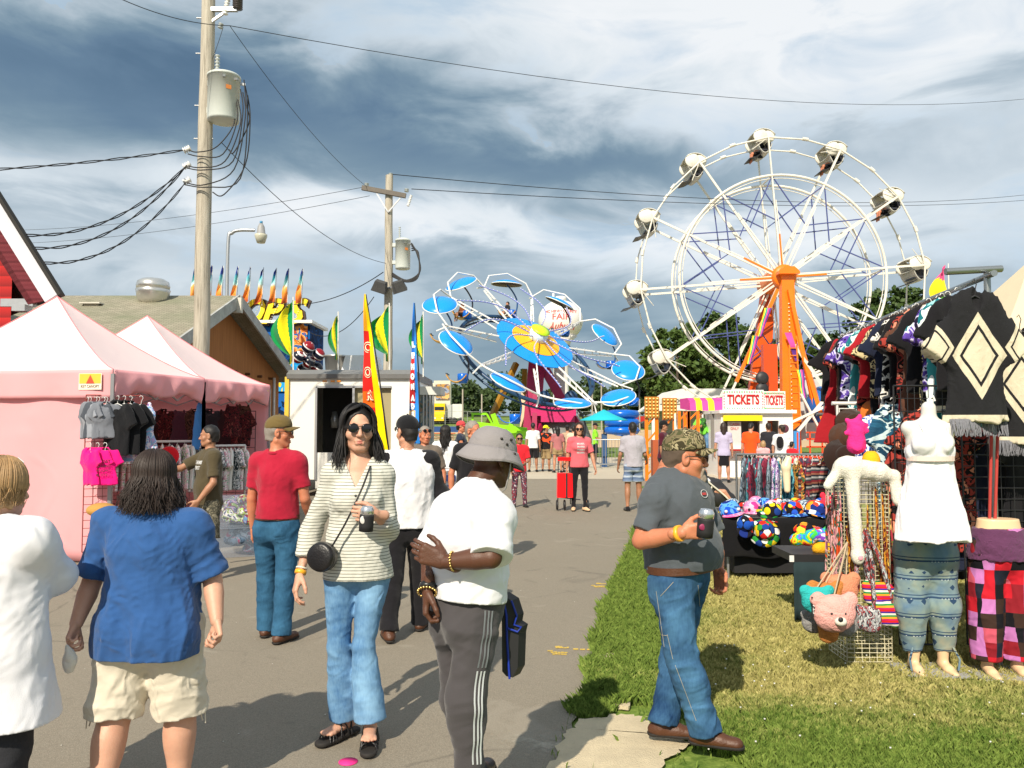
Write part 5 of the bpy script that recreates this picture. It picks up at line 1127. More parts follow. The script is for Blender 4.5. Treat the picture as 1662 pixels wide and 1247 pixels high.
def hoop_booth():
 Y=27.6;e=empty('hoop_game_booth',at(450,700,Y),'blue basketball game booth with big yellow letters OPS behind the shed','game booth');bl=printed('booth art',[S('#0d2d55'),S('#12407a'),S('#0a2344'),S('#1d5ea8')],1.2);
 a,c=at(395,526,Y),at(503,526,Y);b=MB();b.box(((a.x+c.x)/2,Y+1,a.z/2),(c.x-a.x,2,a.z));b.build('wall',bl,e);b=MB();b.box(((a.x+c.x)/2,Y+.9,a.z+.05),(c.x-a.x+.3,2.4,.1));b.build('roof',WHITEP,e)
 b=MB();q=at(487,560,Y-.03);b.box((q.x,Y-.04,q.z),(.5,.03,1.5));b.build('mural',printed('mural',[S('#7a3c1c'),S('#d8732a'),S('#f0a860'),S('#1466a8'),S('#b04a22')],2.2),e)
 b=MB();q=at(478,612,Y-.06);b.box((q.x,Y-.06,q.z),(1.2,.04,1.0));b.build('panel',printed('mural low',[S('#1a86c8'),S('#2aa0dc'),S('#e8c63a')],2.5),e)
 yel=M('sign yellow',S('#ffe01a'),.4,.03);orr=M('sign orange',S('#f0931c'),.4,.05);dk=M('sign edge',(.05,.02,.01,1),.5);bulb=M('sign bulbs',(.8,.75,.6,1),.3)
 for i,(ch,px)in enumerate((('O',374),('O',408),('P',438),('S',476))):
  p=at(px,508,Y-.2);b=MB();b.mi=1;b.text(ch,face_M(p+Vector((.03,.05,-.02)),(1,0,0)),1.22,.88,.07,.35,.06);b.mi=0;b.text(ch,face_M(p+Vector((0,-.06,0)),(1,0,0)),1.18,.76,.03,.35,.035);b.mi=2
  for k in range(8):b.ball(p+Vector((.16+.04*k-.12,-.12,-.3+.08*k)),.018,6)
  b.build('letter',[yel,dk,bulb],e)
 p=at(503,588,21);e2=empty('ball_bunch',p,'bunch of red white and blue basketballs hung over the white trailer roof','basketballs');m,nt,bs=new_mat('tricolour ball');co=obj_co(nt);v=nd(nt,'TexWave',Vector=obj_co(nt,(1,1,1),(.5,.6,.7)),Scale=1.1,Distortion=0).outputs['Fac']
 nt.links.new(ramp(nt,v,[(0,S('#8c1220')),(.33,S('#f2f0f0')),(.66,S('#14182c'))],'CONSTANT'),bs.inputs['Base Color']);bs.inputs['Roughness'].default_value=.25
 for i,(dx,dy)in enumerate(((0,-14),(-16,2),(17,-2),(2,10),(-8,22),(14,20),(0,0))):b=MB();q=at(500+dx,578+dy,21+.1*i);b.ball(q,.17,18,Matrix.Rotation(i*1.3,3,'X'));b.build('basketball',m,e2)
 b=MB();b.tube([p,p+Vector((0,.3,-2.9))],.02,6);b.build('cord',BLACKM,e2)
def trailer():
 Y=18.0;xl,xr=at(478,0,Y).x,at(672,0,Y).x;zt=at(560,612,Y).z;e=empty('concession_trailer',((xl+xr)/2,Y,0),'white concession trailer with an open serving window behind the striped-blouse woman','trailer')
 wm=M('trailer white',(.80,.79,.74,1),.35,.03,2,dirt=.05);x0,x1=at(522,0,Y).x,at(581,0,Y).x;xd=at(640,0,Y).x;zw=at(550,628,Y).z;zb=1.0;b=MB()
 b.box(((xl+x0)/2,Y+.04,zt/2+.2),(x0-xl,.08,zt-.4));b.box(((x0+xd)/2,Y+.04,(zw+zt)/2),(xd-x0,.08,zt-zw));b.box(((x0+x1)/2,Y+.04,.2+zb/2-.1),(x1-x0,.08,zb-.2));b.box(((xd+xr)/2,Y+.04,zt/2+.2),(xr-xd,.08,zt-.4));b.box((xl+.04,Y+2.3,zt/2+.2),(.08,4.5,zt-.4));b.box((xr-.04,Y+2.3,zt/2+.2),(.08,4.5,zt-.4));b.box(((xl+xr)/2,Y+4.5,zt/2+.2),(xr-xl-.2,.08,zt-.4));b.build('body',wm,e)
 b=MB();b.box(((x1+xd)/2,Y+.1,(zw+.3)/2+.1),(xd-x1,.03,zw-.4));b.build('door',M('beige panel',(.34,.29,.16,1),.5,.08),e);b=MB();b.box((x1,Y-.02,zw/2+.2),(.05,.05,zw-.4));b.box(((x0+xd)/2,Y-.02,zw),(xd-x0,.05,.05));b.box((x0,Y-.02,zw/2+.2),(.05,.05,zw-.4));b.build('window_frame',STEEL,e)
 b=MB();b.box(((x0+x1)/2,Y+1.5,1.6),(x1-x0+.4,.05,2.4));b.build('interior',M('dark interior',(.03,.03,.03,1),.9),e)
 for i,(dx,z,s_)in enumerate(((.15,1.75,.35),(.4,1.5,.3),(.6,1.9,.2))):b=MB();b.lathe([(.12*s_*2,-.2),(.14*s_*2,0),(.05,.2)],(x0+dx,Y+1.2,z),10);b.build('utensil',STEEL,e)
 b=MB();N=10;prof=[(Y-.06+.0*i,zt+.0)for i in range(2)]
 b.prism([(xl-.03,Y-.08,zt-.04),(xl-.03,Y-.1,zt+.06),(xl-.03,Y+.15,zt+.17),(xl-.03,Y+4.4,zt+.17),(xl-.03,Y+4.6,zt)],None,(xr-xl+.06,0,0));b.build('roof',M('grey roof edge',(.18,.18,.18,1),.5,.15),e)
 for px in(527,540,550):b=MB();q=at(px,619,Y-.1);b.box(q,(.09,.03,.04));b.build('marker_light',M('amber',(.7,.25,.03,1),.3),e)
 b=MB();q=at(480,0,Y);b.box((xl-.03,Y-.03,zt/2+.2),(.09,.06,zt-.4));b.build('corner_trim',M('yellow trim',(.75,.5,.05,1),.5),e)
 zr=zt+.17;q=at(545,608,Y+1.2);b=MB();b.lathe([(.24,0),(.27,.38),(.30,.38),(.30,.42),(.27,.42)],(q.x,Y+1.2,zr),20);tag(b.build('exhaust_drum',M('spun aluminium',(.62,.61,.58,1),.3,.06,6,metal=.75)),'shiny metal exhaust drum on the white trailer roof','exhaust vent')
 b=MB();q=at(588,600,Y+1.2);b.box((q.x,Y+1.3,zr+.2),(.85,1,.4),top=.82);tag(b.build('roof_unit',M('white shell',(.82,.82,.82,1),.4)),'white rounded air conditioner on the trailer roof','air conditioner')
 Y3=19.5;a,c=at(664,0,Y3),at(700,0,Y3);z=at(680,640,Y3).z;e=empty('display_stand',(a.x,Y3,0),'metal stand covered in faded posters between trailer and blue banner','display stand');b=MB();b.box(((a.x+c.x)/2-.1,Y3+.4,z/2+.1),(c.x-a.x+.3,.8,z-.2));b.build('panel',printed('faded posters',[S('#8c9a96'),S('#b8b9a8'),S('#6e8a9a'),S('#a58d78'),S('#5b7466')],3.5,stretch=(1,1,.6)),e);b=MB();b.box(((a.x+c.x)/2-.1,Y3+.4,z+.08),(c.x-a.x+.8,1.1,.2));b.build('canopy',M('pale awning',(.6,.6,.56,1),.6,.1),e)
 for i in range(4):b=MB();x=at(692+i*5,0,Y3).x;b.tube([(x,Y3-.1,0),(x,Y3-.1,z)],.025,6);b.build('post',STEEL,e)
 Y4=16.8;c=gp(716,820);p=at(716,772,11.2);e=empty('white_counter',(p.x,11.2,0),'white and blue printed cooler box on a stand by the walkway','cooler');b=MB();b.box((p.x,11.2,p.z-.1),(.46,.5,.36));b.build('box',M('white shell',(.82,.82,.82,1),.4),e);b=MB();b.box((p.x,10.94,p.z-.02),(.44,.02,.08));b.box((p.x-.06,10.935,p.z-.14),(.2,.02,.03),M=Matrix.Rotation(.3,3,'Y'));b.box((p.x+.09,10.935,p.z-.14),(.16,.02,.03),M=Matrix.Rotation(-.35,3,'Y'));b.build('print',M('print blue',(.05,.15,.5,1),.5),e)
 for sx in(-.2,.2):
  for sy in(-.2,.2):b=MB();b.box((p.x+sx,11.2+sy,(p.z-.28)/2),(.04,.04,p.z-.28));b.build('leg',STEEL,e)
SKP=(.52,.27,.17,1);SKL=(.62,.36,.25,1);SKR=(.56,.22,.12,1);SKD=(.10,.04,.02,1);SKM=(.38,.19,.11,1)
BLACKH=M('black hair',(.010,.008,.008,1),.55,.3,60);BROWNH=M('dark brown hair',(.026,.014,.010,1),.55,.35,50)
BLONDH=M('blond hair',(.36,.22,.10,1),.5,.45,45);GREYH=M('grey hair',(.25,.22,.19,1),.6,.3,60)
def can(par,c,m=1.0,top_s=1,lab=(.015,.012,.012,1),tilt=(0,0)):
 pass
def strap(name,pts,w,t,mat,par,nrm):
 b=MB();pts=[Vector(p)for p in pts]
 n=len(pts)
 nr=[Vector(x)for x in nrm]if hasattr(nrm[0],'__len__')else[Vector(nrm)]*n
 vs=[];fs=[]
 for i,p in enumerate(pts):
  tg=(pts[min(i+1,n-1)]-pts[max(i-1,0)]).normalized();sd=tg.cross(nr[i]).normalized()
  for a,b_ in((-1,0),(1,0),(1,1),(-1,1)):vs.append(p+sd*a*w/2+nr[i]*b_*t)
 for i in range(n-1):
  for k in range(4):k2=(k+1)%4;fs.append((i*4+k,i*4+k2,(i+1)*4+k2,(i+1)*4+k))
 b.sm=False;b.add(vs,fs+[(0,1,2,3),tuple((n-1)*4+k for k in(3,2,1,0))]);return b.build(name,mat,par)
def drink_can(c,axis,label,m=1.0,art=0):
 b=MB();M3=Vector((0,0,1)).rotation_difference(Vector(axis)).to_matrix()
 k=m
 b.mi=0;b.lathe([(.024*k,0),(.0325*k,.008*k),(.033*k,.012*k)],Vector(c),24,M3)
 b.mi=1;b.lathe([(.0335*k,.0*k+.004),(.0345*k,.03*k),(.0345*k,.075*k),(.0338*k,.082*k)],Vector(c),24,M3)
 b.mi=0;b.lathe([(.033*k,.08*k),(.033*k,.108*k),(.027*k,.118*k),(.0265*k,.121*k),(.0245*k,.121*k),(.0235*k,.117*k),(0.001,.117*k)],Vector(c),24,M3)
 o=b.build('drink_can',[M('aluminium',(.75,.76,.78,1),.22,.05,20,metal=.9),M('black foam sleeve',(.012,.011,.013,1),.7)])
 tag(o,label,'drink can');return o
def wristband(J,n,col,par,off=.012,r=.031,w=.016,name='wristband',bulge=0):
 d=J['w'+n]-J['e'+n];d=Vector(d).normalized();c=Vector(J['w'+n])-d*off;M3=Vector((0,0,1)).rotation_difference(d).to_matrix()
 b=MB();b.lathe([(r,-w/2),(r+.002,-w/2),(r+.0025+bulge,0),(r+.002,w/2),(r,w/2)],c,22,M3);return b.build(name,M('band %s'%(col,),col,.35,.05),par)
def belt(J,par,mat,z=.09,grow=0,w=.034,g=(1,1,1),buckle=False):
 f,s,u=J['f'],J['s'],J['u'];m=J['H']/1.75;c=J['pel']+u*z*m;b=MB();vs=[]
 rx,ry=(.150*(g[0]*.4+g[2]*.6))*m+.016+grow,(.108*(g[1]*.5+g[2]*.5))*m+.012+grow;N=40
 pr=[(1,-w/2),(1.0,w/2),(1.03,w/2),(1.03,-w/2)]
 for i in range(N):
  t=2*PI*i/N
  for k,z_ in pr:vs.append(c+s*math.cos(t)*rx*k+f*math.sin(t)*ry*k+u*z_)
 fs=[(i*4+k,((i+1)%N)*4+k,((i+1)%N)*4+(k+1)%4,i*4+(k+1)%4)for i in range(N)for k in range(4)]
 b.add(vs,fs);return b.build('belt',mat,par)
DEN_L=denim('light',S('#346293'),S('#86b0d2'));DEN_B=denim('mid',S('#1d3f66'),S('#4f7fa6'));DEN_D=denim('worn',S('#17355c'),S('#4a7599'),6)
BROWNL=M('brown leather',(.085,.03,.012,1),.5,.25,20,.3,90);SOLE=M('dark sole',(.018,.015,.013,1),.8,.2)
BLACKL=M('black leather',(.010,.009,.010,1),.35,.2,20,.2,120)
def woman_center():
 Y0=4.12;p=at(577,1190,Y0)
 J=joints(1.66,(p.x,Y0,0),4,head=(12,-2),sw=.78,legs={'L':((-1,1),(3,0)),'R':((3,3),(-2,1))},ov={'eL':(630,862,.02),'wL':(612,836,-.17),'eR':(506,862,.05),'wR':(487,932,-.04),'kL':(590,1050,-.03),'kR':(551,1050,.0),'aL':(601,1166,-.02),'aR':(560,1160,.08)},Y0=Y0)
 J['tL']=v3(.12,-1,0);J['tR']=v3(-.55,-.8,0)
 st=stripes('blouse',[S('#d3d2c8'),S('#cfcec4'),S('#d3d2c8'),S('#77796f')],.0040,'Z',.85,.35)
 cc=npv(at(594,843,Y0-.27));
 par=person(J,'woman in round sunglasses, striped blouse and flared light jeans, walking forward with a can',skin=SKL,g=(.86,.92,.96),ga=.74,gl=.9,h=.006,bust=.006,hs=1.06,hh=.0034,hd=.0034,jaw=.86,top=dict(mat=st,sleeve=1.62,hem=-.035,loose=.012,slv_loose=.026,neck='v',wr=.006,flare=.018,vdep=.13,slv_end=.043,ws=18,nsize=1.05,name='blouse'),bottom=dict(mat=DEN_L,loose=.006,end=.078,knee=.055,wr=.0035,ws=20,waist=.06,name='jeans'),hair=dict(kind='long',mat=BLACKH,length=.23,n=900,gap=58,wave=.005,curl_n=4,r=.0025,thick=.018,lenvar=.35,inward=-.32,spread=.02,bang=1),specs=dict(shape=.025),feet='sandal',eyes=False,hands={'L':dict(d=v3(-.75,-.55,.1),n=v3(-.5,.85,.0),th=v3(0,0,1),curl=.85,thumb=.6),'R':dict(n=v3(.6,.3,0),th=v3(.3,-1,0),curl=.45)})
 for n in 'LR':
  a=J['a'+n];t=_n3(J['t'+n]*v3(1,1,0));sd=v3(-t[1],t[0],0);g0=v3(a[0],a[1],0)
  q=SDF(g0-.25,g0+v3(.25,.25,.12),.006);q.cone(g0-t*.06+v3(0,0,.018),g0+t*.15+v3(0,0,.014),[.037,.036,.045,.04],.01);q.cut(g0+v3(0,0,.004),v3(0,0,-1));q.cut(g0+v3(0,0,.026),v3(0,0,1))
  so=sdf_mesh('sandal',q,SOLE,par);b=MB()
  def arc(y0,y1,hz,r=.0045):
   pts=[]
   for i in range(9):
    q_=-1+i/4;y=lerp(y0,y1,i/8);pts.append(g0+sd*q_*.042+t*y+v3(0,0,.018+hz*(1-q_*q_)**.5))
   b.tube(pts,r,6)
  arc(.045,.115,.052);arc(.115,.045,.052);arc(.09,.135,.04);arc(.135,.09,.04);arc(.01,.06,.068);arc(.06,.01,.068);arc(-.03,-.01,.085,.006);b.build('strap',BLACKL,so)
 f,s,u=J['f'],J['s'],J['u']
 bg=npv(at(523,904,Y0-.155));fb=_n3(v3(-.25,-1,.1));Mx=Vector((0,0,1)).rotation_difference(Vector(fb)).to_matrix()
 e=empty('shoulder_bag',(bg[0],bg[1],bg[2]-.07),'small round black leather bag hanging at the hip of the striped-blouse woman','bag')
 b=MB();b.lathe([(.055,-.04),(.066,-.036),(.0705,-.025),(.0705,.02),(.067,.032),(.055,.037),(.02,.039)],bg,36,Mx,sx=1,sy=1);b.build('body',BLACKL,e)
 b=MB();b.lathe([(.071,.004),(.0735,.006),(.0735,.010),(.071,.012)],bg,36,Mx);b.build('zipper',M('black zip',(.03,.03,.03,1),.4),e)
 top=npv(at(612,785,Y0-.09));pts=[]
 P0=[npv(at(604,742,Y0+.03)),npv(at(601,758,Y0-.075)),npv(at(589,790,Y0-.15)),npv(at(574,824,Y0-.165)),npv(at(558,855,Y0-.168)),npv(at(541,884,Y0-.17)),npv(at(533,895,Y0-.165))]
 strap('strap',P0,.009,.004,BLACKL,e,v3(0,-1,.1))
 can_=drink_can(cc-v3(0,0,.06),(0.06,-.04,1),'black sleeved drink can in the hand of the striped-blouse woman')
 b=MB();b.mi=0;b.ball(Vector(cc)+Vector((-.006,-.0335,.0)),(.017,.003,.02),14);b.build('label',M('can badge',(.6,.58,.55,1),.5),can_)
 wristband(J,'R',(.9,.42,.03,1),par,.01,.027,.02);wristband(J,'R',(.75,.72,.6,1),par,.03,.027,.008)
 P=J['P']
 for sg in(1,-1):b=MB();b.tube([P((.083)*sg,-.006+.013*math.sin(t),-.058+.026*math.cos(t))for t in[2*PI*i/16 for i in range(17)]],.0013,5,False);b.build('earring',M('gold',(.8,.55,.2,1),.25,metal=1),par)
 for i in range(3):b=MB();b.ball(J['chest']+J['f']*.128+J['u']*(.015-.035*i)+J['s']*.004,.0065,8);b.build('button',M('dark button',(.03,.03,.03,1),.3),J['top'])
def woman_blue():
 Y0=3.42;p=at(240,1200,Y0)
 J=joints(1.45,(p.x,Y0,0),178,head=(0,3),sw=1.28,hw=1.35,legs={'L':((-8,3),(-20,0)),'R':((6,3),(0,0))},ov={'eL':(150,943,.03),'wL':(124,1012,-.08),'eR':(345,940,.04),'wR':(352,1008,-.05)},Y0=Y0)
 blue=stripes('heather tee',[S('#2c5188'),S('#31578e'),S('#284b80'),S('#365d95')],.0021,'Z',.95,.5,.004)
 blue=cloth('blue heather',S('#2f568d'),.12,.55,9)
 kh=cloth('khaki',S('#cfc6b4'),.06,.5,12)
 par=person(J,'woman in blue tee and cream cropped shorts walking away, long dark wavy hair',skin=SKL,g=(1.30,1.45,1.44),ga=1.22,gl=1.38,h=.006,hh=.0036,hd=.005,hs=1.0,glute=1.1,neck=1.15,top=dict(mat=blue,sleeve=.86,hem=-.10,loose=.010,slv_loose=.026,neck='crew',wr=.012,flare=.02,ws=13),bottom=dict(mat=kh,length=1.0,loose=.014,end=.108,wr=.008,ws=16,name='cropped_shorts'),shoes=(M('white shoe',(.7,.7,.7,1),.6),M('white sole',(.6,.6,.6,1),.6)),hair=dict(kind='long',mat=BROWNH,length=.2,n=1900,gap=45,wave=.010,curl_n=7,r=.0022,thick=.026,flare=.012,inward=-.2,spread=.03,lenvar=.5),hands={'L':dict(curl=.8,n=v3(1,.2,0)),'R':dict(curl=.9,n=v3(-.8,-.6,0),th=v3(-.3,.9,.0))},belly=.02)
 w=J['wL'];d=_n3(J['wL']-J['eL']);c=w+d*.135+v3(.022,0,-.025)
 q=SDF(c-.09,c+.09,.004);q.ell(c,(.028,.02,.042),None,.01);q.cone(c+v3(0,0,.03),c+v3(-.01,0,.065),[.016,.007],.02);q.wrinkle(.004,60,3)
 o=sdf_mesh('cloth_pouch',q,cloth('cream pouch',S('#d8d0c4'),.1,.5,20));tag(o,'small crumpled cream pouch held by the woman in the blue tee','pouch')
 for n,sg in(('L',1),('R',-1)):
  b=MB();k=J['k'+n];base=k+J['s']*sg*.1+v3(0,0,.03);b.tube([base,base+v3(.01*sg,-.01,-.03),base+v3(0,-.01,-.07)],.003,5);b.tube([base,base+v3(-.01*sg,-.01,-.04),base+v3(-.012*sg,-.01,-.08)],.0026,5);b.build('drawstring',kh,J['bot'])
 for n in 'LR':
  a=J['a'+n];b=MB();b.lathe([(.044,-.05),(.046,0),(.047,.035),(.043,.037)],a,20);b.build('sock',cloth('white sock',(.75,.75,.75,1)),par)
def woman_white():
 Y0=3.12;p=at(-12,1200,Y0)
 J=joints(1.42,(p.x,Y0,0),158,head=(-4,5),sw=1.25,hw=1.2,legs={'L':((2,3),(0,0)),'R':((-4,3),(-8,0))},ov={'eR':(88,935,.10),'wR':(100,925,.33)},Y0=Y0)
 wh=cloth('white top',S('#dcdce1'),.03,.6,5)
 par=person(J,'woman with short blond hair and white headband in a loose white top and black trousers',skin=SKL,g=(1.28,1.45,1.35),ga=1.3,gl=1.2,h=.0065,hh=.005,hd=.004,neck=1.1,hs=1.1,glute=.7,top=dict(mat=wh,sleeve=1.25,hem=-.25,loose=.03,slv_loose=.035,neck='crew',wr=.010,flare=.045,ws=9,name='loose_top'),bottom=dict(mat=M('cloth black slacks',(.016,.017,.022,1),.9,.2,40,.2,200),loose=.02,end=.085,knee=.085,wr=.006),shoes=(BLACKL,SOLE),hair=dict(kind='long',mat=BLONDH,length=.085,n=1500,gap=62,wave=.007,curl_n=9,r=.0024,thick=.026,inward=.28,spread=.03,lenvar=.5))
 P=J['P'];b=MB();b.tube([P(-.085,.0,.03),P(-.088,.01,.07),P(-.06,.03,.118),P(0,.045,.135),P(.06,.03,.118),P(.088,.01,.07),P(.085,0,.03)],.004,6)
 b.build('headband',M('white plastic',(.8,.8,.78,1),.3),par)
def man_bucket():
 Y0=3.08;p=at(752,1200,Y0)
 J=joints(1.66,(p.x,Y0,0),140,lean=9,head=(-12,12),sw=1.15,hw=.9,legs={'L':((6,0),(-2,0)),'R':((-1,1),(-8,1))},ov={'head':(800,742,.10),'neck':(774,790,.05),'sL':(722,838,.13),'sR':(806,840,-.09),'eL':(703,898,.12),'wL':(694,955,.0),'eR':(797,905,-.17),'wR':(722,912,-.13),'chest':(762,870,.05),'waist':(758,935,.06),'pel':(757,985,.06),'hR':(772,1005,.0),'hL':(742,1003,.14),'kR':(757,1130,-.05),'kL':(748,1128,.14),'aR':(762,1262,-.05),'aL':(764,1245,.2)},Y0=Y0)
 wh=cloth('white tee',S('#dedee2'),.03,.6,5)
 tr=cloth('grey track',S('#474446'),.06,.5,5)
 par=person(J,'man in grey bucket hat, white tee and striped track pants, hands behind his back',skin=SKD,g=(.92,1.1,.88),ga=1.05,gl=.86,h=.006,hs=1.02,hh=.0034,hd=.004,top=dict(mat=wh,sleeve=.95,hem=.03,loose=.014,slv_loose=.036,wr=.012,ws=11,flare=.0,name='tee_shirt'),bottom=dict(mat=tr,loose=.02,end=.052,knee=.075,wr=.008,ws=12,name='track_pants',waist=.08),shoes=(BLACKL,SOLE),hands={'L':dict(curl=.75,n=v3(.6,.1,.1),th=v3(-.3,-.9,0),d=v3(-.05,-.1,-1)),'R':dict(d=v3(-.9,-.0,.35),n=v3(-.1,1,0),th=v3(.1,0,1),curl=.5)})
 P=J['P'];m=J['mm'];f,s,u=J['hf'],J['hs'],J['hu'];A=np.stack([s,f,u],1)
 hm=M('grey canvas',S('#8d8889'),.95,.1,12,.4,260,wr=.3,ws=14);q=SDF(J['head']-.25,J['head']+.25,.005)
 q.ell(P(0,-.008,.03),(.094*m,.107*m,.098*m),A,.01);q.cut(P(0,0,.02),-u);q.cut(P(0,0,.118),u,0);q.wrinkle(.003,30,3);hat=sdf_mesh('bucket_hat',q,hm,par)
 b=MB()
 def brim(a,t):
  w=2*PI*a;k=1+t*.36;return P(math.sin(w)*.095*k,math.cos(w)*.108*k-.008,.03-t*.055+.008*math.sin(3*w)*t)
 b.sheet(brim,48,6,True,.004);b.tube([brim(i/48,1.0)for i in range(49)],.0032,5,False)
 for rr in(.4,.7):b.tube([Vector(brim(i/48,rr))+Vector(u)*.0006 for i in range(49)],.0012,4,False)
 b.build('brim',hm,hat)
 for(x,y,z)in((-.085,-.035,.07),(-.093,-.01,.052),(-.09,.01,.075),(-.1,.03,.022)):b=MB();b.ball(P(x,y,z),.006,8);b.build('eyelet',M('dark eyelet',(.04,.035,.03,1),.4,metal=.6),hat)
 b=MB();b.tube([P(-.083,.03,.02),P(-.082,.035,-.05),P(-.06,.045,-.12),P(-.03,.05,-.135)],.003,6);b.build('chin_cord',M('grey cord',(.35,.33,.33,1),.7),hat)
 hcap=MB()
 wristband(J,'L',(.012,.012,.012,1),par,.002,.031,.022,'watch');
 b=MB();d=Vector(_n3(J['wR']-J['eR']));M3=Vector((0,0,1)).rotation_difference(d).to_matrix();c=Vector(J['wR'])-d*.03
 for i in range(20):b.ball(c+M3@Vector((math.cos(i*PI/10)*.033,math.sin(i*PI/10)*.033,0)),.0052,7)
 d=Vector(_n3(J['wL']-J['eL']));M3=Vector((0,0,1)).rotation_difference(d).to_matrix();c=Vector(J['wL'])+d*.018
 for i in range(18):b.ball(c+M3@Vector((math.cos(i*PI/9)*.034,math.sin(i*PI/9)*.034,0)),.006,7)
 b.build('bracelet',M('gold',(.8,.55,.2,1),.25,metal=1),par)
 bot=J['bot'];from mathutils.bvhtree import BVHTree
 me=bot.data;bv=BVHTree.FromPolygons([v.co for v in me.vertices],[tuple(p_.vertices)for p_ in me.polygons]);eye=None
 hip,kn,an=J['hR'],J['kR'],J['aR'];out=Vector(_n3(-J['s']*1.0-J['f']*.25))
 def side_pt(t,off):
  c=Vector(lerp(hip+J['u']*.06,kn,t*2)if t<.5 else lerp(kn,an,(t-.5)*2));c=c+Vector(J['f'])*off
  r=bv.ray_cast(c+out*.3,-out);return(r[0]+out*.002)if r[0]is not None else c+out*.08
 for k,off in enumerate((-.016,0,.016)):
  b=MB();pts=[side_pt(t,off)for t in np.linspace(.34,.9,30)];pts=[(pts[max(i-1,0)]+pts[i]+pts[min(i+1,len(pts)-1)])/3+out*.001 for i in range(len(pts))]
  w=Vector(J['f'])*.0045;vs=[p_+w*a for p_ in pts for a in(-1,1)];b.sm=True;b.add(vs,[(2*i,2*i+1,2*i+3,2*i+2)for i in range(len(pts)-1)]);b.build('stripe',M('white stripe',(.78,.78,.8,1),.7),bot)
  b=MB();pts=[side_pt(t,off)for t in np.linspace(.02,.335,18)];pts=[(pts[max(i-1,0)]+pts[i]+pts[min(i+1,len(pts)-1)])/3+out*.001 for i in range(len(pts))]
  vs=[p_+w*a for p_ in pts for a in(-1,1)];b.sm=True;b.add(vs,[(2*i,2*i+1,2*i+3,2*i+2)for i in range(len(pts)-1)]);b.build('upper_stripe',M('pale stripe',(.25,.26,.28,1),.7),bot)
 e=tag(empty('drawstring_bag',at(828,1100,Y0+.05)),'black bag with bright blue edging hanging in front of the man in grey track pants','bag')
 pts=[(814,965),(830,975),(838,1000),(836,1012),(845,1018),(842,1030),(840,1085),(832,1100),(822,1098),(815,1090)]
 b=MB();P3=[at(x,y,Y0+.10)for x,y in pts];b.prism(P3,None,(.03,.05,0));b.build('body',M('black nylon',(.012,.012,.014,1),.6),e)
 b=MB();b.tube([at(x,y,Y0+.095)for x,y in((816,966),(822,1000),(823,1040),(827,1102))],.005,6);b.tube([at(x,y,Y0+.09)for x,y in((830,975),(839,1000),(834,1014),(846,1018),(840,1026),(824,1020))],.0045,6);b.build('edging',M('blue edging',S('#12309a'),.6),e)
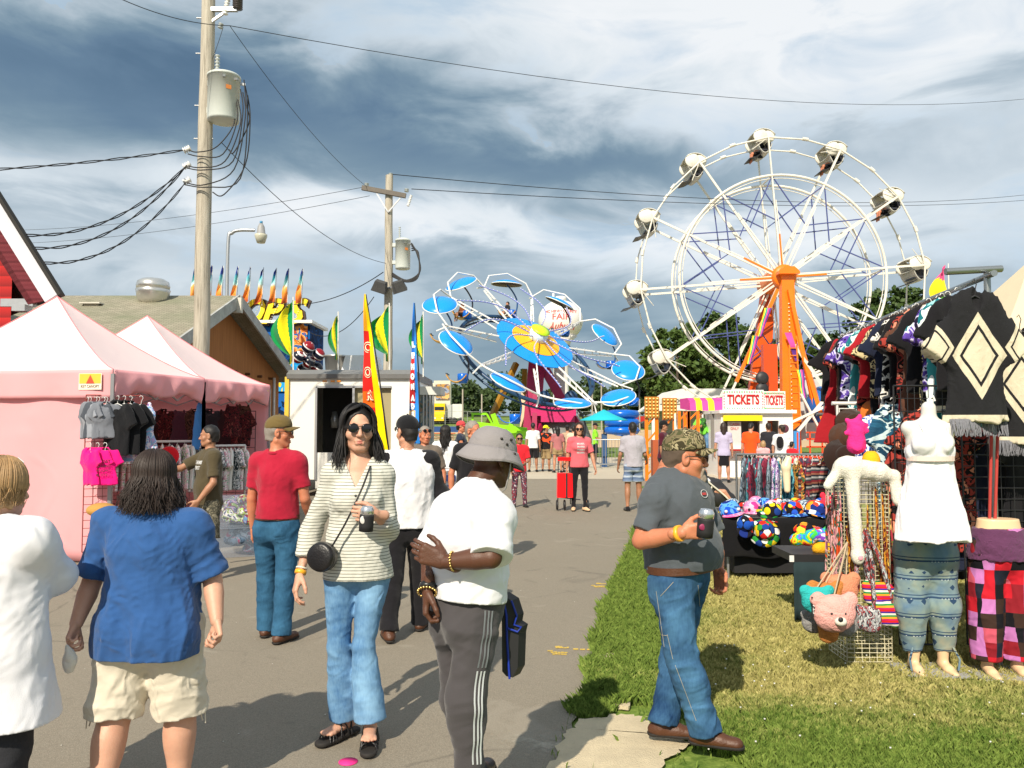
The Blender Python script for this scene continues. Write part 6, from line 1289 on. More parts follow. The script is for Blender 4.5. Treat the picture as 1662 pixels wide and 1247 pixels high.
def man_camo():
 Y0=4.05;p=at(1108,1190,Y0)
 J=joints(1.64,(p.x,Y0,0),52,lean=-3,head=(34,3),sw=1.22,hw=1.1,legs={'L':((14,2),(-12,0)),'R':((-10,1),(14,0))},ov={'head':(1112,742,0),'sR':(1062,815,-.12),'eR':(1040,878,-.16),'wR':(1108,865,-.32),'eL':(1160,885,.18),'wL':(1166,925,.1),'kR':(1108,1062,-.12),'aR':(1145,1186,-.1),'kL':(1098,1062,.14),'aL':(1077,1172,.08)},Y0=Y0)
 J['tR']=v3(1,-.35,0);J['tL']=v3(1,-.2,0)
 gy=cloth('charcoal tee',S('#50565c'),.07,.4,6)
 camo=printed('camo',[S('#6d6249'),S('#4a4a30'),S('#8a7f60'),S('#3a3524'),S('#a39878'),S('#5d5a38')],15,'noise',detail=2)
 cc=npv(at(1143,850,Y0-.40))
 par=person(J,'man in camouflage cap, charcoal tee and work jeans holding a can',skin=SKR,g=(1.18,1.4,1.08),ga=1.15,gl=1.05,h=.006,hs=1.12,hh=.0034,hd=.0036,belly=.038,jaw=1.12,neck=1.3,top=dict(mat=gy,sleeve=.8,hem=.055,loose=.012,slv_loose=.032,wr=.010,ws=12,tuck=False,name='tee_shirt'),bottom=dict(mat=DEN_D,loose=.017,end=.072,knee=.078,wr=.008,ws=15,waist=.09,name='jeans'),shoes=(BROWNL,SOLE),hair=dict(kind='short',mat=M('cropped hair',(.10,.07,.05,1),.9,.2,80)),hat=dict(mat=camo,rise=1.0,brim=.07),eyes=False,specs=dict(dark=True,shape=.021,bar=.003,name='glasses'),hands={'R':dict(d=v3(.9,-.25,.15),n=v3(.1,1,.1),th=v3(-.1,0,1),curl=.8,thumb=.5,z=1.06),'L':dict(n=v3(-.6,-.6,0),th=v3(.7,-.6,0),curl=.5,z=1.08)})
 P=J['P'];b=MB();q=SDF(J['head']-.2,J['head']+.15,.004);A=np.stack([J['hs'],J['hf'],J['hu']],1);m=J['mm']
 q.ell(P(0,.075,-.098),(.03*m,.03*m,.034*m),A,.01);q.cone(P(-.024,.083,-.055),P(.024,.083,-.055),.006*m,.01);q.cone(P(-.026,.08,-.058),P(-.02,.075,-.095),.007*m,.01);q.cone(P(.026,.08,-.058),P(.02,.075,-.095),.007*m,.01);q.wrinkle(.003,90,2)
 sdf_mesh('goatee',q,M('grey goatee',(.3,.24,.19,1),.9,.3,90),par)
 belt(J,par,BROWNL,.062,.015,.036,(1.22,1.4,1.12))
 wristband(J,'R',(.9,.42,.03,1),par,.02,.036,.022)
 c=drink_can(cc-v3(0,0,.065),(.08,-.05,1),'black sleeved drink can with silver top in the hand of the camouflage-cap man',1.08)
 b=MB();b.mi=0;b.ball(Vector(cc)+Vector((-.012,-.034,-.012)),(.02,.004,.016),12);b.build('label',M('can magenta',S('#8a1f4d'),.5),c)
 me=J['top'].data;from mathutils.bvhtree import BVHTree
 bv=BVHTree.FromPolygons([v.co for v in me.vertices],[tuple(p_.vertices)for p_ in me.polygons]);eye=Vector((0,0,EYE));t=at(1142,802,Y0)
 r=bv.ray_cast(eye,(t-eye).normalized())
 if r[0]is not None:
  n=r[1];n=n if n.y<0 else-n;xd=Vector((0,0,1)).cross(n).normalized();up=n.cross(xd);b=MB();c0=r[0]+n*.004
  b.tube([c0+xd*math.cos(a)*.024+up*math.sin(a)*.02 for a in[2*PI*i/20 for i in range(21)]],.002,5,False);b.mi=1
  Mt=Matrix((xd,up,n)).transposed().to_4x4();Mt.translation=c0;b.box(c0,(.03,.012,.002),M=Matrix((xd,up,n)).transposed());b.build('chest_print',[M('print white',(.5,.5,.5,1),.8),M('print red',(.45,.05,.05,1),.8)],J['top'])
 bot=J['bot'].data;bv=BVHTree.FromPolygons([v.co for v in bot.vertices],[tuple(p_.vertices)for p_ in bot.polygons]);b=MB()
 def proj(path,r_=.0016):
  pts=[]
  for x,y in path:
   t=at(x,y,Y0);rr=bv.ray_cast(eye,(t-eye).normalized())
   if rr[0]is not None:pts.append(rr[0]-(t-eye).normalized()*.0015)
  if len(pts)>2:b.tube(pts,r_,4)
 for a,c_,n in(((1093,945),(1072,968),8),((1065,960),(1078,1050),14),((1064,1030),(1083,1032),6),((1083,1030),(1092,1070),8),((1133,950),(1136,985),8),((1096,1080),(1130,1170),16)):
  proj([(lerp(a[0],c_[0],i/n),lerp(a[1],c_[1],i/n))for i in range(n+1)])
 b.build('seam',M('seam thread',(.35,.33,.28,1),.8),J['bot'])
KH=cloth('khaki shorts',S('#9a8460'));BLK=cloth('black',S('#1b1a1e'),.2);WHT=cloth('white',S('#dcdbde'),.04);NAVY=cloth('navy',S('#2b3446'))
HM={'black':BLACKH,'brown':BROWNH,'blond':BLONDH,'grey':GREYH}
WALK={'L':((14,1),(2,0)),'R':((-8,1),(-22,0))};STAND={'L':((2,4),(-2,2)),'R':((2,4),(-2,2))}
def far(label,px,Y,H,yaw,top,bot,skin=SKP,hair=('short','black'),g=(1,1,1),legs=None,arms=None,head=(0,0),hat=None,top_kw=None,bot_kw=None,h=None,z=0,specs=None,bust=0,ga=1,gl=1,hlen=.22,extra=None,belly=0,lean=0,group=None,shoe=None,hs=1.06,cat='person'):
 h=h or(.0095 if Y<12 else.0115 if Y<17 else.017)
 J=joints(H,(at(px,692,Y).x,Y,z),yaw,lean,head=head,arms=arms,legs=legs or STAND)
 tk=dict(mat=top,sleeve=.8,loose=.016,hem=-.04,wr=.006 if h<.012 else.004);tk.update(top_kw or{})
 bk=dict(mat=bot,loose=.014,wr=.005 if h<.012 else.003);bk.update(bot_kw or{})
 hk=dict(kind=hair[0],mat=HM[hair[1]],length=hlen,n=260 if h<.012 else 0,r=.0045,gap=55,thick=.014,wave=.005)if hair else None
 p=person(J,label,group,cat,skin=skin,g=g,ga=ga,gl=gl,h=h,hh=max(.006,h*.6),hd=h*.65,bust=bust,belly=belly,top=tk,bottom=bk,shoes=shoe or(BLK,SOLE),hair=hk,hat=hat,specs=specs,hs=hs,eyes=Y<12)
 return J
def decal_text(J,txts,back=False,mat=None,scale=.055,dz=0.0,dx=0,w=.2):
 """print on a shirt: text laid on the surface along the person's facing axis"""
 from mathutils.bvhtree import BVHTree
 top=J['top'];me=top.data;bv=BVHTree.FromPolygons([v.co for v in me.vertices],[tuple(p.vertices)for p in me.polygons])
 f=Vector(J['f'])*(-1 if back else 1);s=Vector(J['s'])*(1 if not back else-1);u=Vector(J['u']);c0=Vector(J['chest'])
 b=MB()
 for i,t in enumerate(txts):
  tb=MB();tb.text(t,Matrix.Identity(4),scale,ext=.0008,bold=.0015);xs=[v[0]for v in tb.v]
  if not xs:continue
  k=min(1,w/(max(xs)-min(xs)))
  vs=[]
  for x,y,z in tb.v:
   o=c0+s*(dx+x*k)+u*(dz-i*scale*1.12+y)+f*.5;r=bv.ray_cast(o,-f)
   vs.append((r[0]+f*(.003+z))if r[0]is not None else o-f*.38)
  b.add(vs,tb.f)
 return b.build('shirt_print',mat or M('print white',(.5,.5,.5,1),.8),top)
def crowd():
 J=far('man in dark red polo, blue jeans and brown belt walking away, olive cap',452,6.1,1.63,168,cloth('red polo',S('#a81c35')),denim('dark',S('#1e4461'),S('#3c6c8e')),SKR,('short','grey'),(.98,1.15,1.0),gl=1.0,ga=1.05,legs={'L':((8,3),(0,0)),'R':((-6,2),(-8,0))},arms={'L':((0,9),(12,3)),'R':((4,10),(40,-5))},head=(-68,2),h=.008,hat=dict(mat=cloth('olive cap',S('#6b5a35')),brim=.07),top_kw=dict(hem=.06,sleeve=.7,tuck=False,name='polo_shirt'),bot_kw=dict(name='jeans',end=.07,waist=.085),shoe=(BROWNL,SOLE),specs=dict(dark=False,name='glasses',shape=.02),belly=.03)
 belt(J,J['par'],BROWNL,.075,.010,.034,(1.0,1.15,1.02))
 b=MB();P=J['neck'];b.lathe([(.062,-.01),(.072,.02),(.075,.022),(.078,.0)],Vector(P)+Vector((0,0,-.005)),20);b.build('collar',cloth('red polo',S('#a81c35')),J['top'])
 J=far('broad man in white and black raglan tee, black trousers and black cap walking away',661,6.25,1.64,186,WHT,BLK,SKP,('short','black'),(1.42,1.45,1.25),gl=1.15,ga=1.35,legs={'L':((-14,4),(-20,1)),'R':((14,4),(2,0))},arms={'L':((2,15),(20,4)),'R':((6,20),(55,-6))},head=(32,0),h=.008,hat=dict(mat=cloth('black cap',S('#17171a')),brim=.06,name='cap'),top_kw=dict(sleeve=1.02,sleeve_mat=cloth('black sleeve',S('#1d1c20')),hem=-.02,slv_loose=.02,name='raglan_shirt',wr=.008),bot_kw=dict(end=.075,knee=.09),shoe=(BROWNL,SOLE))
 J=far('man in olive printed tee and grey camo shorts browsing at the pink tent',341,8.45,1.57,-52,cloth('olive tee',S('#4e4532')),printed('grey camo',[S('#6f6a5a'),S('#4b4a40'),S('#8d8673')],22),SKM,('short','black'),(1.08,1.15,1.0),head=(-28,0),h=.009,arms={'R':((62,6),(80,0)),'L':((6,14),(36,-10))},bot_kw=dict(length=.98,end=.1,name='shorts'),top_kw=dict(hem=-.04,slv_loose=.026),belly=.01)
 decal_text(J,['BALL ARMS','EXPERT'],scale=.05,dz=.05,w=.2)
 J=far('man in grey-brown tee with sunglasses pushed up on his forehead and grey goatee',690,10.2,1.56,8,cloth('taupe tee',S('#6d6259')),NAVY,SKR,('short','grey'),(1.15,1.2,1.1),head=(16,0),h=.01,arms={'L':((0,16),(10,0)),'R':((0,16),(10,0))})
 P,m=J['P'],J['mm'];glasses(J,P,m,J['par'],up=.055,name='sunglasses')
 J=far('man in black tee and dark sunglasses with short grey hair behind the bucket hat',768,9.3,1.62,12,BLK,NAVY,SKR,('short','grey'),(1.2,1.25,1.1),head=(42,0),h=.0095,specs=dict(shape=.022),arms={'R':((0,18),(4,0)),'L':((0,16),(10,0))})
 far('woman with very long straight black hair in white crop top and black skirt',723,13.2,1.57,176,WHT,BLK,SKP,('long','black'),(1,1,1.1),hlen=.42,top_kw=dict(hem=.09,sleeve=.35),bot_kw=dict(kind='skirt',length=.8,end=.02,name='skirt'),arms={'L':((0,8),(4,2)),'R':((0,8),(4,2))})
 J=far('man in navy vest and red cap looking at his hands by the ride fence',748,17.5,1.66,84,NAVY,KH,SKR,('short','black'),(1.05,1.1,1),hat=dict(mat=cloth('red cap',S('#c8474a')),brim=.06),arms={'L':((20,4),(95,0)),'R':((20,4),(95,0))},top_kw=dict(sleeve=.25))
 J=far('boy in red tee, sunglasses and patterned trousers walking behind the white-shirted man',843,15.9,1.42,6,cloth('red tee',S('#d92532')),printed('floral',[S('#2b2a33'),S('#4a4656'),S('#8d3a44'),S('#34324a'),S('#b9b0b4')],16),SKM,('short','black'),(.85,.85,.85),specs=dict(shape=.027),arms={'L':((10,8),(75,-25)),'R':((4,8),(30,0))},legs=STAND,ga=.85,gl=.85)
 far('man in white tee and black shorts seen from behind at the ride fence',865,28,1.68,180,WHT,BLK,SKM,('short','black'),bot_kw=dict(length=.9,end=.1))
 far('youth in yellow cap, black and orange tee and khaki shorts at the ride fence',886,28.3,1.58,160,printed('black orange',[S('#1c1b1d'),S('#232124'),S('#d9522a')],4),KH,SKM,('short','black'),hat=dict(mat=cloth('yellow cap',S('#e6dc1e')),brim=.07),bot_kw=dict(length=.95,end=.1),head=(-60,0))
 far('girl with long black hair in a dusty pink top at the ride fence',905,27.6,1.56,184,cloth('dusty pink',S('#a86a6c')),KH,SKP,('long','black'),(.9,.9,.95),hlen=.3,bot_kw=dict(length=.45,end=.1))
 far('woman in loose tan blouse with bare legs at the ride fence',921,27.8,1.6,170,cloth('tan',S('#b39c84')),cloth('cream shorts',S('#d9cfae')),SKP,('bun','black'),bot_kw=dict(length=.4,end=.1),top_kw=dict(hem=-.06,flare=.02))
 far('person in pale beige tee half hidden by the woman in pink',931,26.5,1.58,178,cloth('beige',S('#dcc3aa')),NAVY,SKP,('short','black'))
 J=far('woman in dusty pink printed tee, sunglasses and black leggings pulling a red trolley',940,15.2,1.62,8,cloth('rose tee',S('#d4646e')),BLK,SKP,('bun','brown'),(.95,1,1.05),bust=.02,specs=dict(shape=.027),arms={'R':((-4,10),(-2,4)),'L':((6,16),(18,8))},legs={'L':((6,2),(0,0)),'R':((-2,3),(-6,0))},bot_kw=dict(loose=.006,name='leggings'),top_kw=dict(hem=-.02),head=(-12,0),shoe=(cloth('tan sandal',S('#d8b48e')),SOLE),gl=.95)
 decal_text(J,['MAMA','MAMA','MAMA','MAMA'],scale=.05,dz=.06,w=.17)
 far('ride operator in lime green tee behind the barriers under the teal umbrella',966,33.5,1.68,78,cloth('lime tee',S('#8fe02f')),NAVY,SKM,None,hat=dict(mat=BLK),bot_kw=dict(length=.98,end=.1),arms={'L':((15,4),(80,0)),'R':((15,4),(80,0))})
 far('man in pale grey polo and blue striped shorts walking away',1027,15.2,1.64,176,cloth('grey polo',S('#a9a5ae')),stripes('short stripes',[S('#5f7190'),S('#a9b4c2'),S('#6d7f9d')],.035,'Z',distort=.03),SKM,('short','black'),(1.1,1.1,1.02),bot_kw=dict(length=.72,end=.105,name='shorts'),arms={'L':((-2,14),(25,8)),'R':((4,12),(60,12))},top_kw=dict(hem=-.02),legs={'L':((2,3),(-8,1)),'R':((8,4),(4,1))})
 far('man in maroon tee and black cap standing by the orange ride frame',1077,19,1.68,62,cloth('maroon',S('#4d1629')),BLK,SKM,('short','black'),hat=dict(mat=cloth('black cap',S('#17171a')),brim=.07),arms={'R':((0,8),(10,0)),'L':((0,8),(50,0))},head=(20,0))
 far('ride attendant in green shirt and lime vest bending on the platform',1144,27,1.6,-60,printed('hi vis',[S('#3a6a35'),S('#7ddc4a')],2.2),denim('pale',S('#32567e'),S('#6f97bd')),SKM,None,z=.52,lean=22,hat=dict(mat=cloth('dark cap',S('#252a20')),brim=.06),arms={'L':((40,4),(70,0)),'R':((40,4),(60,0))})
 far('woman with long brown hair, lavender blouse and black skirt in the ticket queue',1174,22.8,1.66,172,cloth('lavender',S('#b7b0cc')),BLK,SKP,('long','brown'),hlen=.34,bot_kw=dict(kind='skirt',length=.95,end=.0,name='skirt'),top_kw=dict(hem=-.1,flare=.03))
 far('man in bright orange tee looking down in the ticket queue',1218,22.6,1.66,170,cloth('orange tee',S('#f2541b')),BLK,SKP,('short','black'),(1.15,1.1,1.05),head=(-30,25),bot_kw=dict(length=.95,end=.1))
 far('small blond girl in pink top and turquoise shorts in front of the ticket booth',1238,20.5,1.2,172,cloth('light pink',S('#efa9ad')),cloth('turquoise',S('#27b4d6')),SKP,('long','blond'),(.8,.8,.85),hlen=.12,bot_kw=dict(length=.35,end=.09),gl=.8,ga=.75)
 far('person in black and white sports shirt waiting at the ticket window',1247,23.6,1.66,180,cloth('black jersey',S('#2b2b31')),BLK,SKM,('short','brown'),(1.15,1.1,1.1))
 J=far('woman in white tee with a black backpack and tied brown hair',1268,21.4,1.6,150,WHT,denim('grey',S('#39424f'),S('#6c7787')),SKP,('bun','brown'),(1.1,1.1,1.1),head=(60,0),arms={'L':((0,12),(10,2)),'R':((0,12),(70,2))})
 b=MB();c=Vector(J['chest'])-Vector(J['f'])*.19;b.ball(c-Vector((0,0,.02)),(.1,.07,.17),12);b.build('backpack',BLK,J['par'])
 far('child in bright red tee beside the woman with the backpack',1285,20.4,1.18,120,cloth('red tee',S('#d92532')),NAVY,SKM,('short','black'),(.8,.8,.8),gl=.8,ga=.8)
ORG=M('orange enamel',S('#f57c14'),.35,.06,2,dirt=.1);CREAM=M('cream steel',(.78,.75,.66,1),.4,.08,5,dirt=.25);BLUEP=M('ride blue',S('#0f8fe8'),.3,.04,2);NAVYM=M('navy steel',S('#1c3f63'),.4,.15,5);PURP=M('indigo lights',S('#465089'),.4,.4,30);DKST=M('dark steel',(.04,.04,.05,1),.4,.2,9,metal=.4)
def rider(parent,c,f,skin,shirt,pants,s=1.0,name='rider'):
 """small seated figure; c = seat point, f = facing"""
 f=_n3(f);u=v3(0,0,1);sd=v3(-f[1],f[0],0);c=npv(c);q=SDF(c-.9,c+v3(.9,.9,1.1),.03);
 q.cone(c+u*.08,c+u*.45*s,[.14*s,.15*s,.15*s],.03);q.ell(c+u*.66*s,(.095*s,.1*s,.12*s),None,.01);q.cone(c+u*.45*s,c+u*.6*s,.055*s,.02)
 for g in(1,-1):
  q.cone(c+sd*.08*g+u*.08,c+sd*.09*g+f*.4*s+u*.1,[.08*s,.06*s],.02);q.cone(c+sd*.09*g+f*.4*s+u*.1,c+sd*.09*g+f*.45*s-u*.3*s,[.055*s,.04*s],.02);q.cone(c+sd*.17*g*s+u*.45*s,c+sd*.22*g*s+u*.22*s+f*.1,[.05*s,.045*s],.02);q.cone(c+sd*.22*g*s+u*.22*s+f*.1,c+sd*.14*g+u*.2*s+f*.32*s,[.04*s,.03*s],.02)
 o=sdf_mesh('person',q,skin_mat(skin));q=SDF(c-.6,c+v3(.6,.6,.9),.03);q.cone(c+u*.06,c+u*.46*s,[.155*s,.165*s,.165*s],.03)
 for g in(1,-1):q.cone(c+sd*.16*g*s+u*.46*s,c+sd*.21*g*s+u*.28*s+f*.06,[.065*s,.06*s],.02)
 sdf_mesh('shirt',q,shirt,o);q=SDF(c-.6,c+v3(.6,.6,.4),.03)
 for g in(1,-1):q.cone(c+sd*.08*g+u*.08,c+sd*.09*g+f*.3*s+u*.1,[.095*s,.08*s],.02)
 sdf_mesh('shorts',q,pants,o);q=SDF(c,c+v3(.001,.001,.001),.03)if 0 else SDF(c-.2+u*.5*s,c+u*1.0*s+.2,.03);q.ell(c+u*.69*s-f*.02,(.11*s,.115*s,.12*s),None,.01);q.cut(c+u*.66*s+f*.04,_n3(f*.8-u*.5));sdf_mesh('hair',q,BLACKH,o);return o
def ferris():
 Y=33.0;hub=at(1271,450,Y);W=1.5;Rr=234*Y/FPX;Ri=.725*Rr;Yb=Y+W;ph0=R(95);k=Y/FPX
 e=empty('ferris_wheel',(hub.x,Y,0),'white ferris wheel with an orange centre tower rising above the ticket booth','ferris wheel')
 def P(r,a,y):return Vector((hub.x+math.cos(a)*r,y,hub.z+math.sin(a)*r))
 for y,nm in((Y,'front_rim'),(Yb,'rear_rim')):
  for rr,w_ in((Ri,.13),):
   b=MB();b.tube([P(rr,2*PI*i/96,y)for i in range(97)],w_*.45,8,False);b.tube([P(rr-.13,2*PI*i/96,y+.02)for i in range(97)],.02,5,False);b.build(nm,CREAM,e)
 for i in range(12):
  a=ph0+i*PI/6;a2=a+PI/6
  for y in(Y,Yb):
   b=MB();s_=.16;b.beam(P(.25,a+.3,y),P(Rr,a,y),.055,.085);b.beam(P(.25,a-.3,y),P(Rr*.55,a-.012,y),.035,.05);b.build('spoke',CREAM,e)
   b=MB();b.tube([P(Rr,a,y),P(Rr*.995,(a+a2)/2,y),P(Rr,a2,y)],.038 if y==Y else.032,6);b.tube([P(Rr*.997,(a+a2)/2-.02,y),P(Rr*.997,(a+a2)/2+.02,y)],.075,6)
   if y==Y:b.tube([P(Rr,a+.0,y),P(Rr*.93,a+.13,y)],.018,4)
   b.build('outer_bar',CREAM,e)
   b=MB();b.beam(P(Ri,a,y+.02),P(Ri*.56,a2,y+.02),.042);b.beam(P(Ri*.56,a,y+.05),P(Ri,a2,y+.05),.042);b.build('light_bar',PURP,e)
  for q_ in(Ri,Rr):b=MB();b.tube([P(q_,a,Y-.04),P(q_,a,Yb+.04)],.035,6);b.build('axle_bar',CREAM,e)
  if i%3==0 or i in(2,):b=MB();b.beam(P(.3,a,Y-.03),P(Ri*.42,a-.02,Y-.03),.05,.07);b.build('orange_spoke',ORG,e)
  p=P(Rr,a,(Y+Yb)/2);c=p+Vector((-.1,0,-.62));w=W-.30
  tub=empty('seat_car',p);tub.parent=e;tub.matrix_parent_inverse=Matrix.Translation(-Vector(e.location));
  def bb(nm,fn,mt):q=MB();fn(q);o=q.build(nm,mt);o.parent=tub;o.matrix_parent_inverse=Matrix.Translation(-p);return o
  bb('tub',lambda q:q.sheet(lambda u,v:Vector((c.x+.38-.85*u+.10*math.sin(PI*v),c.y+(v-.5)*w,c.z+.40-.50*math.sin(PI*min(1,u*1.12))**.7-.0)),12,8,True,.04),M('seat silver',(.50,.49,.44,1),.4,.15,9,metal=.1))
  bb('seat',lambda q:(q.box(c+Vector((.02,0,.08)),(.45,w*.92,.08)),q.box(c+Vector((.28,0,.34)),(.07,w*.92,.5)),[q.beam(c+Vector((.2,s_*w/2,.1)),p+Vector((0,s_*w/2,0)),.035)for s_ in(-1,1)],[q.beam(c+Vector((-.4,s_*w/2,.4)),p+Vector((0,s_*w/2,0)),.025)for s_ in(-1,1)]),DKST)
  bb('footrest',lambda q:(q.beam(c+Vector((-.1,0,-.05)),c+Vector((-.42,0,-.22)),w*.7,.03),q.beam(c+Vector((-.42,0,-.22)),c+Vector((-.72,0,-.30)),w*.7,.03)),DKST)
  bb('shade',lambda q:q.sheet(lambda u,v:Vector((c.x+.50-1.02*u,c.y+(v-.5)*(w+.1),c.z+.42+.72*math.sin(PI*(.10+.72*u))**.5-.04*math.cos(v*PI*2)*(1-abs(u-.5)))),12,12,True,.03),CREAM)
  for s_ in(-1,1):bb('side_shell',lambda q:(q.lathe([(.004,-.02),(.28,-.02),(.32,0),(.28,.02),(.004,.02)],c+Vector((.17,s_*w/2,.72)),18,Matrix.Rotation(PI/2,3,'X')),q.lathe([(.004,-.03),(.33,-.03),(.37,0),(.33,.03),(.004,.03)],c+Vector((-.22,s_*w/2,.76)),18,Matrix.Rotation(PI/2,3,'X'))),CREAM)
  tub.scale=(.84,1,.84)
  if i in(0,11,10):tag(rider(None,c+Vector((0,0,.05)),(-1,0,0),SKR,cloth('dark shirt',S('#20242c')),BLK,.95),('rider in the topmost seat of the ferris wheel','rider with stretched bare legs in the seat right of the top','rider in the upper right ferris wheel seat')[{0:0,11:1,10:2}[i]],'person','ferris wheel riders')
 b=MB();hw=.52;b.prism([(hub.x-.24,Y-.55,hub.z),(hub.x+.26,Y-.55,hub.z),(hub.x+.46,Y-.55,0),(hub.x-.32,Y-.55,0)],None,(0,.35,0));b.build('front_tower',ORG,e)
 b=MB();b.prism([(hub.x-.30,Yb+.2,hub.z),(hub.x+.25,Yb+.2,hub.z),(hub.x-.3,Yb+.2,0),(hub.x-1.4,Yb+.2,0)],None,(0,.3,0));b.build('rear_tower',M('orange deep',S('#d9560f'),.4,.08),e)
 b=MB();b.prism([(hub.x-.42,Y-.35,hub.z),(hub.x+.42,Y-.35,hub.z),(hub.x+.42,Y-.35,hub.z+.1),(hub.x+.2,Y-.35,hub.z+.3),(hub.x-.2,Y-.35,hub.z+.3),(hub.x-.42,Y-.35,hub.z+.1)],None,(0,-.45,0));b.lathe([(.45,-W-.6),(.5,-W-.5),(.5,.2),(.45,.3)],hub,20,Matrix.Rotation(PI/2,3,'X'));b.build('hub',ORG,e)
 b=MB();
 for z in np.arange(hub.z-1.2,1.2,-.16):b.ball((hub.x+.0+(hub.z-z)*.012,Y-.58,z),.035,6)
 b.build('light_string',M('tower bulbs',(.85,.75,.5,1),.3),e)
 def q(px,py,dy):return at(px,py,Y+dy)
 for a,c,w_,mt,nm in(((1281,470,-.7),(1330,700,-.9),.15,ORG,'leg'),((1295,545,-.7),(1352,735,-1.4),.16,ORG,'leg'),((1290,560,-.6),(1345,640,-1.5),.1,CREAM,'leg'),((1262,470,-.4),(1195,620,-.6),.12,ORG,'leg'),((1255,480,1.9),(1215,660,2.4),.3,ORG,'leg'),((1345,640,-1.4),(1295,700,-1.2),.12,CREAM,'brace'),((1300,640,-1.4),(1350,735,-1.2),.08,CREAM,'brace'),((1350,655,-1.6),(1275,690,-1.0),.10,CREAM,'brace'),((1288,700,-1),(1340,660,-1),.08,DKST,'brace'),((1292,700,-1.2),(1292,752,-1.2),.22,M('blue jack',S('#2f8fd4'),.4),'jack')):
  b=MB();b.beam(q(*a),q(*c),w_);b.build(nm,mt,e)
 b=MB();
 for s_ in(0,1):b.beam(q(1281+s_*12,560,-.9),q(1284+s_*16,700,-.9),.05)
 for i in range(12):t=i/11;b.beam(q(lerp(1281,1284,t),lerp(565,698,t),-.9),q(lerp(1293,1300,t),lerp(565,698,t),-.9),.035)
 b.build('ladder',ORG,e)
 c=q(1245,620,-.9);b=MB();b.box(c+Vector((.1,0,.3)),(.55,.35,2.4));b.build('machine_panel',M('orange red panel',S('#d4480f'),.4,.15),e)
 for z in(0,1):b=MB();b.lathe([(.05,-.09),(.24,-.09),(.27,0),(.24,.09),(.05,.09)],q(1237,614+z*18,-1.3),16,Matrix.Rotation(PI/2,3,'X'));b.build('wheel',BLACKM,e)
 b=MB();c=q(1325,752,-2);b.box((c.x,c.y+1,.38),(3.4,2.4,.14));b.build('platform',M('red deck',S('#c8401c'),.5,.1),e)
 b=MB()
 for i in range(5):x=q(1295+i*20,740,-2).x;b.beam((x,Y-2,.4),(x,Y-2,1.35),.05)
 for z in(.8,1.1,1.35):b.beam((q(1295,0,-2).x,Y-2,z),(q(1375,0,-2).x,Y-2,z),.05)
 b.build('railing',M('red orange rail',S('#e2481d'),.4),e)
 c=q(1340,650,-.6);b=MB();b.lathe([(.72,-.9),(.75,0),(.6,.35),(.3,.55),(.01,.6)],c,20);tag(b.build('blue_hood',M('blue hood',S('#1b63b5'),.35,.05)),'blue rounded fibreglass hood behind the orange wheel legs','hood')
 b=MB();c=q(1320,665,1.2);b.box(c,(2.0,.5,2.6));tag(b.build('machine_cover',M('grey cover',(.55,.55,.53,1),.5,.2,2,dirt=.2)),'grey weathered sheet metal cover beside the orange wheel legs','machine cover')
 for i,(px,py,a_)in enumerate(((1215,545,-.25),(1293,540,.28),(1304,600,.1),(1232,500,-.3))):
  p=q(px,py,-.75-.1*i);b=MB();cs=[M('pen %d'%j,c_,.8,.03)for j,c_ in enumerate((S('#f0e02a'),S('#1fa08c'),S('#e2489c'),S('#5a2d8c')))];n=16
  def fn(u,v):return p+Vector((.28*(u-.5)*(1-v*.5)+a_*(1-v)*-1.2,.03*math.sin(v*9+i),-1.15*v))
  b.sheet(fn,4,n)
  b.m=[(j%4 if i!=1 else 2+(j//4//8)%2)for j in range(len(b.f))];tag(b.build('pennant',cs),'small rainbow pennant by the orange tower, %s'%('left of it at mid height','magenta one right of the tower','lowest one right of the tower','highest one left of the tower')[i],'flag','rainbow pennants on the tower')
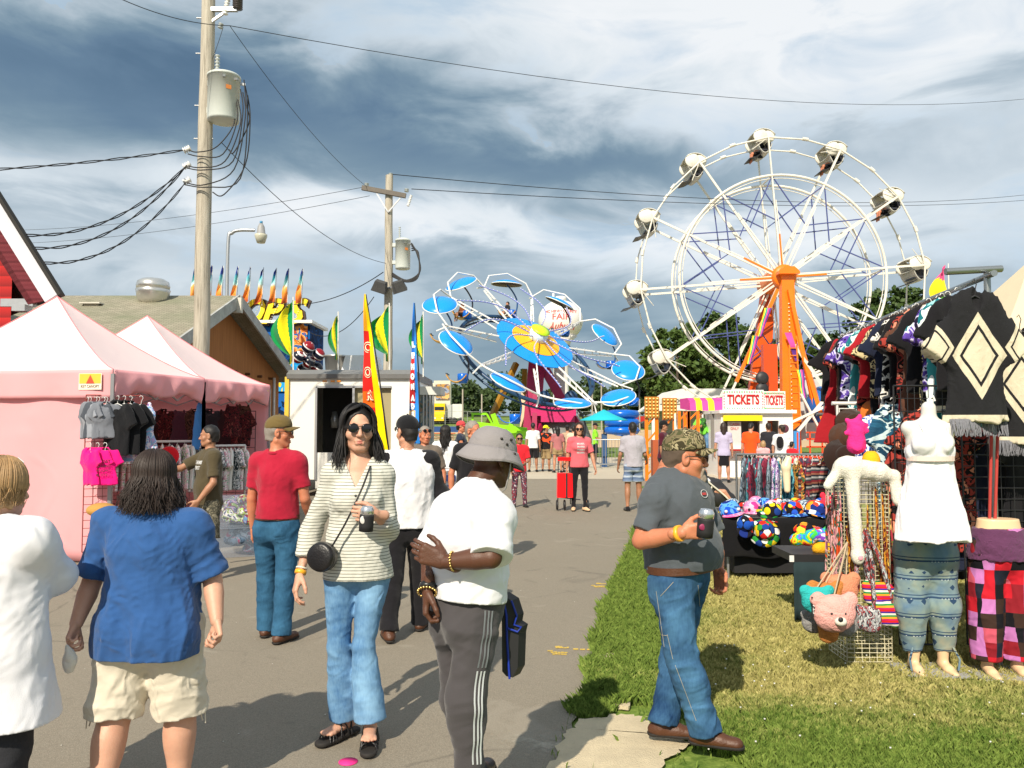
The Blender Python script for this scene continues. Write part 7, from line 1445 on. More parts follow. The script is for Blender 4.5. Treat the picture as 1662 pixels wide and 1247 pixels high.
def paratrooper():
 Y=43.0;k=Y/FPX;C_=at(868,556,Y);A=Vector((-154,38.6*-1,49))*k;B=Vector((-2,133.4,99))*k
 A=Vector((-154*k,-38.6*k,49*k));B=Vector((-2.4*k,133.4*k,99*k));Rr=(A.length+B.length)/2;A.normalize();B=(B-A*A.dot(B)).normalized();N=A.cross(B);N=N if N.y<0 else-N
 def D(r,a,h=0):return C_+(A*math.cos(a)+B*math.sin(a))*r+N*h
 e=empty('parasol_ride',(C_.x,Y,0),'tilted spinning ride with blue parasols and orange and blue centre disc','fairground ride')
 b=MB()
 def ring(r0,r1,h0,h1,n=40):
  b.add([D(r,2*PI*i/n,h)for r,h in((r0,h0),(r1,h1))for i in range(n)],[(i,(i+1)%n,n+(i+1)%n,n+i)for i in range(n)])
 b.mi=0;ring(Rr*.24,Rr*.405,.14,.02);b.mi=0;ring(Rr*.405,Rr*.395,.02,-.06);b.mi=1;ring(.4,Rr*.25,.30,.16);ring(Rr*.25,Rr*.22,.16,.13);b.build('disc',[BLUEP,M('disc orange',S('#ffb012'),.35,.03)],e)
 b=MB();M3=Vector((0,0,1)).rotation_difference(N).to_matrix();b.mi=0;b.lathe([(.46,.1),(.52,.45),(.50,.8)],C_,20,M3);b.mi=1;b.lathe([(.52,.8),(.54,.85),(.25,.91),(.01,.92)],C_,20,M3);b.build('hub',[M('pale blue hub',S('#cfe6f2'),.4,.1),M('lime top',S('#c3f01e'),.4)],e)
 b=MB();n=60;b.tube([D(Rr*.72,2*PI*i/n,-1.1)for i in range(n+1)],.12,6,False);b.tube([D(Rr*.72,2*PI*i/n,-1.45)for i in range(n+1)],.06,5,False)
 for i in range(n):b.beam(D(Rr*.72,2*PI*i/n,-1.1),D(Rr*.72,2*PI*(i+.5)/n,-1.45),.035)
 b.build('track_ring',NAVYM,e)
 dotm=M('lamp dots',(.85,.85,.9,1),.3)
 for i in range(10):
  a=i*PI/5+.0;am=a+PI/10;S0,S1=D(Rr*.40,am,.02),D(Rr*.94,am,.1)
  b=MB();b.beam(S0,S1,.06,.075);b.beam(D(Rr*.40,am,-.35),D(Rr*.92,am,-.05),.08)
  for j in range(5):t=.48+.09*j;b.beam(D(Rr*t,am,.1),D(Rr*(t+.05),am,-.35+.06*j),.045)
  b.build('arm',WHITEP,e)
  b=MB();b.mi=0;pts=[D(Rr*t,am+.22*math.sin(t*PI*1.6),.42+.35*math.sin(t*PI))for t in np.linspace(.1,.86,24)];b.tube(pts,.036,6);b.mi=1
  for j in range(1,24):b.ball(pts[j]+N*.04,.036,5)
  b.build('light_arm',[M('violet tube',S('#7b86c8'),.4),dotm],e)
  b=MB();T=[D(Rr*.94,am,.1),D(Rr*1.05,am+.10,.5),D(Rr*1.09,am+PI/10,.7),D(Rr*1.05,am+PI/5-.10,.5),D(Rr*.94,am+PI/5,.1)];b.tube(T,.048,6);b.beam(T[0],D(Rr*1.03,am,-.3),.06);b.build('perimeter_bar',WHITEP,e)
  p=D(Rr*1.0,a,.25);ax=Vector(((0,-.6,.8),(-.32,-.4,.86),(.05,-.02,1),(.42,-.05,.9),(.55,-.5,.67),(.05,-.66,.76),(-.2,-.45,.88),(0,-.25,.97),(.4,-.35,.85),(.45,-.55,.7))[i]).normalized();M3b=Vector((0,0,1)).rotation_difference(ax).to_matrix();rp=27.5*k
  bm=MB();bm.mi=0;bm.lathe([(rp,0),(rp*.97,.06),(rp*.7,.17),(rp*.35,.24),(.01,.27)],p,28,M3b);bm.mi=1;bm.tube([p+M3b@Vector((math.cos(t)*rp,math.sin(t)*rp,.0))for t in[2*PI*j/28 for j in range(29)]],.03,5,False);bm.mi=2;bm.lathe([(rp*.96,-.02),(.01,-.01)],p,24,M3b);bm.build('parasol',[BLUEP,WHITEP,M('parasol lining',(.16,.12,.09,1),.8)],e)
  sp=p+Vector((.12 if i not in(0,1,2)else.1,.15,-54*k));b=MB();b.tube(curve_pts([p,p+Vector((.35,.1,-.4)),p+Vector((.62,.12,-1.0)),sp+Vector((.42,0,.1)),sp+Vector((.1,0,.0))],5),.045,6);b.build('hanger_arm',DKST if i%2 else M('arm blue',S('#14508a'),.4),e)
  gold=i in(0,1,2,9);b=MB();sm=M('seat blue',S('#0c62c4'),.25,.04);gm=M('seat gold',S('#b8862a'),.35,.15)
  b.mi=0;b.lathe([(.30,-.2),(.38,-.05),(.40,.25),(.36,.28)],sp+Vector((.22,0,.0)),16,sx=.7);b.mi=1;b.sheet(lambda u,v:sp+Vector((-.55+.95*u,(v-.5)*.95,.22-.34*math.sin(PI*min(1,u*1.05))**.6)),8,6,True,.05);b.mi=2;b.tube([sp+Vector((-.5,-.48,.25)),sp+Vector((-.62,0,.3)),sp+Vector((-.5,.48,.25))],.03,5);b.build('bucket_seat',[sm,gm if gold else sm,DKST],e)
  if i in(1,2):tag(rider(None,sp+Vector((-.05,0,.0)),(-.75,-.65,0),SKM if i==1 else SKP,cloth('dark shirt',S('#20242c'))if i==2 else cloth('rust',S('#7a4428')),BLK,1.0),'rider with %s on the blue parasol ride'%('brown top in the upper left gold seat' if i==1 else 'black shirt and bare legs in the top seat'),'person','parasol ride riders')
 mag=M('magenta steel',S('#a3194f'),.4,.08);gold=M('gold strut',S('#9c7010'),.4,.1)
 def q(px,py,dy=0):return at(px,py,Y+dy)
 b=MB();b.beam(q(872,580,1),q(862,700,.5),.9,.8);b.beam(q(885,600,.8),q(935,690,.5),.5,.5);b.build('column',mag,e)
 b=MB();b.box(q(897,668,.5),(2.4,1.6,.5));b.box(q(905,680,-.2),(1.8,.6,.35));b.beam(q(875,655,.2),q(935,672,.2),.2);b.build('turntable',M('pink steel',S('#c42d6c'),.4,.12),e)
 for a_,c_ in(((838,590,1),(792,690,-.3)),((852,600,2),(848,700,1)),((868,640,0),(867,730,-.5)),((878,690,0),(850,735,-1))):b=MB();b.beam(q(*a_),q(*c_),.26);b.build('strut',gold if a_[0]<870 and a_[0]!=868 else mag,e)
 c=q(905,728,1.5);b=MB();b.lathe([(1.95,0),(1.9,.9),(1.6,1.7),(1.0,2.25),(.01,2.5)],(c.x,c.y,0),32);b.build('base_dome',M('grey dome',(.19,.19,.19,1),.4,.06),e)
 b=MB();b.box(q(908,600,2.2)+Vector((0,0,-.6)),(.6,.5,4.2));b.build('white_column',WHITEP,e)
 for dx in(-1,1):b=MB();b.lathe([(.3,-.2),(.36,0),(.3,.2)],q(905+dx*22,645,-.3),14,Matrix.Rotation(PI/2,3,'X'));b.build('motor',NAVYM,e)
def water_tower():
 Y=110;c=at(910,521,Y);r=36.5*Y/FPX;e=empty('water_tower',(c.x,Y,TZ(Y)),'white spherical water tower lettered FAIR in red behind the parasol ride','water tower');wt=M('tower white',(.80,.78,.74,1),.4,.03,.3)
 b=MB();b.ball(c,(r,r,r*.92),48);b.lathe([(.8,0),(.8,.5),(.6,.6)],c+Vector((0,0,r*.9)),12);b.lathe([(.15,0),(.15,1.2)],c+Vector((-1,0,r*.85)),8);b.build('tank',wt,e);b=MB();b.lathe([(2.6,TZ(Y)-c.z),(1.1,TZ(Y)-c.z+3),(1.0,-r*1.4),(1.4,-r*.95),(2.3,-r*.7)],c,24);b.build('stem',wt,e)
 rm=M('tower red',(.62,.10,.10,1),.6);b=MB()
 for t,z,s_,w,sh in(('MCHENRY COUNTY',9.5,.75,4.6,0),('FAIR',2.2,1.15,2.6,0),('Woodstock',-9,1.3,4.2,.35)):
  pass
 for t,dz,s_,w,sh in(('MC HENRY COUNTY',.95,.55,4.3,0),('FAIR',.18,1.15,2.5,0),('Auburn',-1.1,1.35,3.7,.4)):
  tb=MB();tb.text(t,Matrix.Identity(4),s_,w,.01,sh,.02)
  vs=[]
  for x,y,z in tb.v:X,Z=x-.1,dz+y;d=math.sqrt(max(r*r-X*X-(Z/.92)**2,.01));vs.append(c+Vector((X,-d-.04-z,Z)))
  b.add(vs,tb.f)
 b.build('lettering',rm,e)
def booth_text(b,txt,c,x,size,w):b.text(txt,face_M(c,x),size,w,.006,bold=.012)
def ticket_booth():
 Y=25.2;e=empty('ticket_booth',(at(1215,700,Y).x,Y,0),'white ticket booth with two red lettered TICKETS signs on its roof','ticket booth');wt=M('booth white',(.82,.81,.78,1),.4,.03,2)
 xl,xm,xr=at(1161,0,Y).x,at(1229,0,Y).x,at(1274,0,Y).x;zt=at(1200,671,Y).z;zw0,zw1=at(1200,724,Y).z,at(1200,683,Y).z;b=MB()
 w0,w1,w2,w3=at(1166,0,Y).x,at(1222,0,Y).x,at(1234,0,Y).x,at(1252,0,Y).x
 b.box(((xl+xr)/2,Y+.04,zw0/2),(xr-xl,.08,zw0));b.box(((xl+xr)/2,Y+.04,(zw1+zt)/2),(xr-xl,.08,zt-zw1));zc,hz=(zw0+zw1)/2,zw1-zw0
 for a,c in((xl,w0),(w1,w2),(w3,xr)):b.box(((a+c)/2,Y+.04,zc),(c-a,.08,hz))
 b.box((xl+.04,Y+1.1,zt/2),(.08,2,zt));b.box((xr-.04,Y+1.1,zt/2),(.08,2,zt));b.box(((xl+xr)/2,Y+2.1,zt/2),(xr-xl-.2,.06,zt));b.build('wall',wt,e)
 b=MB();b.box(((xl+xr)/2,Y+1.05,zt+.05),(xr-xl+.16,2.4,.1));b.build('roof',wt,e);b=MB();b.box(((w0+w1)/2,Y-.06,zw1+.08),(w1-w0+.1,.1,.17));b.build('awning',M('sign yellow',S('#ffe01a'),.4,.03),e)
 b=MB();b.box(((w0+w1)/2,Y+.9,zc),(w1-w0+.4,.04,hz+.6));b.build('interior',M('booth interior',(.18,.17,.16,1),.8),e)
 b=MB();b.box((w0+.34,Y+.10,zc-.03),(.42,.03,hz));b.build('notice_board',M('notice white',(.6,.58,.55,1),.6),e);b=MB();b.text('CASH',face_M((w0+.34,Y+.07,zw1-.12),(1,0,0)),.12,.3,.003);b.text('ONLY',face_M((w0+.34,Y+.07,zw1-.25),(1,0,0)),.12,.26,.003);b.build('lettering',M('notice red',(.6,.08,.07,1),.6),e)
 b=MB();b.box((w3-.2,Y+.5,zc),(.3,.03,hz));b.build('shelf',M('orange poster',S('#e07028'),.6),e);b=MB();b.box((xr-.22,Y-.01,zc+.1),(.02,.02,.02));b.lathe([(.01,-.01),(.12,-.01),(.13,0),(.12,.01),(.01,.01)],(xr-.26,Y-.02,zc+.15),20,Matrix.Rotation(PI/2,3,'X'));b.build('badge',M('dark badge',(.12,.03,.05,1),.5),e)
 b=MB();b.box(((xl+xr)/2,Y-.2,zw0-.12),(xr-xl,.35,.05));b.build('counter',M('counter red',S('#a8201c'),.4),e)
 for i,(a,c,py)in enumerate(((1165,1230,0),(1230,1266,2))):
  x0,x1=at(a,0,Y).x,at(c,0,Y).x;z0,z1=zt+.1,at(1200,633+py,Y).z;b=MB();b.mi=0;b.box(((x0+x1)/2,Y+.1+.1*i,(z0+z1)/2),(x1-x0,.06,z1-z0));b.mi=1;cx=(x0+x1)/2;w=x1-x0
  b.text('TICKETS',face_M((cx,Y+.06+.1*i,(z0+z1)/2),(1,0,0)),.42,w*.78,.012,bold=.012);b.mi=2
  for t in range(16):b.box((x0+.06+(w-.12)*t/15,Y+.06+.1*i,z1-.06),(.035,.012,.05));b.box((x0+.06+(w-.12)*t/15,Y+.06+.1*i,z0+.06),(.035,.012,.04));b.mi=2+t%2
  for t in range(6):b.box((x0+.04,Y+.06+.1*i,z0+.1+(z1-z0-.2)*t/5),(.04,.012,.04));b.box((x1-.04,Y+.06+.1*i,z0+.1+(z1-z0-.2)*t/5),(.04,.012,.04))
  b.build('sign',[wt,M('tickets red',S('#b8141c'),.4),M('tickets green',S('#5cc47a'),.5),M('tickets pink',S('#f0808c'),.5)],e)
 Y=44;x0,x1=at(1052,0,Y).x,at(1262,0,Y).x;e=empty('restroom_building',((x0+x1)/2,Y,0),'low white building with a gabled roof and RESTROOMS sign left of the ticket booth','building');ze=at(1100,667,Y).z;zp=at(1100,631,Y).z;xa,xb=at(1100,0,Y).x,at(1170,0,Y).x
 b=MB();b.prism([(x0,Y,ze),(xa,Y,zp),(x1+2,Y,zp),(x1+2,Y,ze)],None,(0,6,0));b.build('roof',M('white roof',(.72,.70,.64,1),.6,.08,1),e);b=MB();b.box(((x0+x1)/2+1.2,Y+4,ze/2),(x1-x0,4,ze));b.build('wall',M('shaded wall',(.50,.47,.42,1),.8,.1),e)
 for px in(1056,1092,1130):b=MB();b.box((at(px,0,Y).x,Y+.2,ze/2),(.25,.25,ze));b.build('post',WHITEP,e)
 b=MB();b.mi=0;c=at(1096,651,Y-.06);b.box(c,(1.75,.05,.3));b.mi=1;b.text('RESTROOMS',face_M(c+Vector((0,-.04,0)),(1,0,0)),.26,1.5,.01,bold=.005);b.build('sign',[M('sign cream',(.6,.58,.5,1),.6),M('sign ink',(.06,.05,.05,1),.6)],e)
 Y=27.5;a,c=at(1108,0,Y).x,at(1165,0,Y).x;zt,zb_=at(1100,646,Y).z,at(1100,667,Y).z;e=empty('striped_awning',((a+c)/2,Y,0),'magenta and yellow striped awning on the orange ride platform','awning');b=MB()
 n=6
 for i in range(n):u0,u1=a+(c-a)*i/n,a+(c-a)*(i+1)/n;b.mi=[1,0,0,1,0,0][i]if 0 else(1 if i in(1,3)else 0);b.prism([(u0,Y,zt),(u0,Y-.35,(zt+zb_)/2+.1),(u0,Y-.45,zb_),(u0,Y+1.2,zb_+.1),(u0,Y+1.2,zt)],None,(u1-u0,0,0))
 b.build('cloth',[M('awning magenta',S('#e2419b'),.7,.05),M('awning yellow',S('#f7d516'),.7,.05)],e)
 for px in(1112,1162):b=MB();x=at(px,0,Y).x;b.box((x,Y+.8,zb_/2),(.12,.12,zb_));b.build('post',ORG,e)
 b=MB();b.box(((a+c)/2,Y+1,.26),(2.4,1.6,.5));b.build('platform',M('grey deck',(.3,.3,.3,1),.6,.2),e)
 for i,px in enumerate((1051,1079,1102,1117)):
  Y=23.5 if i<2 else 26;x=at(px,0,Y).x;z=at(px,(646,648,668,668)[i],Y).z;e=empty('light_tower',(x,Y,0),'orange ride frame post, %s'%('leftmost with a bulb panel on top','second with a bulb panel on top','third, plain, beside the striped awning','fourth, plain, under the striped awning')[i],'frame post','orange frame posts');b=MB();w=.15
  for sx in(-w,w):b.beam((x+sx,Y,0),(x+sx,Y,z),.09)
  for t in range(5):b.beam((x-w,Y,z*(t+.3)/5),(x+w,Y,z*(t+1)/5),.05)
  b.build('post',ORG,e)
  if i<2:
   b=MB();b.mi=0;b.box((x,Y-.08,z-.28),(.42,.06,.62));b.mi=1
   for r_ in range(6):
    for c_ in range(4):b.ball((x-.16+.105*c_,Y-.13,z-.53+.1*r_),.032,6)
   b.build('bulb_panel',[M('panel brown',(.45,.18,.02,1),.5),M('warm bulb',(.95,.7,.25,1),.25)],e)
 x,Y=at(1063,0,20.5).x,20.5;b=MB();b.box((x,Y,.62),(.38,.3,1.24));tag(b.build('electric_cabinet',M('rust box',S('#a8502a'),.6,.25,3,dirt=.3)),'rusty orange cabinet standing on the grass by the frame posts','cabinet');b=MB();b.tube([(x+.25,Y-.8,0),(x+.25,Y-.8,1.9)],.025,8);tag(b.build('white_stake',WHITEP),'thin white stake in the grass beside the rusty cabinet','stake')
 b=MB();b.add([(at(1040,0,20).x,19.2,.004),(at(1110,0,20).x+.3,19.2,.004),(at(1110,0,20).x+.4,21.4,.004),(at(1045,0,20).x,21.4,.004)],[(0,1,2,3)]);tag(b.build('grass_verge',M('verge green',(.10,.19,.03,1),.9,.3,14,1,60)),kind='structure')
def midway():
 Y=30.5;x0,x1=at(770,0,Y).x,at(1050,0,Y).x;n=3;w=(x1-x0)/n;e0=None
 for i in range(n):
  b=MB();a=x0+w*i+.04;c=x0+w*(i+1)-.04
  b.tube([(a,Y,.15),(a,Y,1.08),(c,Y,1.08),(c,Y,.15),(a,Y,.15)],.022,6)
  for j in range(1,18):x=lerp(a,c,j/18);b.tube([(x,Y,.15),(x,Y,1.08)],.01,4)
  for x in(a+.3,c-.3):b.tube([(x,Y-.3,.02),(x,Y,.15),(x,Y+.3,.02)],.018,5)
  tag(b.build('crowd_barrier',STEEL),'galvanised crowd barrier in the row before the parasol ride, %s'%('left one','middle one','right one')[i],'barrier','crowd barriers')
 b=MB();b.add([(-60,37.02,.004),(60,37.02,.004),(60,75,.004),(-60,75,.004)][:0]or[(0,0,-5),(.01,0,-5),(0,.01,-5)],[(0,1,2)])
 Y=31.5;p=at(980,664,Y);e=empty('patio_umbrella',(p.x,Y,0),'teal patio umbrella standing behind the crowd barriers','umbrella');r=39*Y/FPX;h=18*Y/FPX;b=MB();b.lathe([(r,0),(r,.03),(r*.5,h*.48),(.02,h)],(p.x,Y,at(980,683,Y).z),8);b.build('canopy',M('teal cloth',S('#16b4c4'),.8,.04),e);b=MB();b.tube([(p.x,Y,0),(p.x,Y,p.z)],.03,6);b.build('pole',DKST,e);b=MB();b.box((p.x,Y-.1,.65),(.2,.2,1.3));b.build('base_cover',M('blue cover',S('#2f4f7a'),.7),e)
 Y=36;p=at(1009,690,Y);b=MB();
 for z in(0,1,2):b.lathe([(.35,0),(.72,.04),(.82,.2),(.72,.36),(.35,.4)],(p.x,Y,at(0,706,Y).z+.36*z),24)
 tag(b.build('blue_tub_stack',M('seat blue',S('#0c62c4'),.25,.04)),'glossy blue rounded ride tub behind the teal umbrella','ride tub')
 Y=40;lm=M('lime steel',S('#8fd81c'),.35,.05);e=empty('lime_ride',(at(810,0,Y).x,Y,0),'low lime green ride framework left of the parasol ride base','fairground ride');q=lambda px,py,dy=0:at(px,py,Y+dy)
 b=MB();b.beam(q(770,690),q(855,700),.5,.35);b.beam(q(800,672),q(812,705),.25);b.beam(q(832,672),q(828,705),.25);b.beam(q(765,672,1),q(790,672,1),.12);b.beam(q(767,672,1),q(767,690,1),.1);b.beam(q(790,672,1),q(800,690,1),.1);b.build('frame',lm,e)
 b=MB();b.box(q(838,712),(1.5,1,.8));b.box(q(752,694,-.5),(.5,.4,.3));b.build('platform',lm,e);b=MB();b.box(q(745,697,.5),(3.6,.4,.28));b.build('blue_deck',M('deck blue',S('#22467e'),.5),e)
 Y=27;a,c=at(690,0,Y),at(770,0,Y);grid_panel('green_fence','low green mesh fence behind the people near the lime ride',(a.x,Y,0),(c.x,Y,0),.05,1.3,40,12,M('fence green',(.12,.2,.1,1),.6),.008,None,.02,'fence');b=MB();q_=at(698,728,Y-.1);b.box(q_,(.36,.04,.5));tag(b.build('notice_board',WHITEP),'small white board on the green mesh fence','notice board')
 def veh(px0,px1,pyt,pyb,Y,label,col,cat='truck',cabcol=None,cab=None):
  a,c=at(px0,pyb,Y),at(px1,pyt,Y);e=empty('parked_'+cat.replace(' ','_'),(a.x,Y,TZ(Y)),label,cat);L=c.x-a.x;z0=TZ(Y)+.0;zt=c.z;b=MB();b.box(((a.x+c.x)/2,Y+1.2,(z0+.9+zt)/2),(L,2.4,zt-z0-.9));b.build('body',col,e)
  for t in(.18,.82):b=MB();b.lathe([(.3,-.15),(.5,-.15),(.52,0),(.5,.15),(.3,.15)],(lerp(a.x,c.x,t),Y+.1,z0+.5),14,Matrix.Rotation(PI/2,3,'X'));b.build('wheel',BLACKM,e)
  return e,a,c,z0,zt
 gr=M('ribbed silver',(.5,.52,.52,1),.4,.2,3,metal=.3);wp=M('trailer cream',(.62,.58,.47,1),.6,.08,1);Yt=118
 e,a,c,z0,zt=veh(704,722,655,682,Yt,'bright yellow lorry cab facing the camera on the far bank',M('lorry yellow',S('#f2c40f'),.35,.05));b=MB();b.box(((a.x+c.x)/2,Y*0+Yt-.04,zt-.75),(1.35,.06,.5));b.build('windscreen',M('dark glass',(.02,.025,.03,1),.1),e);b=MB();b.box(((a.x+c.x)/2,Yt-.5,z0+1.0),(1.5,1,1.0));b.build('bonnet',M('lorry yellow',S('#f2c40f'),.35),e)
 for s_ in(-1,1):b=MB();b.box(((a.x+c.x)/2+s_*.55,Yt-1.02,z0+.9),(.25,.05,.2));b.build('headlight',WHITEP,e)
 veh(722,733,657,682,Yt+1,'silver ribbed trailer directly right of the yellow lorry',gr,'trailer');veh(734,751,656,682,Yt+.5,'slatted white stock trailer, furthest right of the parked trailers',M('slat white',(.62,.62,.6,1),.5,.3,1),'trailer');veh(688,703,655,682,Yt+1.5,'pale truck just left of the yellow lorry',M('pale truck',(.55,.55,.52,1),.5,.1),'truck')
 veh(686,706,622,662,125,'tall cream trailer side rising behind the pale truck',wp,'trailer');e,a,c,z0,zt=veh(704,731,618,662,122,'tall cream stand with a picture billboard above the yellow lorry',wp,'billboard trailer');b=MB();p=at(718,636,121.8);b.box(p,(2.1,.08,2.3));b.build('picture',printed('billboard',[S('#3b4668'),S('#8d97ac'),S('#b58b4a'),S('#6b5a62'),S('#d8b070')],.8),e)
 e,a,c,z0,zt=veh(847,866,673,682,112,'white parked car glimpsed behind the gold ride struts',M('car white',(.7,.7,.7,1),.3),'car');b=MB();b.box(((a.x+c.x)/2,112.3,zt+.2),(1.1,1.6,.55),top=.8);b.build('windows',M('dark glass',(.02,.025,.03,1),.1),e)
 b=MB();
 Yf=108
 for i in range(41):x=-24+i*3.0;z=TZ(Yf);b.tube([(x,Yf,z),(x,Yf,z+2.1)],.05,5)
 for z_ in(2.1,.1):b.beam((-24,Yf,TZ(Yf)+z_),(96,Yf,TZ(Yf)+z_),.05)
 for j in range(1,7):b.beam((-24,Yf,TZ(Yf)+.3*j),(96,Yf,TZ(Yf)+.3*j),.014)
 tag(b.build('chain_fence',M('fence wire',(.28,.3,.28,1),.6)),'long chain link fence along the far bank below the trees','fence')
 for i,(px,t)in enumerate(((751,632),(782,640),(961,605),(976,622),(1097,530),(1038,648))):Y=90;p=at(px,t,Y);b=MB();b.tube([(p.x,Y,TZ(Y)),p],.09,6);tag(b.build('tall_post',M('pole grey',(.34,.32,.27,1),.8)),'thin tall pole against the far trees, %s'%('leftmost behind the lorry','between lorry and lime ride','right of the white tower column','short one beside the teal umbrella','thick one left of the wheel','behind the restroom post')[i],'pole','poles along the far bank')
 Y=70;b=MB();p=at(715,703,Y);
 for s_ in(-1,1):b.beam((p.x+s_*1.1,Y,.1),(p.x+s_*1.1,Y,.95),.07)
 b.beam((p.x-1.3,Y,.95),(p.x+1.3,Y,.95),.12);b.beam((p.x-1.1,Y,.5),(p.x+1.1,Y,.6),.07);b.beam((p.x-1.1,Y,.95),(p.x+1.1,Y,.2),.06);tag(b.build('picnic_table',M('rust frame',S('#a8623a'),.7)),'rust coloured picnic table frame on the far dirt track','table')
 for i,(px,c_)in enumerate(((1040,'#b02a2a'),(1020,'#8a8f94'))):veh(px-8,px+8,676,684,104+i,('red' if i==0 else 'grey')+' car parked far off beside the restroom roof',M('car %d'%i,S(c_),.3),'car')
def trolley_and_pushchair():
 Y=15.25;c=Vector((at(916,700,Y).x,Y,0));e=empty('shopping_trolley',c,'bright red two-wheeled shopping trolley pulled by the woman in pink','shopping trolley');rm=cloth('trolley red',S('#e8141c'),.05,.5,9)
 z0,z1=at(0,807,Y).z,at(0,768,Y).z;b=MB();b.box(c+Vector((0,0,(z0+z1)/2)),(.30,.26,z1-z0),top=.94);b.build('bag',rm,e);b=MB();b.box(c+Vector((-.01,0,at(0,745,Y).z)),(.24,.2,.07));b.build('top_bag',rm,e)
 b=MB();b.box(c+Vector((.03,-.135,(z0+z1)/2)),(.03,.012,z1-z0));b.build('strap',BLACKM,e)
 b=MB()
 for s_ in(-.12,.12):b.tube([c+Vector((s_,.14,.1)),c+Vector((s_*.9,.16,at(0,742,Y).z))],.01,5)
 b.tube([c+Vector((-.11,.16,at(0,742,Y).z)),c+Vector((.11,.16,at(0,742,Y).z))],.014,6);b.tube([c+Vector((-.13,.0,z0)),c+Vector((.3,.0,z0-.05))],.01,5);b.build('frame',DKST,e)
 for dx in(-.14,.0,.44):b=MB();b.lathe([(.03,-.02),(.085,-.02),(.10,0),(.085,.02),(.03,.02)],c+Vector((dx,.02,.102)),18,Matrix.Rotation(PI/2,3,'Y'));b.build('wheel',BLACKM,e)
 p=npv(at(917,757,Y-.02));b=MB();b.tube([p+v3(-.06,0,0),p+v3(0,-.0,.05),p+v3(.06,0,0),p+v3(0,0,-.05),p+v3(-.06,0,0)],.013,6);b.build('handle',BLACKM,e)
 Y=13.6;c=Vector((at(1160,700,Y).x,Y,0));e=empty('pushchair',c,'black and cream child pushchair between the camo-cap man and the scarf rail','pushchair');q=SDF(npv(c)-v3(.6,.6,0),npv(c)+v3(.6,.6,1.1),.02);cc=npv(c)
 q.cone(cc+v3(-.28,0,.78),cc+v3(.05,0,.42),[.2,.2],.03,flat=((0,1,0),.8));q.cone(cc+v3(.05,0,.42),cc+v3(.22,0,.36),[.18,.12],.03);q.ell(cc+v3(-.1,-.05,.85),(.24,.2,.2),None,.005,sub=True);sdf_mesh('seat',q,M('pram black',(.02,.02,.024,1),.7),e)
 b=MB();b.tube(curve_pts([c+Vector((-.42,-.17,1.0)),c+Vector((-.2,-.19,.7)),c+Vector((.12,-.2,.42)),c+Vector((.28,-.2,.22)),c+Vector((.2,-.2,.1))]),.016,6);b.tube([c+Vector((-.1,-.18,.6)),c+Vector((-.25,-.2,.1))],.014,6);b.build('frame',M('cream frame',(.65,.62,.52,1),.4),e)
 for dx,dy in((-.28,-.2),(.24,-.2),(-.28,.2),(.24,.2)):b=MB();b.lathe([(.03,-.02),(.09,-.02),(.11,0),(.09,.02),(.03,.02)],c+Vector((dx,dy,.11)),18,Matrix.Rotation(PI/2,3,'X'));b.build('wheel',BLACKM,e)
 q=SDF(cc-v3(.5,.5,0),cc+v3(.5,.5,1.2),.015);q.cone(cc+v3(-.18,-.03,.62),cc+v3(-.05,-.06,.5),[.09,.08],.02);q.ell(cc+v3(-.22,-.03,.8),(.08,.08,.09),None,.01)
 for s_ in(.05,-.05):q.cone(cc+v3(-.05,-.06+s_,.5),cc+v3(.1,-.12+s_,.5),[.05,.04],.02);q.cone(cc+v3(.1,-.12+s_,.5),cc+v3(.2,-.14+s_,.36),[.04,.03],.01)
 o=sdf_mesh('person',q,skin_mat(SKP));tag(o,'baby with bare legs sitting in the black and cream pushchair','baby');b=MB();b.ball(cc+v3(-.17,-.04,.6),(.1,.095,.13),14);b.build('romper',WHT,o)
 for s_ in(.05,-.05):b=MB();b.ball(cc+v3(.22,-.15+s_,.34),(.05,.03,.03),10);b.build('sock',WHT,o)
def plush_bits(e,c,mats):pass
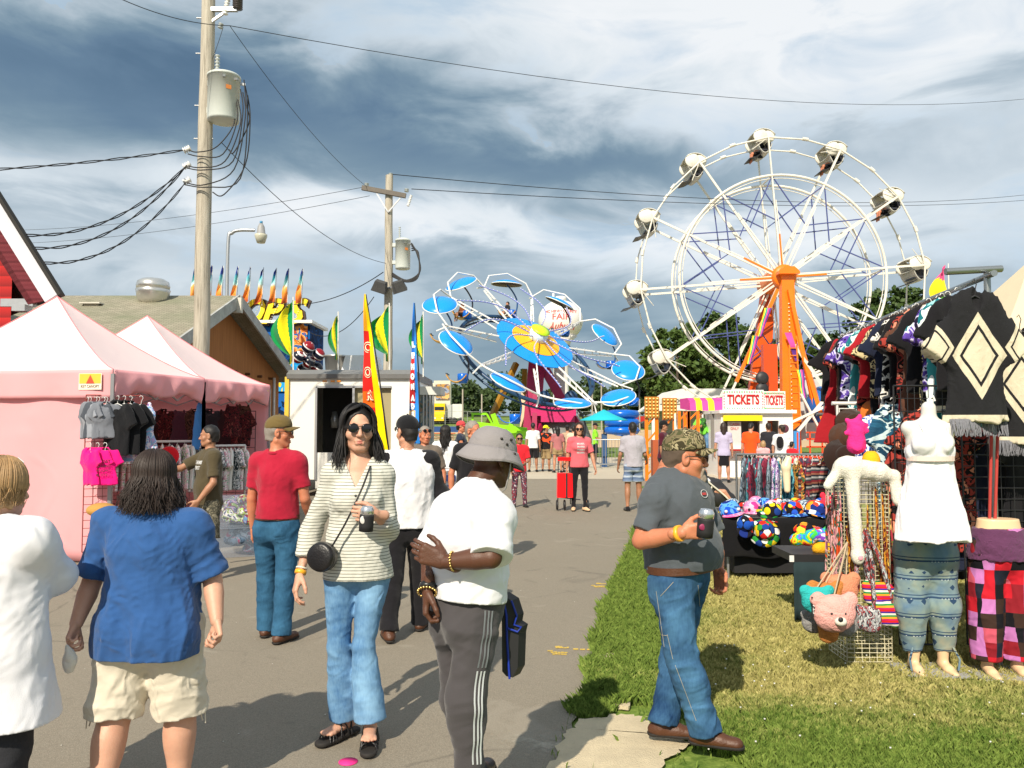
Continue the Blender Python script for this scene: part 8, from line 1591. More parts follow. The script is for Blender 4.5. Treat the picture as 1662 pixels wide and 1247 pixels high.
def stall():
 A=Vector((3.20,5.35,2.60));B=Vector((3.68,8.9,2.60));tubem=M('rack tube',(.32,.34,.34,1),.35,.1,9,metal=.8)
 e=empty('clothes_rack',(A.x,A.y,0),'tall grey pipe rack carrying the ponchos and dark jackets','clothes rack');b=MB();b.tube([A-(B-A)*.03,B],.022,8);b.build('rail',tubem,e)
 for p in(A,B):b=MB();b.tube([(p.x,p.y,0),(p.x,p.y,p.z+.02)],.022,8);b.build('post',tubem,e)
 b=MB();b.tube([A+Vector((-.28,0,.03)),A+Vector((.10,0,.05))],.024,8);b.tube([(B.x-.3,B.y,1.72),(B.x+.6,B.y,1.72)],.018,8);b.build('cross_tube',tubem,e)
 pm,nt,bs=new_mat('poncho wool');co=obj_co(nt);w=nd(nt,'TexWave',Vector=co,Scale=1.4,Distortion=0,p_wave_profile='TRI',p_bands_direction='X').outputs['Fac'];z=nd(nt,'SeparateXYZ',Vector=co).outputs[2]
 X=mth(nt,'ABSOLUTE',nd(nt,'SeparateXYZ',Vector=co).outputs[0])
 def dia(x0,z0,a,b_):d=mth(nt,'ADD',mth(nt,'DIVIDE',mth(nt,'ABSOLUTE',mth(nt,'SUBTRACT',X,x0)),a),mth(nt,'DIVIDE',mth(nt,'ABSOLUTE',mth(nt,'SUBTRACT',z,z0)),b_));return mth(nt,'SUBTRACT',mth(nt,'LESS_THAN',d,1),mth(nt,'MULTIPLY',mth(nt,'LESS_THAN',d,.72),mth(nt,'GREATER_THAN',d,.6)))
 f=mth(nt,'MAXIMUM',mth(nt,'MAXIMUM',dia(0,-.50,.26,.32),dia(.40,-.44,.16,.2)),mth(nt,'GREATER_THAN',-.93,z));nt.links.new(mix(nt,f,S('#16161a'),S('#cfc4ac')),bs.inputs['Base Color']);bs.inputs['Roughness'].default_value=.95;add_bump(nt,bs,co,.4,120,.4,8)
 fr_=M('grey fringe',(.22,.22,.25,1),.95,.5,60)
 for i,(x,y,z_,rz,s_,d)in enumerate(((2.92,5.02,2.46,-4,.86,'front one facing the camera'),(3.26,5.85,2.50,16,.82,'half hidden behind the front one'),(3.50,5.5,2.30,-22,.84,'rightmost, cut by the frame edge'))):
  q=SDF((-.62,-.16,-1.12),(.62,.16,.02),.011);yv=(0,1,0)
  q.cone((-.12,0,-.13),(.12,0,-.13),.055,.03,flat=(yv,.5));q.cone((0,0,-.2),(0,0,-.98),[.19,.22,.27,.30],.04,flat=(yv,.22),cap=True)
  for sg in(1,-1):q.cone((.13*sg,0,-.18),(.36*sg,.0,-.52),[.09,.15,.17],.04,flat=(yv,.3),cap=True)
  q.ell((0,-.03,-.07),(.05,.05,.10),None,.005,sub=True);q.wrinkle(.02,13,3+i,(.8,1,3.2));q.wrinkle(.006,30,4+i,(.8,1,2))
  o=sdf_mesh('poncho',q,pm);o.location=(x,y,z_);o.rotation_euler=(0,0,R(rz));o.scale=(s_*.74,s_,s_);tag(o,'black wool poncho with cream diamonds and grey fringe, '+d,'poncho','ponchos on the tall rack');b=MB();rg=random.Random(i)
  for t in np.linspace(-.29,.29,90):
   for zf in(-.98,):b.tube([(t,.06*math.sin(t*9),zf+.02),(t+rg.uniform(-.01,.01),.06*math.sin(t*9)-.02,zf-.05),(t+rg.uniform(-.02,.02),.05*math.sin(t*9)-.02,zf-.09-rg.random()*.02)],.0045,3)
  c=b.build('fringe',fr_,o,True);b=MB();b.tube([(.01,0,.0),(.02,0,.03),(0,0,.07),(-.02,0,.05)],.005,5);b.tube([(.01,0,0),(0,0,-.06)],.005,5);b.tube([(-.16,0,-.12),(0,0,-.055),(.16,0,-.12)],.008,5);b.build('hanger',BLACKM,o,True)
 JM=[cloth('rack black',S('#17161a')),printed('rack floral',[S('#14131a'),S('#1d1a22'),S('#c9b88c'),S('#17161c')],12),cloth('rack red',S('#a01c26')),printed('rack teal tie',[S('#3f9aa0'),S('#e6f0ee'),S('#1d6f7a'),S('#8fc7c7')],7,stretch=(1,1,.4)),cloth('rack brown',S('#5b3a2c')),printed('rack violet',[S('#2a1d4a'),S('#5c43a0'),S('#c9c2e0'),S('#1b1530')],9),printed('rack rust',[S('#3a1c1a'),S('#a03c34'),S('#1d1719'),S('#d98a70')],10),cloth('rack navy',S('#1c2238')),printed('rack mono',[S('#111114'),S('#e0ddd6'),S('#17171a'),S('#17171a')],9),stripes('rack stars',[S('#a8202a'),S('#e8e4e0')],.035,'X')]
 N=26;rg=random.Random(12);names=['black','floral','red','teal tie-dyed','brown','violet patterned','rust patterned','navy','black and white','red and white striped']
 for i in range(N):
  t=.12+.86*i/(N-1);p=A.lerp(B,t);k=[0,3,5,1,0,4,6,2,0,8,7,9,1,0,2,6][i%16];hang(['tee','long','tee','dress'][i%4],'jacket',names[k]+' garment on the tall pipe rack behind the ponchos','garment',(p.x-.02+rg.uniform(-.03,.03),p.y,p.z-.05),R(rg.uniform(-18,22)),JM[k],'garments on the tall pipe rack',1.0 if i%4!=1 else.85,True,sx=1.0+.15*rg.random())
 p=at(1532,455,7.6);e=empty('rainbow_pennant',p-Vector((0,0,.1)),'pink yellow and green pennant sticking up behind the tall rack','flag');b=MB()
 def fn(u,v):return at(1538,430,7.6)+Vector((-.02-(.15*math.sin(PI*min(1,v*.9+.08)))*u,.03*math.sin(u*5+v*6),-.42*v-u*.06))
 b.sheet(fn,6,15);b.m=[(0 if j//6<5-(j%6)//2 else(1 if j//6<9 else 2))for j in range(len(b.f))];b.build('cloth',[M('pn pink',S('#f0508c'),.8),M('pn yellow',S('#ffe21e'),.8),M('pn green',S('#5cc832'),.8)],e);b=MB();b.tube([at(1539,428,7.6),at(1540,470,7.6)-Vector((0,0,.3))],.006,5);b.build('pole',WHITEP,e)
 gw=M('black grid wire',(.03,.03,.034,1),.4,metal=.3)
 for i,(x0,x1,Y,z1,d)in enumerate(((2.74,3.14,5.75,1.88,'behind the white dress'),(3.22,3.95,5.75,1.62,'behind the patchwork trousers'))):grid_panel('grid_panel','black wire grid panel '+d,(x0,Y,0),(x1,Y,0),.05,z1,8,20,gw,.0035,'black grid panels of the stall')
 fill=[(3.02,6.1,1.45,3,'dress','long dark red skirt behind the black grid',6),(3.12,6.25,1.5,0,'dress','black dress behind the black grid',0),(3.2,6.05,1.75,0,'long','rust and cream striped garment hung behind the ponchos',6),(3.45,6.1,1.6,0,'dress','navy dress behind the second black grid',7),(3.7,6.15,1.6,0,'dress','black dress behind the second black grid',0),(3.85,5.9,1.65,10,'long','black long garment at the frame edge',0),(3.15,5.95,.95,0,'scarf','violet bag hung low behind the grid',5)]
 for x,y,z,rz,k,l,mi in fill:hang(k,'garment',l,'garment',(x,y,z),R(rz),JM[mi],'garments behind the black grids',.95,False,sx=1.25)
 c=at(1508,700,5.05);e=empty('dress_form',(c.x,5.05,.9),'headless white torso form in a white strapless sundress','mannequin');cc=npv(c);q=SDF(cc-v3(.35,.3,.25),cc+v3(.35,.3,.3),.008);s_,f_,u_=v3(1,0,0),v3(-.15,-1,0),v3(0,0,1)
 q.cone(cc+v3(0,0,.02),cc+v3(0,0,.145),[.055,.045,.043],.03);q.cone(cc+v3(-.13,0,.02),cc+v3(.13,0,.02),.045,.05);q.ell(cc+v3(0,0,-.08),(.145,.09,.14),None,.05)
 for g in(1,-1):q.ell(cc+v3(.065*g-.01,-.07,-.07),(.06,.055,.06),None,.03)
 sdf_mesh('torso',q,M('mannequin shell',(.70,.68,.64,1),.3,.04),e);b=MB();b.tube([cc+v3(0,0,.14),cc+v3(0,0,.2),cc+v3(.03,0,.22),cc+v3(.04,0,.19)],.008,6);b.build('hook',WHITEP,e)
 q=SDF(cc-v3(.4,.3,.75),cc+v3(.4,.3,.1),.008);q.cone(cc+v3(0,0,-.17),cc+v3(0,0,-.68),[.125,.15,.19,.215],.03,flat=(f_,.62),cap=True);q.ell(cc+v3(0,0,-.12),(.145,.1,.09),None,.03)
 for g in(1,-1):q.ell(cc+v3(.065*g-.01,-.07,-.075),(.066,.062,.062),None,.02)
 q.cut(cc+v3(0,0,-.03),v3(0,0,1));q.wrinkle(.012,17,3,(.7,.7,4));q.wrinkle(.004,40,5,(.7,.7,2));o=sdf_mesh('dress',q,cloth('dress white',S('#f3f1f4'),.03,.4,8),e)
 b=MB();n=30;b.add([cc+v3(math.cos(2*PI*i/n)*.142,math.sin(2*PI*i/n)*.100-.008,zz)for zz in(-.155,-.185)for i in range(n)],[(i,(i+1)%n,n+(i+1)%n,n+i)for i in range(n)]);b.build('waistband',cloth('lace pink',S('#e8cfc4')),o)
 for g in(1,-1):b=MB();b.tube([cc+v3(.07*g,-.10,-.03),cc+v3(.085*g,-.05,.045),cc+v3(.08*g,.02,.06)],.005,5);b.build('strap',WHT,o)
 H_=[S('#7f97a8'),S('#a9b0a6'),S('#2f4a68'),S('#c2beaa')]
 hm,nt,bs=new_mat('harem print');co=obj_co(nt);z=nd(nt,'SeparateXYZ',Vector=co).outputs[2];n=nd(nt,'TexNoise',Vector=co,Scale=6,Detail=4).outputs[0];base=ramp(nt,n,[(.35,S('#5d7b94')),(.55,S('#82948f')),(.7,S('#a09f8a'))])
 fz=mth(nt,'FRACT',mth(nt,'MULTIPLY',z,8.3));line=mth(nt,'MAXIMUM',mth(nt,'LESS_THAN',fz,.10),mth(nt,'MULTIPLY',mth(nt,'GREATER_THAN',fz,.2),mth(nt,'LESS_THAN',fz,.25)));ck=nd(nt,'TexVoronoi',Vector=obj_co(nt,(1,1,1)),Scale=11,Randomness=.25,p_distance='MANHATTAN').outputs['Distance'];star=mth(nt,'MULTIPLY',mth(nt,'LESS_THAN',ck,.30),mth(nt,'GREATER_THAN',fz,.35));dots=mth(nt,'MULTIPLY',mth(nt,'LESS_THAN',nd(nt,'TexVoronoi',Vector=co,Scale=50,Randomness=0).outputs['Distance'],.3),mth(nt,'LESS_THAN',fz,.10))
 c1=mix(nt,mth(nt,'MAXIMUM',line,star),base,S('#24405f'));nt.links.new(mix(nt,dots,c1,S('#cfd6d8')),bs.inputs['Base Color']);bs.inputs['Roughness'].default_value=.9;add_bump(nt,bs,co,.2,200,.4,7)
 pw=printed('patchwork',[S('#c21f2e'),S('#c078b8'),S('#1d2230'),S('#8c1f2a'),S('#3c2a24'),S('#16161c'),S('#c8566a')],11,'patch',wr=.5)
 for i,(px,mt,lab,feet_)in enumerate(((1497,hm,'half mannequin in baggy pale blue printed trousers standing on the grass',1100),(1615,pw,'half mannequin in red and black patchwork trousers at the frame edge',1106))):
  Y=5.1;c=at(px,feet_,Y);Y=gp(px,feet_-6).y+.05;x=at(px,700,Y).x;e=empty('half_mannequin',(x,Y,0),lab,'mannequin','half mannequins');sk=M('mannequin skin',S('#e8c39a'),.35,.04);q=SDF((x-.4,Y-.3,0),(x+.4,Y+.3,1.1),.008);g0=v3(x,Y,0)
  q.cone(g0+v3(0,0,.82),g0+v3(0,0,1.0),[.16,.125],.04,flat=((0,1,0),.7),cap=True)
  for s_ in(1,-1):
   q.cone(g0+v3(.07*s_,0,.82),g0+v3(.085*s_,-.02,.45),[.08,.055],.03);q.cone(g0+v3(.085*s_,-.02,.45),g0+v3(.095*s_,0,.08),[.05,.05,.032],.02);q.cone(g0+v3(.095*s_,.02,.05),g0+v3(.10*s_,-.06,.03),[.03,.032],.02);q.cone(g0+v3(.10*s_,-.06,.028),g0+v3(.105*s_,-.13,.018),[.034,.022],.01,flat=((0,0,1),.6))
  q.cut(g0+v3(0,0,.995),v3(0,0,1));sdf_mesh('body',q,sk,e);q=SDF((x-.45,Y-.35,.1),(x+.45,Y+.35,1.05),.008);lo_=i==0
  q.cone(g0+v3(0,0,.78),g0+v3(0,0,.93),[.19,.15],.05,flat=((0,1,0),.72),cap=True)
  for s_ in(1,-1):
   if lo_:q.cone(g0+v3(.07*s_,0,.82),g0+v3(.105*s_,-.0,.42),[.115,.11,.10],.05,flat=((0,1,0),.85));q.cone(g0+v3(.105*s_,0,.42),g0+v3(.10*s_,0,.14),[.10,.08,.05],.05,flat=((0,1,0),.9),cap=True)
   else:q.cone(g0+v3(.08*s_,0,.82),g0+v3(.10*s_,0,.1),[.10,.105,.10,.085],.03,cap=True)
  q.wrinkle(.012,12,3+i,(.8,.8,2.4));q.wrinkle(.005,28,7,(.8,.8,2));o=sdf_mesh('trousers',q,mt,e)
  if i:q=SDF((x-.4,Y-.3,.7),(x+.4,Y+.3,1.0),.01);q.cone(g0+v3(0,0,.74),g0+v3(0,0,.935),[.20,.19,.155],.05,flat=((0,1,0),.76),cap=True,cap0=True);q.wrinkle(.006,50,3);sdf_mesh('waistband',q,cloth('purple velvet',S('#5c3454'),.2,.6,20),o)
  else:
   for s_ in(1,-1):b=MB();b.tube([g0+v3(.13*s_,-.06,.17),g0+v3(.16*s_,-.08,.1),g0+v3(.15*s_,-.08,.03)],.007,5);b.build('tie',hm,o)
  b=MB();b.box((x,Y,.008),(.4,.3,.015));b.build('base_plate',M('grey plate',(.35,.35,.33,1),.5),e)
 b=MB();b.tube([(3.04,5.2,.3),(3.12,5.22,1.55)],.010,6);b.tube([(3.07,5.2,.3),(3.16,5.22,1.55)],.010,6);b.box((3.055,5.2,.25),(.06,.02,.14));tag(b.build('red_strap',M('red webbing',S('#b03a34'),.8,.2,30)),'long red and black webbing straps hanging beside the rack post','strap')
 cw=M('cream grid wire',(.72,.66,.45,1),.4);g=gp(1412,1082);x,y=g.x+.0,g.y+.15;w=.15;e=empty('wire_tower',(x,y,0),'square cream wire display tower hung with beads, woven bags and plush','display stand')
 for nm,a,c in(('front_panel',(x-w,y-w),(x+w,y-w)),('side_panel',(x-w,y-w),(x-w,y+w)),('side_panel',(x+w,y-w),(x+w,y+w)),('rear_panel',(x-w,y+w),(x+w,y+w))):
  b=MB()
  for i in range(7):p=Vector((*a,0)).lerp(Vector((*c,0)),i/6);b.tube([(p.x,p.y,.03),(p.x,p.y,1.22)],.0045 if i in(0,6)else.0025,4,False)
  for j in range(41):z=.03+1.19*j/40;b.tube([(*a,z),(*c,z)],.0025,4,False)
  b.build(nm,cw,e)
 bead=[printed('beads a',[S('#8c3a1c'),S('#c98a2a'),S('#5c1f24'),S('#d9b04a')],30,stretch=(1,1,.3)),printed('beads b',[S('#6a7a2a'),S('#b03a4a'),S('#e0c070'),S('#3a2a1c')],30,stretch=(1,1,.3)),printed('beads c',[S('#c8481c'),S('#3c5a4a'),S('#d8a0a0'),S('#7a3c5c')],30,stretch=(1,1,.3))]
 rg=random.Random(21)
 for i in range(46):
  side=i%3;u=rg.random();px_,py_=(x-w+2*w*u,y-w-.015)if side==0 else((x+w+.015,y-w+2*w*u)if side==1 else(x-w-.015,y-w+2*w*u));z=rg.uniform(.9,1.2);L=rg.uniform(.35,.65);b=MB();dx=rg.uniform(-.03,.03)
  b.tube([(px_,py_,z),(px_+dx*.4,py_-.012,z-L*.5),(px_+dx,py_-.01,z-L)],[.006,.009,.008],5);tag(b.build('bead_string',bead[i%3]),'string of coloured beads on the cream wire tower','beads','bead strings on the wire tower')
 wf=M('white plush',(.80,.76,.66,1),.95,.06,20,.8,120);p0=v3(x-.02,y-w-.06,1.26);q=SDF(p0-v3(.4,.3,.6),p0+v3(.5,.3,.25),.009)
 q.cone(p0+v3(-.10,-.02,.05),p0+v3(.08,0,.03),[.07,.06],.03);q.ell(p0+v3(-.13,-.03,.06),(.095,.075,.075),None,.02);q.cone(p0+v3(.08,0,.02),p0+v3(.18,.0,.0),[.055,.04],.03);q.cone(p0+v3(.18,0,0),p0+v3(.20,-.02,-.16),[.035,.04],.02)
 for g_ in(-.07,.05):pass
 q.cone(p0+v3(-.12,-.05,.0),p0+v3(-.10,-.07,-.50),[.045,.038,.036],.03);q.ell(p0+v3(-.10,-.075,-.52),(.042,.036,.05),None,.02);q.cone(p0+v3(-.19,-.02,.04),p0+v3(-.27,-.03,-.06),[.04,.03],.02);q.wrinkle(.004,70,5);cat=tag(sdf_mesh('plush_cat',q,wf),'long-legged white plush cat draped over the cream wire tower','soft toy');b=MB();b.ball(p0+v3(-.10,-.112,-.52),(.016,.005,.018),10);b.build('paw_pad',M('paw pink',S('#f0a0b0'),.8),cat)
 b=MB();b.ball(p0+v3(.06,.06,.10),(.06,.05,.07),12);tag(b.build('yellow_plush',M('yellow plush',S('#f5b018'),.95,.1,30,.6,90)),'small yellow plush behind the white plush cat','soft toy')
 q=SDF(p0+v3(-.2,-.1,.05),p0+v3(.2,.3,.45),.009);c=p0+v3(-.02,.1,.2);q.cone(c,c+v3(0,0,.1),[.06,.05],.02);q.ell(c+v3(0,0,.12),(.06,.05,.06),None,.02)
 for i in range(7):q.cone(c+v3(0,0,.14),c+v3(.07*math.cos(i),.03*math.sin(i*2),.14+.06*math.sin(i*1.7)),[.02,.015],.01)
 q.wrinkle(.006,60,8);tag(sdf_mesh('pink_plush',q,M('hot pink plush',S('#f02c86'),.95,.1,30,.6,90)),'shaggy hot pink plush toy above the white plush cat','soft toy')
 wv=printed('woven grey',[S('#7c7f86'),S('#c4c4c4'),S('#3a3d44'),S('#a03a3a'),S('#9a9ca2')],40,stretch=(1,1,.5));wb=stripes('woven bright',[S('#c21f5a'),S('#e8a02a'),S('#2a8c4a'),S('#f0e6d8'),S('#4a2a8c'),S('#d8281f')],.012,'Z',distort=.004)
 for i,(px,py,wd,mt,d)in enumerate(((1425,960,.13,wb,'bright striped one on top'),(1437,992,.12,wb,'bright striped one at lower right'),(1402,1000,.15,wv,'grey patterned one at lower left'))):
  Y=y-w-.07-.02*i;p=at(px,py,Y);e2=empty('woven_bag',p,'woven shoulder bag on the wire tower, '+d,'bag','woven bags on the wire tower');q=SDF(npv(p)-.2,npv(p)+.2,.008);q.cone(npv(p)+v3(-wd*.4,0,.03),npv(p)+v3(wd*.4,0,.0),[.05,.055],.02,flat=((0,1,0),.5));q.cone(npv(p)+v3(-wd*.4,0,-.04),npv(p)+v3(wd*.4,0,-.06),[.045,.05],.02,flat=((0,1,0),.5));q.wrinkle(.005,40,i);sdf_mesh('body',q,mt,e2)
  t=at(1404,858,Y);
  for s_ in(-1,1):b=MB();b.tube([npv(p)+v3(s_*wd*.45,0,.04),npv(t.lerp(p,.4))+v3(s_*.05,0,.0),npv(t)],[.012,.016,.008],6);b.build('strap',wv,e2)
 fl={k:M('plush '+k,S(c),.97,.12,25,1.0,110)for k,c in(('pink','#e9a9a0'),('teal','#2ab0ae'),('brown','#c07a3a'),('grey','#8f8c8a'),('salmon','#d98a68'))}
 def bear(px,py,Y,r,col,label,muzzle=True):
  p=npv(at(px,py,Y));q=SDF(p-r*2,p+r*2.2,.0075);q.ell(p,(r*1.12,r*.62,r),None,.02)
  for s_ in(-1,1):q.ell(p+v3(s_*r*.85,0,r*.72),(r*.42,r*.25,r*.42),None,.02)
  q.wrinkle(.004,80,3);o=sdf_mesh('bear_bag',q,fl[col]);tag(o,label,'plush bag')
  if muzzle:
   b=MB();b.ball(p+v3(.01,-r*.62,-r*.28),(r*.32,r*.25,r*.24),14);b.build('muzzle',M('plush cream',(.75,.7,.6,1),.9),o);b=MB();b.ball(p+v3(.0,-r*.84,-r*.12),(r*.14,r*.1,r*.13),10);b.build('nose',BLACKM,o)
   for s_ in(-1,1):b=MB();b.ball(p+v3(s_*r*.36,-r*.56,r*.12),r*.075,8);b.build('eye',BLACKM,o)
  b=MB();b.tube([p+v3(0,0,r*.9),npv(at(1375,880,Y+.1))],.005,5);b.build('strap',M('bag strap',(.5,.38,.25,1),.8),o);return o
 bear(1354,996,4.96,.115,'pink','pink plush bear head bag with cream muzzle hanging off the wire tower');bear(1364,958,5.12,.10,'salmon','salmon plush bag behind the pink bear head',False);bear(1340,970,5.08,.095,'brown','brown plush bear bag tucked behind the pink bear head');o=bear(1326,975,5.03,.085,'teal','teal plush bag with a black name tag, left of the pink bear',False)
 b=MB();p=at(1322,985,4.95);b.mi=0;b.box(p,(.035,.008,.12));b.mi=1;b.text('STAY',Matrix.Translation(p+Vector((0,-.006,0)))@Matrix(((0,-1,0),(0,0,-1),(1,0,0))).to_4x4(),.03,.09,.001)if 0 else b.text('STAY',face_M(p+Vector((0,-.006,0)),(0,0,1),(-1,0,0)),.03,.085,.001);b.build('tag',[BLACKM,WHITEP],o)
 bear(1322,1010,5.15,.07,'grey','grey plush bag hanging low behind the teal one',False);bear(1372,1015,5.1,.07,'grey','grey plush bag showing below the pink bear',False);bear(1345,1030,5.06,.055,'brown','small tan plush feet showing below the pink bear',False)
 Y0,Y1,zt=8.3,9.3,.66;xl,xr=at(1160,0,Y0).x,at(1372,0,Y0).x;e=empty('hat_table',((xl+xr)/2,Y0,0),'long table under a black cloth covered in bright children hats','table');bc=cloth('black tablecloth',S('#131316'),.2,.5,4)
 b=MB()
 def top(u,v):
  x_=lerp(xl,xr,u)
  if v<.45:t=v/.45;return Vector((x_,Y0-.02-.02*math.sin(u*22)*(1-t),.25+(zt-.25)*t+.012*math.sin(u*15)*(1-t)))
  return Vector((x_,lerp(Y0,Y1,(v-.45)/.55),zt))
 b.sheet(top,60,14,True,.006);b.build('tablecloth',bc,e);b=MB();b.box(((xl+xr)/2,(Y0+Y1)/2,zt-.03),(xr-xl-.06,Y1-Y0-.06,.04));b.build('table_top',M('grey plate',(.35,.35,.33,1),.5),e)
 for x_ in(xl+.08,xr-.1):
  for y_ in(Y0+.08,Y1-.1):b=MB();b.tube([(x_,y_,0),(x_,y_,zt-.05)],.014,6);b.build('leg',STEEL,e)
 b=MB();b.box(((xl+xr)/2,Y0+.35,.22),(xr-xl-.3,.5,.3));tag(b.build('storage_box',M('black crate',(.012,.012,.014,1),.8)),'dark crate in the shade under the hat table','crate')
 HMt=[printed('hat %d'%i,c,s_,'cell' if i%2 else 'noise')for i,(c,s_)in enumerate((([S('#1a4fc8'),S('#5aa0f0'),S('#1a2f7a'),S('#e8ecf4')],7),([S('#e8c81e'),S('#d8281f'),S('#2a8c3a'),S('#1d3f8c'),S('#f0f0e8')],16),([S('#f0509c'),S('#f58ab8'),S('#f7b8d0'),S('#e83a8c')],10),([S('#1c4fb0'),S('#f0a02a'),S('#d0e4f0'),S('#1a2f7a'),S('#e04830')],14),([S('#5c7a9a'),S('#c8d4dc'),S('#3a4f6a'),S('#a8b8c8')],16),([S('#f08a2a'),S('#f7c83a'),S('#d8281f'),S('#2a5ac8')],14),([S('#22252c'),S('#3c4450'),S('#15161a')],9)))]
 HC=['blue','multicoloured','pink','royal blue patterned','grey-blue patterned','orange and yellow','dark']
 hats=[(1186,835,.0,.13,0),(1222,828,.25,.11,2),(1253,832,.3,.11,2),(1208,846,-.02,.10,3),(1264,822,.5,.11,1),(1290,815,.7,.10,5),(1312,822,.65,.11,6),(1252,850,.0,.12,1),(1288,846,.02,.12,5),(1322,850,.02,.13,3),(1275,834,.3,.12,4),(1305,836,.3,.11,4),(1330,832,.4,.12,3),(1190,824,.6,.10,4),(1240,858,-.06,.12,1),(1302,862,-.08,.13,5),(1325,868,-.08,.12,3)]
 rh=random.Random(5);hats+=[(rh.randint(1178,1350),830,rh.uniform(.15,.85),rh.uniform(.08,.11),rh.randint(0,6))for _ in range(14)]
 for i,(px,py,dy,r,k)in enumerate(hats):
  Y=Y0+.12+dy if dy>=0 else Y0-.10;p=at(px,py,Y);z=zt if dy>=0 else p.z-.05;c=Vector((p.x,Y,z+.01));e=empty('childrens_hat',c,'%s child hat on the black table, %s'%(HC[k],('back row' if dy>.4 else 'front edge' if dy<.1 else 'middle row')),'hat','children hats on the table');b=MB();M3=Matrix.Rotation(random.uniform(-.35,.35),3,'Y')@Matrix.Rotation(random.uniform(-.1,.5)if dy>=0 else 1.0,3,'X')
  b.lathe([(r*.82,0),(r*.86,r*.25),(r*.8,r*.65),(r*.55,r*1.0),(r*.2,r*1.12),(.004,r*1.14)],c,20,M3);b.build('crown',HMt[k],e);b=MB()
  if i%3:b.lathe([(r*.8,.012),(r*1.3,-.01),(r*1.32,-.006),(r*.8,.018)],c,22,M3)
  else:b.sheet(lambda u,v:c+M3@Vector((math.sin((u-.5)*2.2)*r*(.86+.1*v),-math.cos((u-.5)*2.2)*r*.86-v*r*.6*(1-(2*u-1)**2*.4),.015-v*.01)),10,4,True,.006)
  b.build('brim',HMt[(k+2)%7 if i%4==0 else k],e)
  if k==2 or i==0:
   for s_ in(-1,1):b=MB();b.ball(c+M3@Vector((s_*r*.5,-r*.75,r*.45)),r*.14,8);b.build('eye',WHITEP if i==0 else BLACKM,e)
 q=SDF(v3(3.1,7.8,.5),v3(3.9,9.2,1.3),.012);p=npv(at(1342,838,Y0+.15));q.ell(p,(.10,.08,.12),None,.02);q.ell(p+v3(.02,-.02,.14),(.09,.08,.08),None,.02)
 for s_ in(-1,1):q.ell(p+v3(.06*s_+.02,0,.22),(.03,.025,.035),None,.01)
 q.wrinkle(.006,60,3);tag(sdf_mesh('red_plush',q,M('coral plush',S('#f2304c'),.95,.1,30,.6,90)),'coral red plush animal at the right end of the hat table','soft toy')
 p=at(1320,885,6.6);b=MB();x_,z_=p.x,p.z-.06;e=empty('side_table',(x_,6.7,0),'small black draped side table with rainbow plush, beside the wire tower','table');b.box((x_,6.75,z_-.03),(.42,.5,.06));b.build('table_top',BLACKM,e);b=MB();b.sheet(lambda u,v:Vector((x_-.2+.4*u,6.5+.02*math.sin(u*20)*v,z_-.06-(z_-.1)*v)),16,5,True,.005);b.build('drape',M('teal black drape',(.012,.03,.035,1),.9),e);b=MB();b.box((x_-.22,6.48,z_-.03),(.035,.01,.05));b.build('price_tag',WHITEP,e)
 rb=printed('rainbow plush',[S('#e8502a'),S('#f7c81e'),S('#4ac84a'),S('#2a8ce0'),S('#8c4ac8'),S('#f0f0f0')],9)
 for i,(px,py,dx)in enumerate(((1312,878,0),(1335,872,.1),(1348,892,.1))):q=SDF(npv(at(px,py,6.6))-.25,npv(at(px,py,6.6))+.25,.012);c=npv(at(px,py,6.6));q.cone(c-v3(.1,0,-.01),c+v3(.1,.03,.02),[.05,.04],.03);q.cone(c,c+v3(.05,0,.09),[.04,.015],.02);q.cone(c,c+v3(-.08,0,.06),[.03,.01],.02);q.wrinkle(.005,50,i);tag(sdf_mesh('rainbow_plush',q,rb if i!=2 else M('yellow plush',S('#f5b018'),.95)),('rainbow plush fish lying on the small side table','rainbow plush lying at the back of the side table','yellow curled plush on the right of the side table')[i],'soft toy')
 Y=9.7;xl,xr,z=at(1184,0,Y).x,at(1362,0,Y).x,at(1270,738,Y).z;e=empty('scarf_rail',(xl,Y,0),'chrome rail of scarves and dresses behind the hat table','clothes rail');b=MB();b.tube([(xl,Y,z),(xr,Y,z)],.016,8);b.build('rail',tubem,e)
 for x_ in(xl,xr):b=MB();b.tube([(x_,Y,0),(x_,Y,z)],.014,6);b.build('post',tubem,e)
 SM=[printed('scarf teal',[S('#2c6a7a'),S('#5c94a0'),S('#1d4452'),S('#8c3040')],22,stretch=(1,1,.4)),printed('scarf maroon',[S('#5c1f30'),S('#8c3048'),S('#2a3c50')],22,stretch=(1,1,.4)),printed('scarf lilac',[S('#8c6aa8'),S('#d8cce4'),S('#6a4a8c'),S('#f0e8f0')],26),printed('scarf grey',[S('#4a5866'),S('#8494a0'),S('#2c3640')],22,stretch=(1,1,.4)),stripes('scarf serape',[S('#7a2430'),S('#3c3c44'),S('#a0a0a0'),S('#2c2c34'),S('#8c5a4a')],.022,'Z',distort=.01),printed('scarf cream',[S('#d8ccb0'),S('#a89878'),S('#efe6d0')],20),printed('scarf aqua',[S('#3f8ca0'),S('#265c70'),S('#64a8b4'),S('#1d4452')],18,stretch=(1,1,.5)),printed('scarf green',[S('#2c6a44'),S('#8c2c2c'),S('#d8a04a'),S('#1f3c2c')],18)]
 SN=['teal and red','maroon','lilac spotted','grey','red and grey striped','cream','aqua','green and red'];order=[3,0,1,0,1,3,0,1,3,1,2,2,5,6,6,6,6,7,5,1,4,4,1,4,4,4,4,7,7,4,1,0,3,3,6,1]
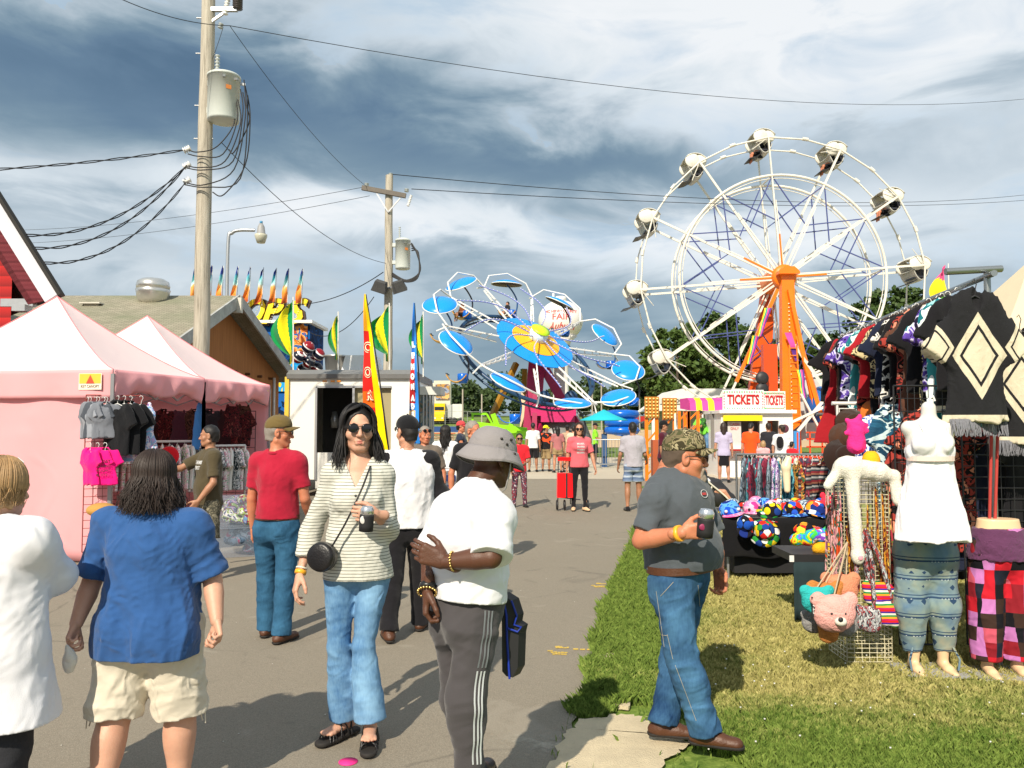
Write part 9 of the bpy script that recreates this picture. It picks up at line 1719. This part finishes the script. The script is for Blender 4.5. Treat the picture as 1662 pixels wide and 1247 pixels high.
 for i,k in enumerate(order):t=(i+.5)/len(order);hang(['scarf','scarf','tank'][i%3]if k!=6 else 'tank','scarf',SN[k]+' garment hanging on the chrome rail behind the hats','garment',(lerp(xl+.08,xr-.04,t),Y-.03*(i%3),z-.05),R(random.uniform(20,110)),SM[k],'garments on the chrome rail',.95,True,sx=1.2)
 c=at(1280,760,9.2);q=SDF(npv(c)-.35,npv(c)+.35,.012);cc=npv(c);q.cone(cc+v3(0,0,.10),cc+v3(-.03,0,.02),[.04,.055],.03);q.cone(cc+v3(-.03,0,.0),cc+v3(-.02,0,-.25),[.05,.035],.03);tag(sdf_mesh('mannequin_limb',q,M('mannequin cream',S('#eadcb8'),.4)),'cream mannequin body part in black cloth among the rail garments','mannequin');
 b=MB();tp=at(1410,655,7.6);b.tube([(tp.x-.35,7.6,tp.z),(tp.x+.25,7.6,tp.z)],.018,8)
 for i in range(6):x_=tp.x-.28+.1*i;b.tube([(x_,7.6,tp.z-.05),(x_,7.6,tp.z-.22)],.006,4)
 b.tube([(tp.x-.3,7.6,tp.z-.05),(tp.x+.25,7.6,tp.z-.05)],.006,4);b.tube([(tp.x-.3,7.6,0),(tp.x-.3,7.6,tp.z)],.012,6);tag(b.build('hook_rail',WHITEP),'white hook rail with short pegs below the dark garments','rail')
 for i,(px,py,Y,r,c_,l)in enumerate(((1384,690,7.5,.12,'#3a2418','dark brown felt hat, top of the stack'),(1376,715,7.4,.13,'#4a2e20','brown felt hat, middle of the stack'),(1370,745,7.3,.14,'#2c1a14','very dark brown hat, lowest of the stack'),(1400,700,7.45,.10,'#8a8078','grey felt hat beside the brown stack'),(1425,675,7.5,.12,'#d9722a','orange cap hung at the hook rail'))):
  p=at(px,py,Y);b=MB();M3=Matrix.Rotation(R(65),3,'X')@Matrix.Rotation(i,3,'Z');b.lathe([(r*1.35,0),(r*1.38,.008),(r*.72,.02),(r*.7,r*.6),(r*.5,r*.85),(.004,r*.88)],p,20,M3);tag(b.build('felt_hat',cloth('hat %s'%c_,S(c_))),l,'hat','felt hats beside the rack')
 q=SDF(npv(at(1418,722,6.9))-.35,npv(at(1418,722,6.9))+.35,.012);cc=npv(at(1418,722,6.9));q.cone(cc+v3(0,0,.12),cc-v3(0,0,.12),[.14,.16],.03,flat=((0,1,0),.6));q.cone(cc+v3(-.08,-.09,-.05),cc+v3(.08,-.09,-.05),.06,.03);tag(sdf_mesh('backpack',q,printed('blue floral',[S('#eef0f6'),S('#3c50a0'),S('#f4f6fa'),S('#6a80c0')],10)),'white backpack with blue flowers hanging beside the tie-dye dress','backpack')
 td=printed('tie dye',[S('#1f4a66'),S('#265a78'),S('#c8dce0'),S('#1c405a'),S('#3a7a90')],3.2,stretch=(1,1,2.6),detail=4)
 for i,(px,s_)in enumerate(((1448,1.0),(1466,.95))):hang('long','tie_dye_dress',('dark teal and white tie-dye dress, left of the white dress form' if i==0 else 'second tie-dye dress right behind the first'),'dress',at(px,655,6.5+.2*i),R(12),td,None,s_,True,sx=.85)
 Y=10.5;e=empty('beige_tent',(at(1640,700,Y).x,Y,0),'beige canopy tent peeking in at the right edge behind the ponchos','tent');tm=M('beige canvas',S('#d8c6a8'),.9,.06,2,wr=.3,ws=2);a=at(1612,560,Y);pk=at(1730,420,Y+1.5);b=MB()
 P4=[Vector((a.x,Y,2.55)),Vector((a.x+3.2,Y,2.55)),Vector((a.x+3.2,Y+3,2.55)),Vector((a.x,Y+3,2.55))];apex=Vector((a.x+1.5,Y+1.5,4.1))
 for i in range(4):b.sheet(lambda u,v,i=i:(P4[i].lerp(P4[(i+1)%4],u)).lerp(apex,v)-Vector((0,0,.10*math.sin(PI*v))),10,8)
 b.build('roof',tm,e);b=MB();b.sheet(lambda u,v:Vector((a.x+.02+3*u,Y-.02-.05*math.sin(u*12)*v,2.55-.5*v)),30,4,True,.005);b.build('valance',tm,e);b=MB();b.sheet(lambda u,v:Vector((a.x+.05+3*u,Y+.1+.05*math.sin(u*22+v*2),2.05-1.95*v)),40,8,True,.005);b.build('side_wall',M('tan canvas',S('#b9a06a'),.9,.08,2,wr=.4,ws=3),e)
 for p in P4:b=MB();b.box((p.x+.04,p.y+.05,1.27),(.05,.05,2.54));b.build('leg',STEEL,e)
import time as _t
_T=_t.time()
def _run(*fns):
 for f in fns:
  f();print(f.__name__,round(_t.time()-_T,1))
_run(setup_world,build_ground,build_trees,poles,street_light,gable_house,red_house,tents,tent_goods,flags,hoop_booth,trailer,ferris,paratrooper,water_tower,ticket_booth,midway,trolley_and_pushchair,stall,woman_center,woman_blue,woman_white,man_bucket,man_camo,crowd)
def single_out():
 by={}
 for o in bpy.data.objects:
  if o.parent is None and o.get('label'):by.setdefault(o['label'],[]).append(o)
 O=['first','second','third','fourth','fifth','sixth','seventh','eighth','ninth','tenth','eleventh','twelfth','thirteenth','fourteenth','fifteenth','sixteenth','seventeenth','eighteenth','nineteenth','twentieth']
 for l,L in by.items():
  if 1<len(L)<=20 and len(l.split())<=12:
   def sx(o):
    p=o.location if o.type=='EMPTY' or o.location.length>.01 else sum((Vector(c)for c in o.bound_box),Vector())/8
    return p.x/max(p.y,.1)
   for i,o in enumerate(sorted(L,key=sx)):o['label']=l+', '+O[i]+' from the left'
_run(single_out)
cam=bpy.data.cameras.new('camera');cobj=bpy.data.objects.new('camera',cam);COL.objects.link(cobj)
cam.lens=36*FPX/1662;cam.clip_end=4000;cam.clip_start=.05;cobj.location=(0,0,EYE);cobj.rotation_euler=(PI/2+TH,0,0);SC.camera=cobj
SC.view_settings.view_transform='Standard';SC.view_settings.look='None';SC.view_settings.gamma=1;SC.view_settings.exposure=EXPO
SC.cycles.max_bounces=6;SC.cycles.diffuse_bounces=3;SC.cycles.transparent_max_bounces=6
try:SC.cycles.use_denoising=True
except Exception:pass
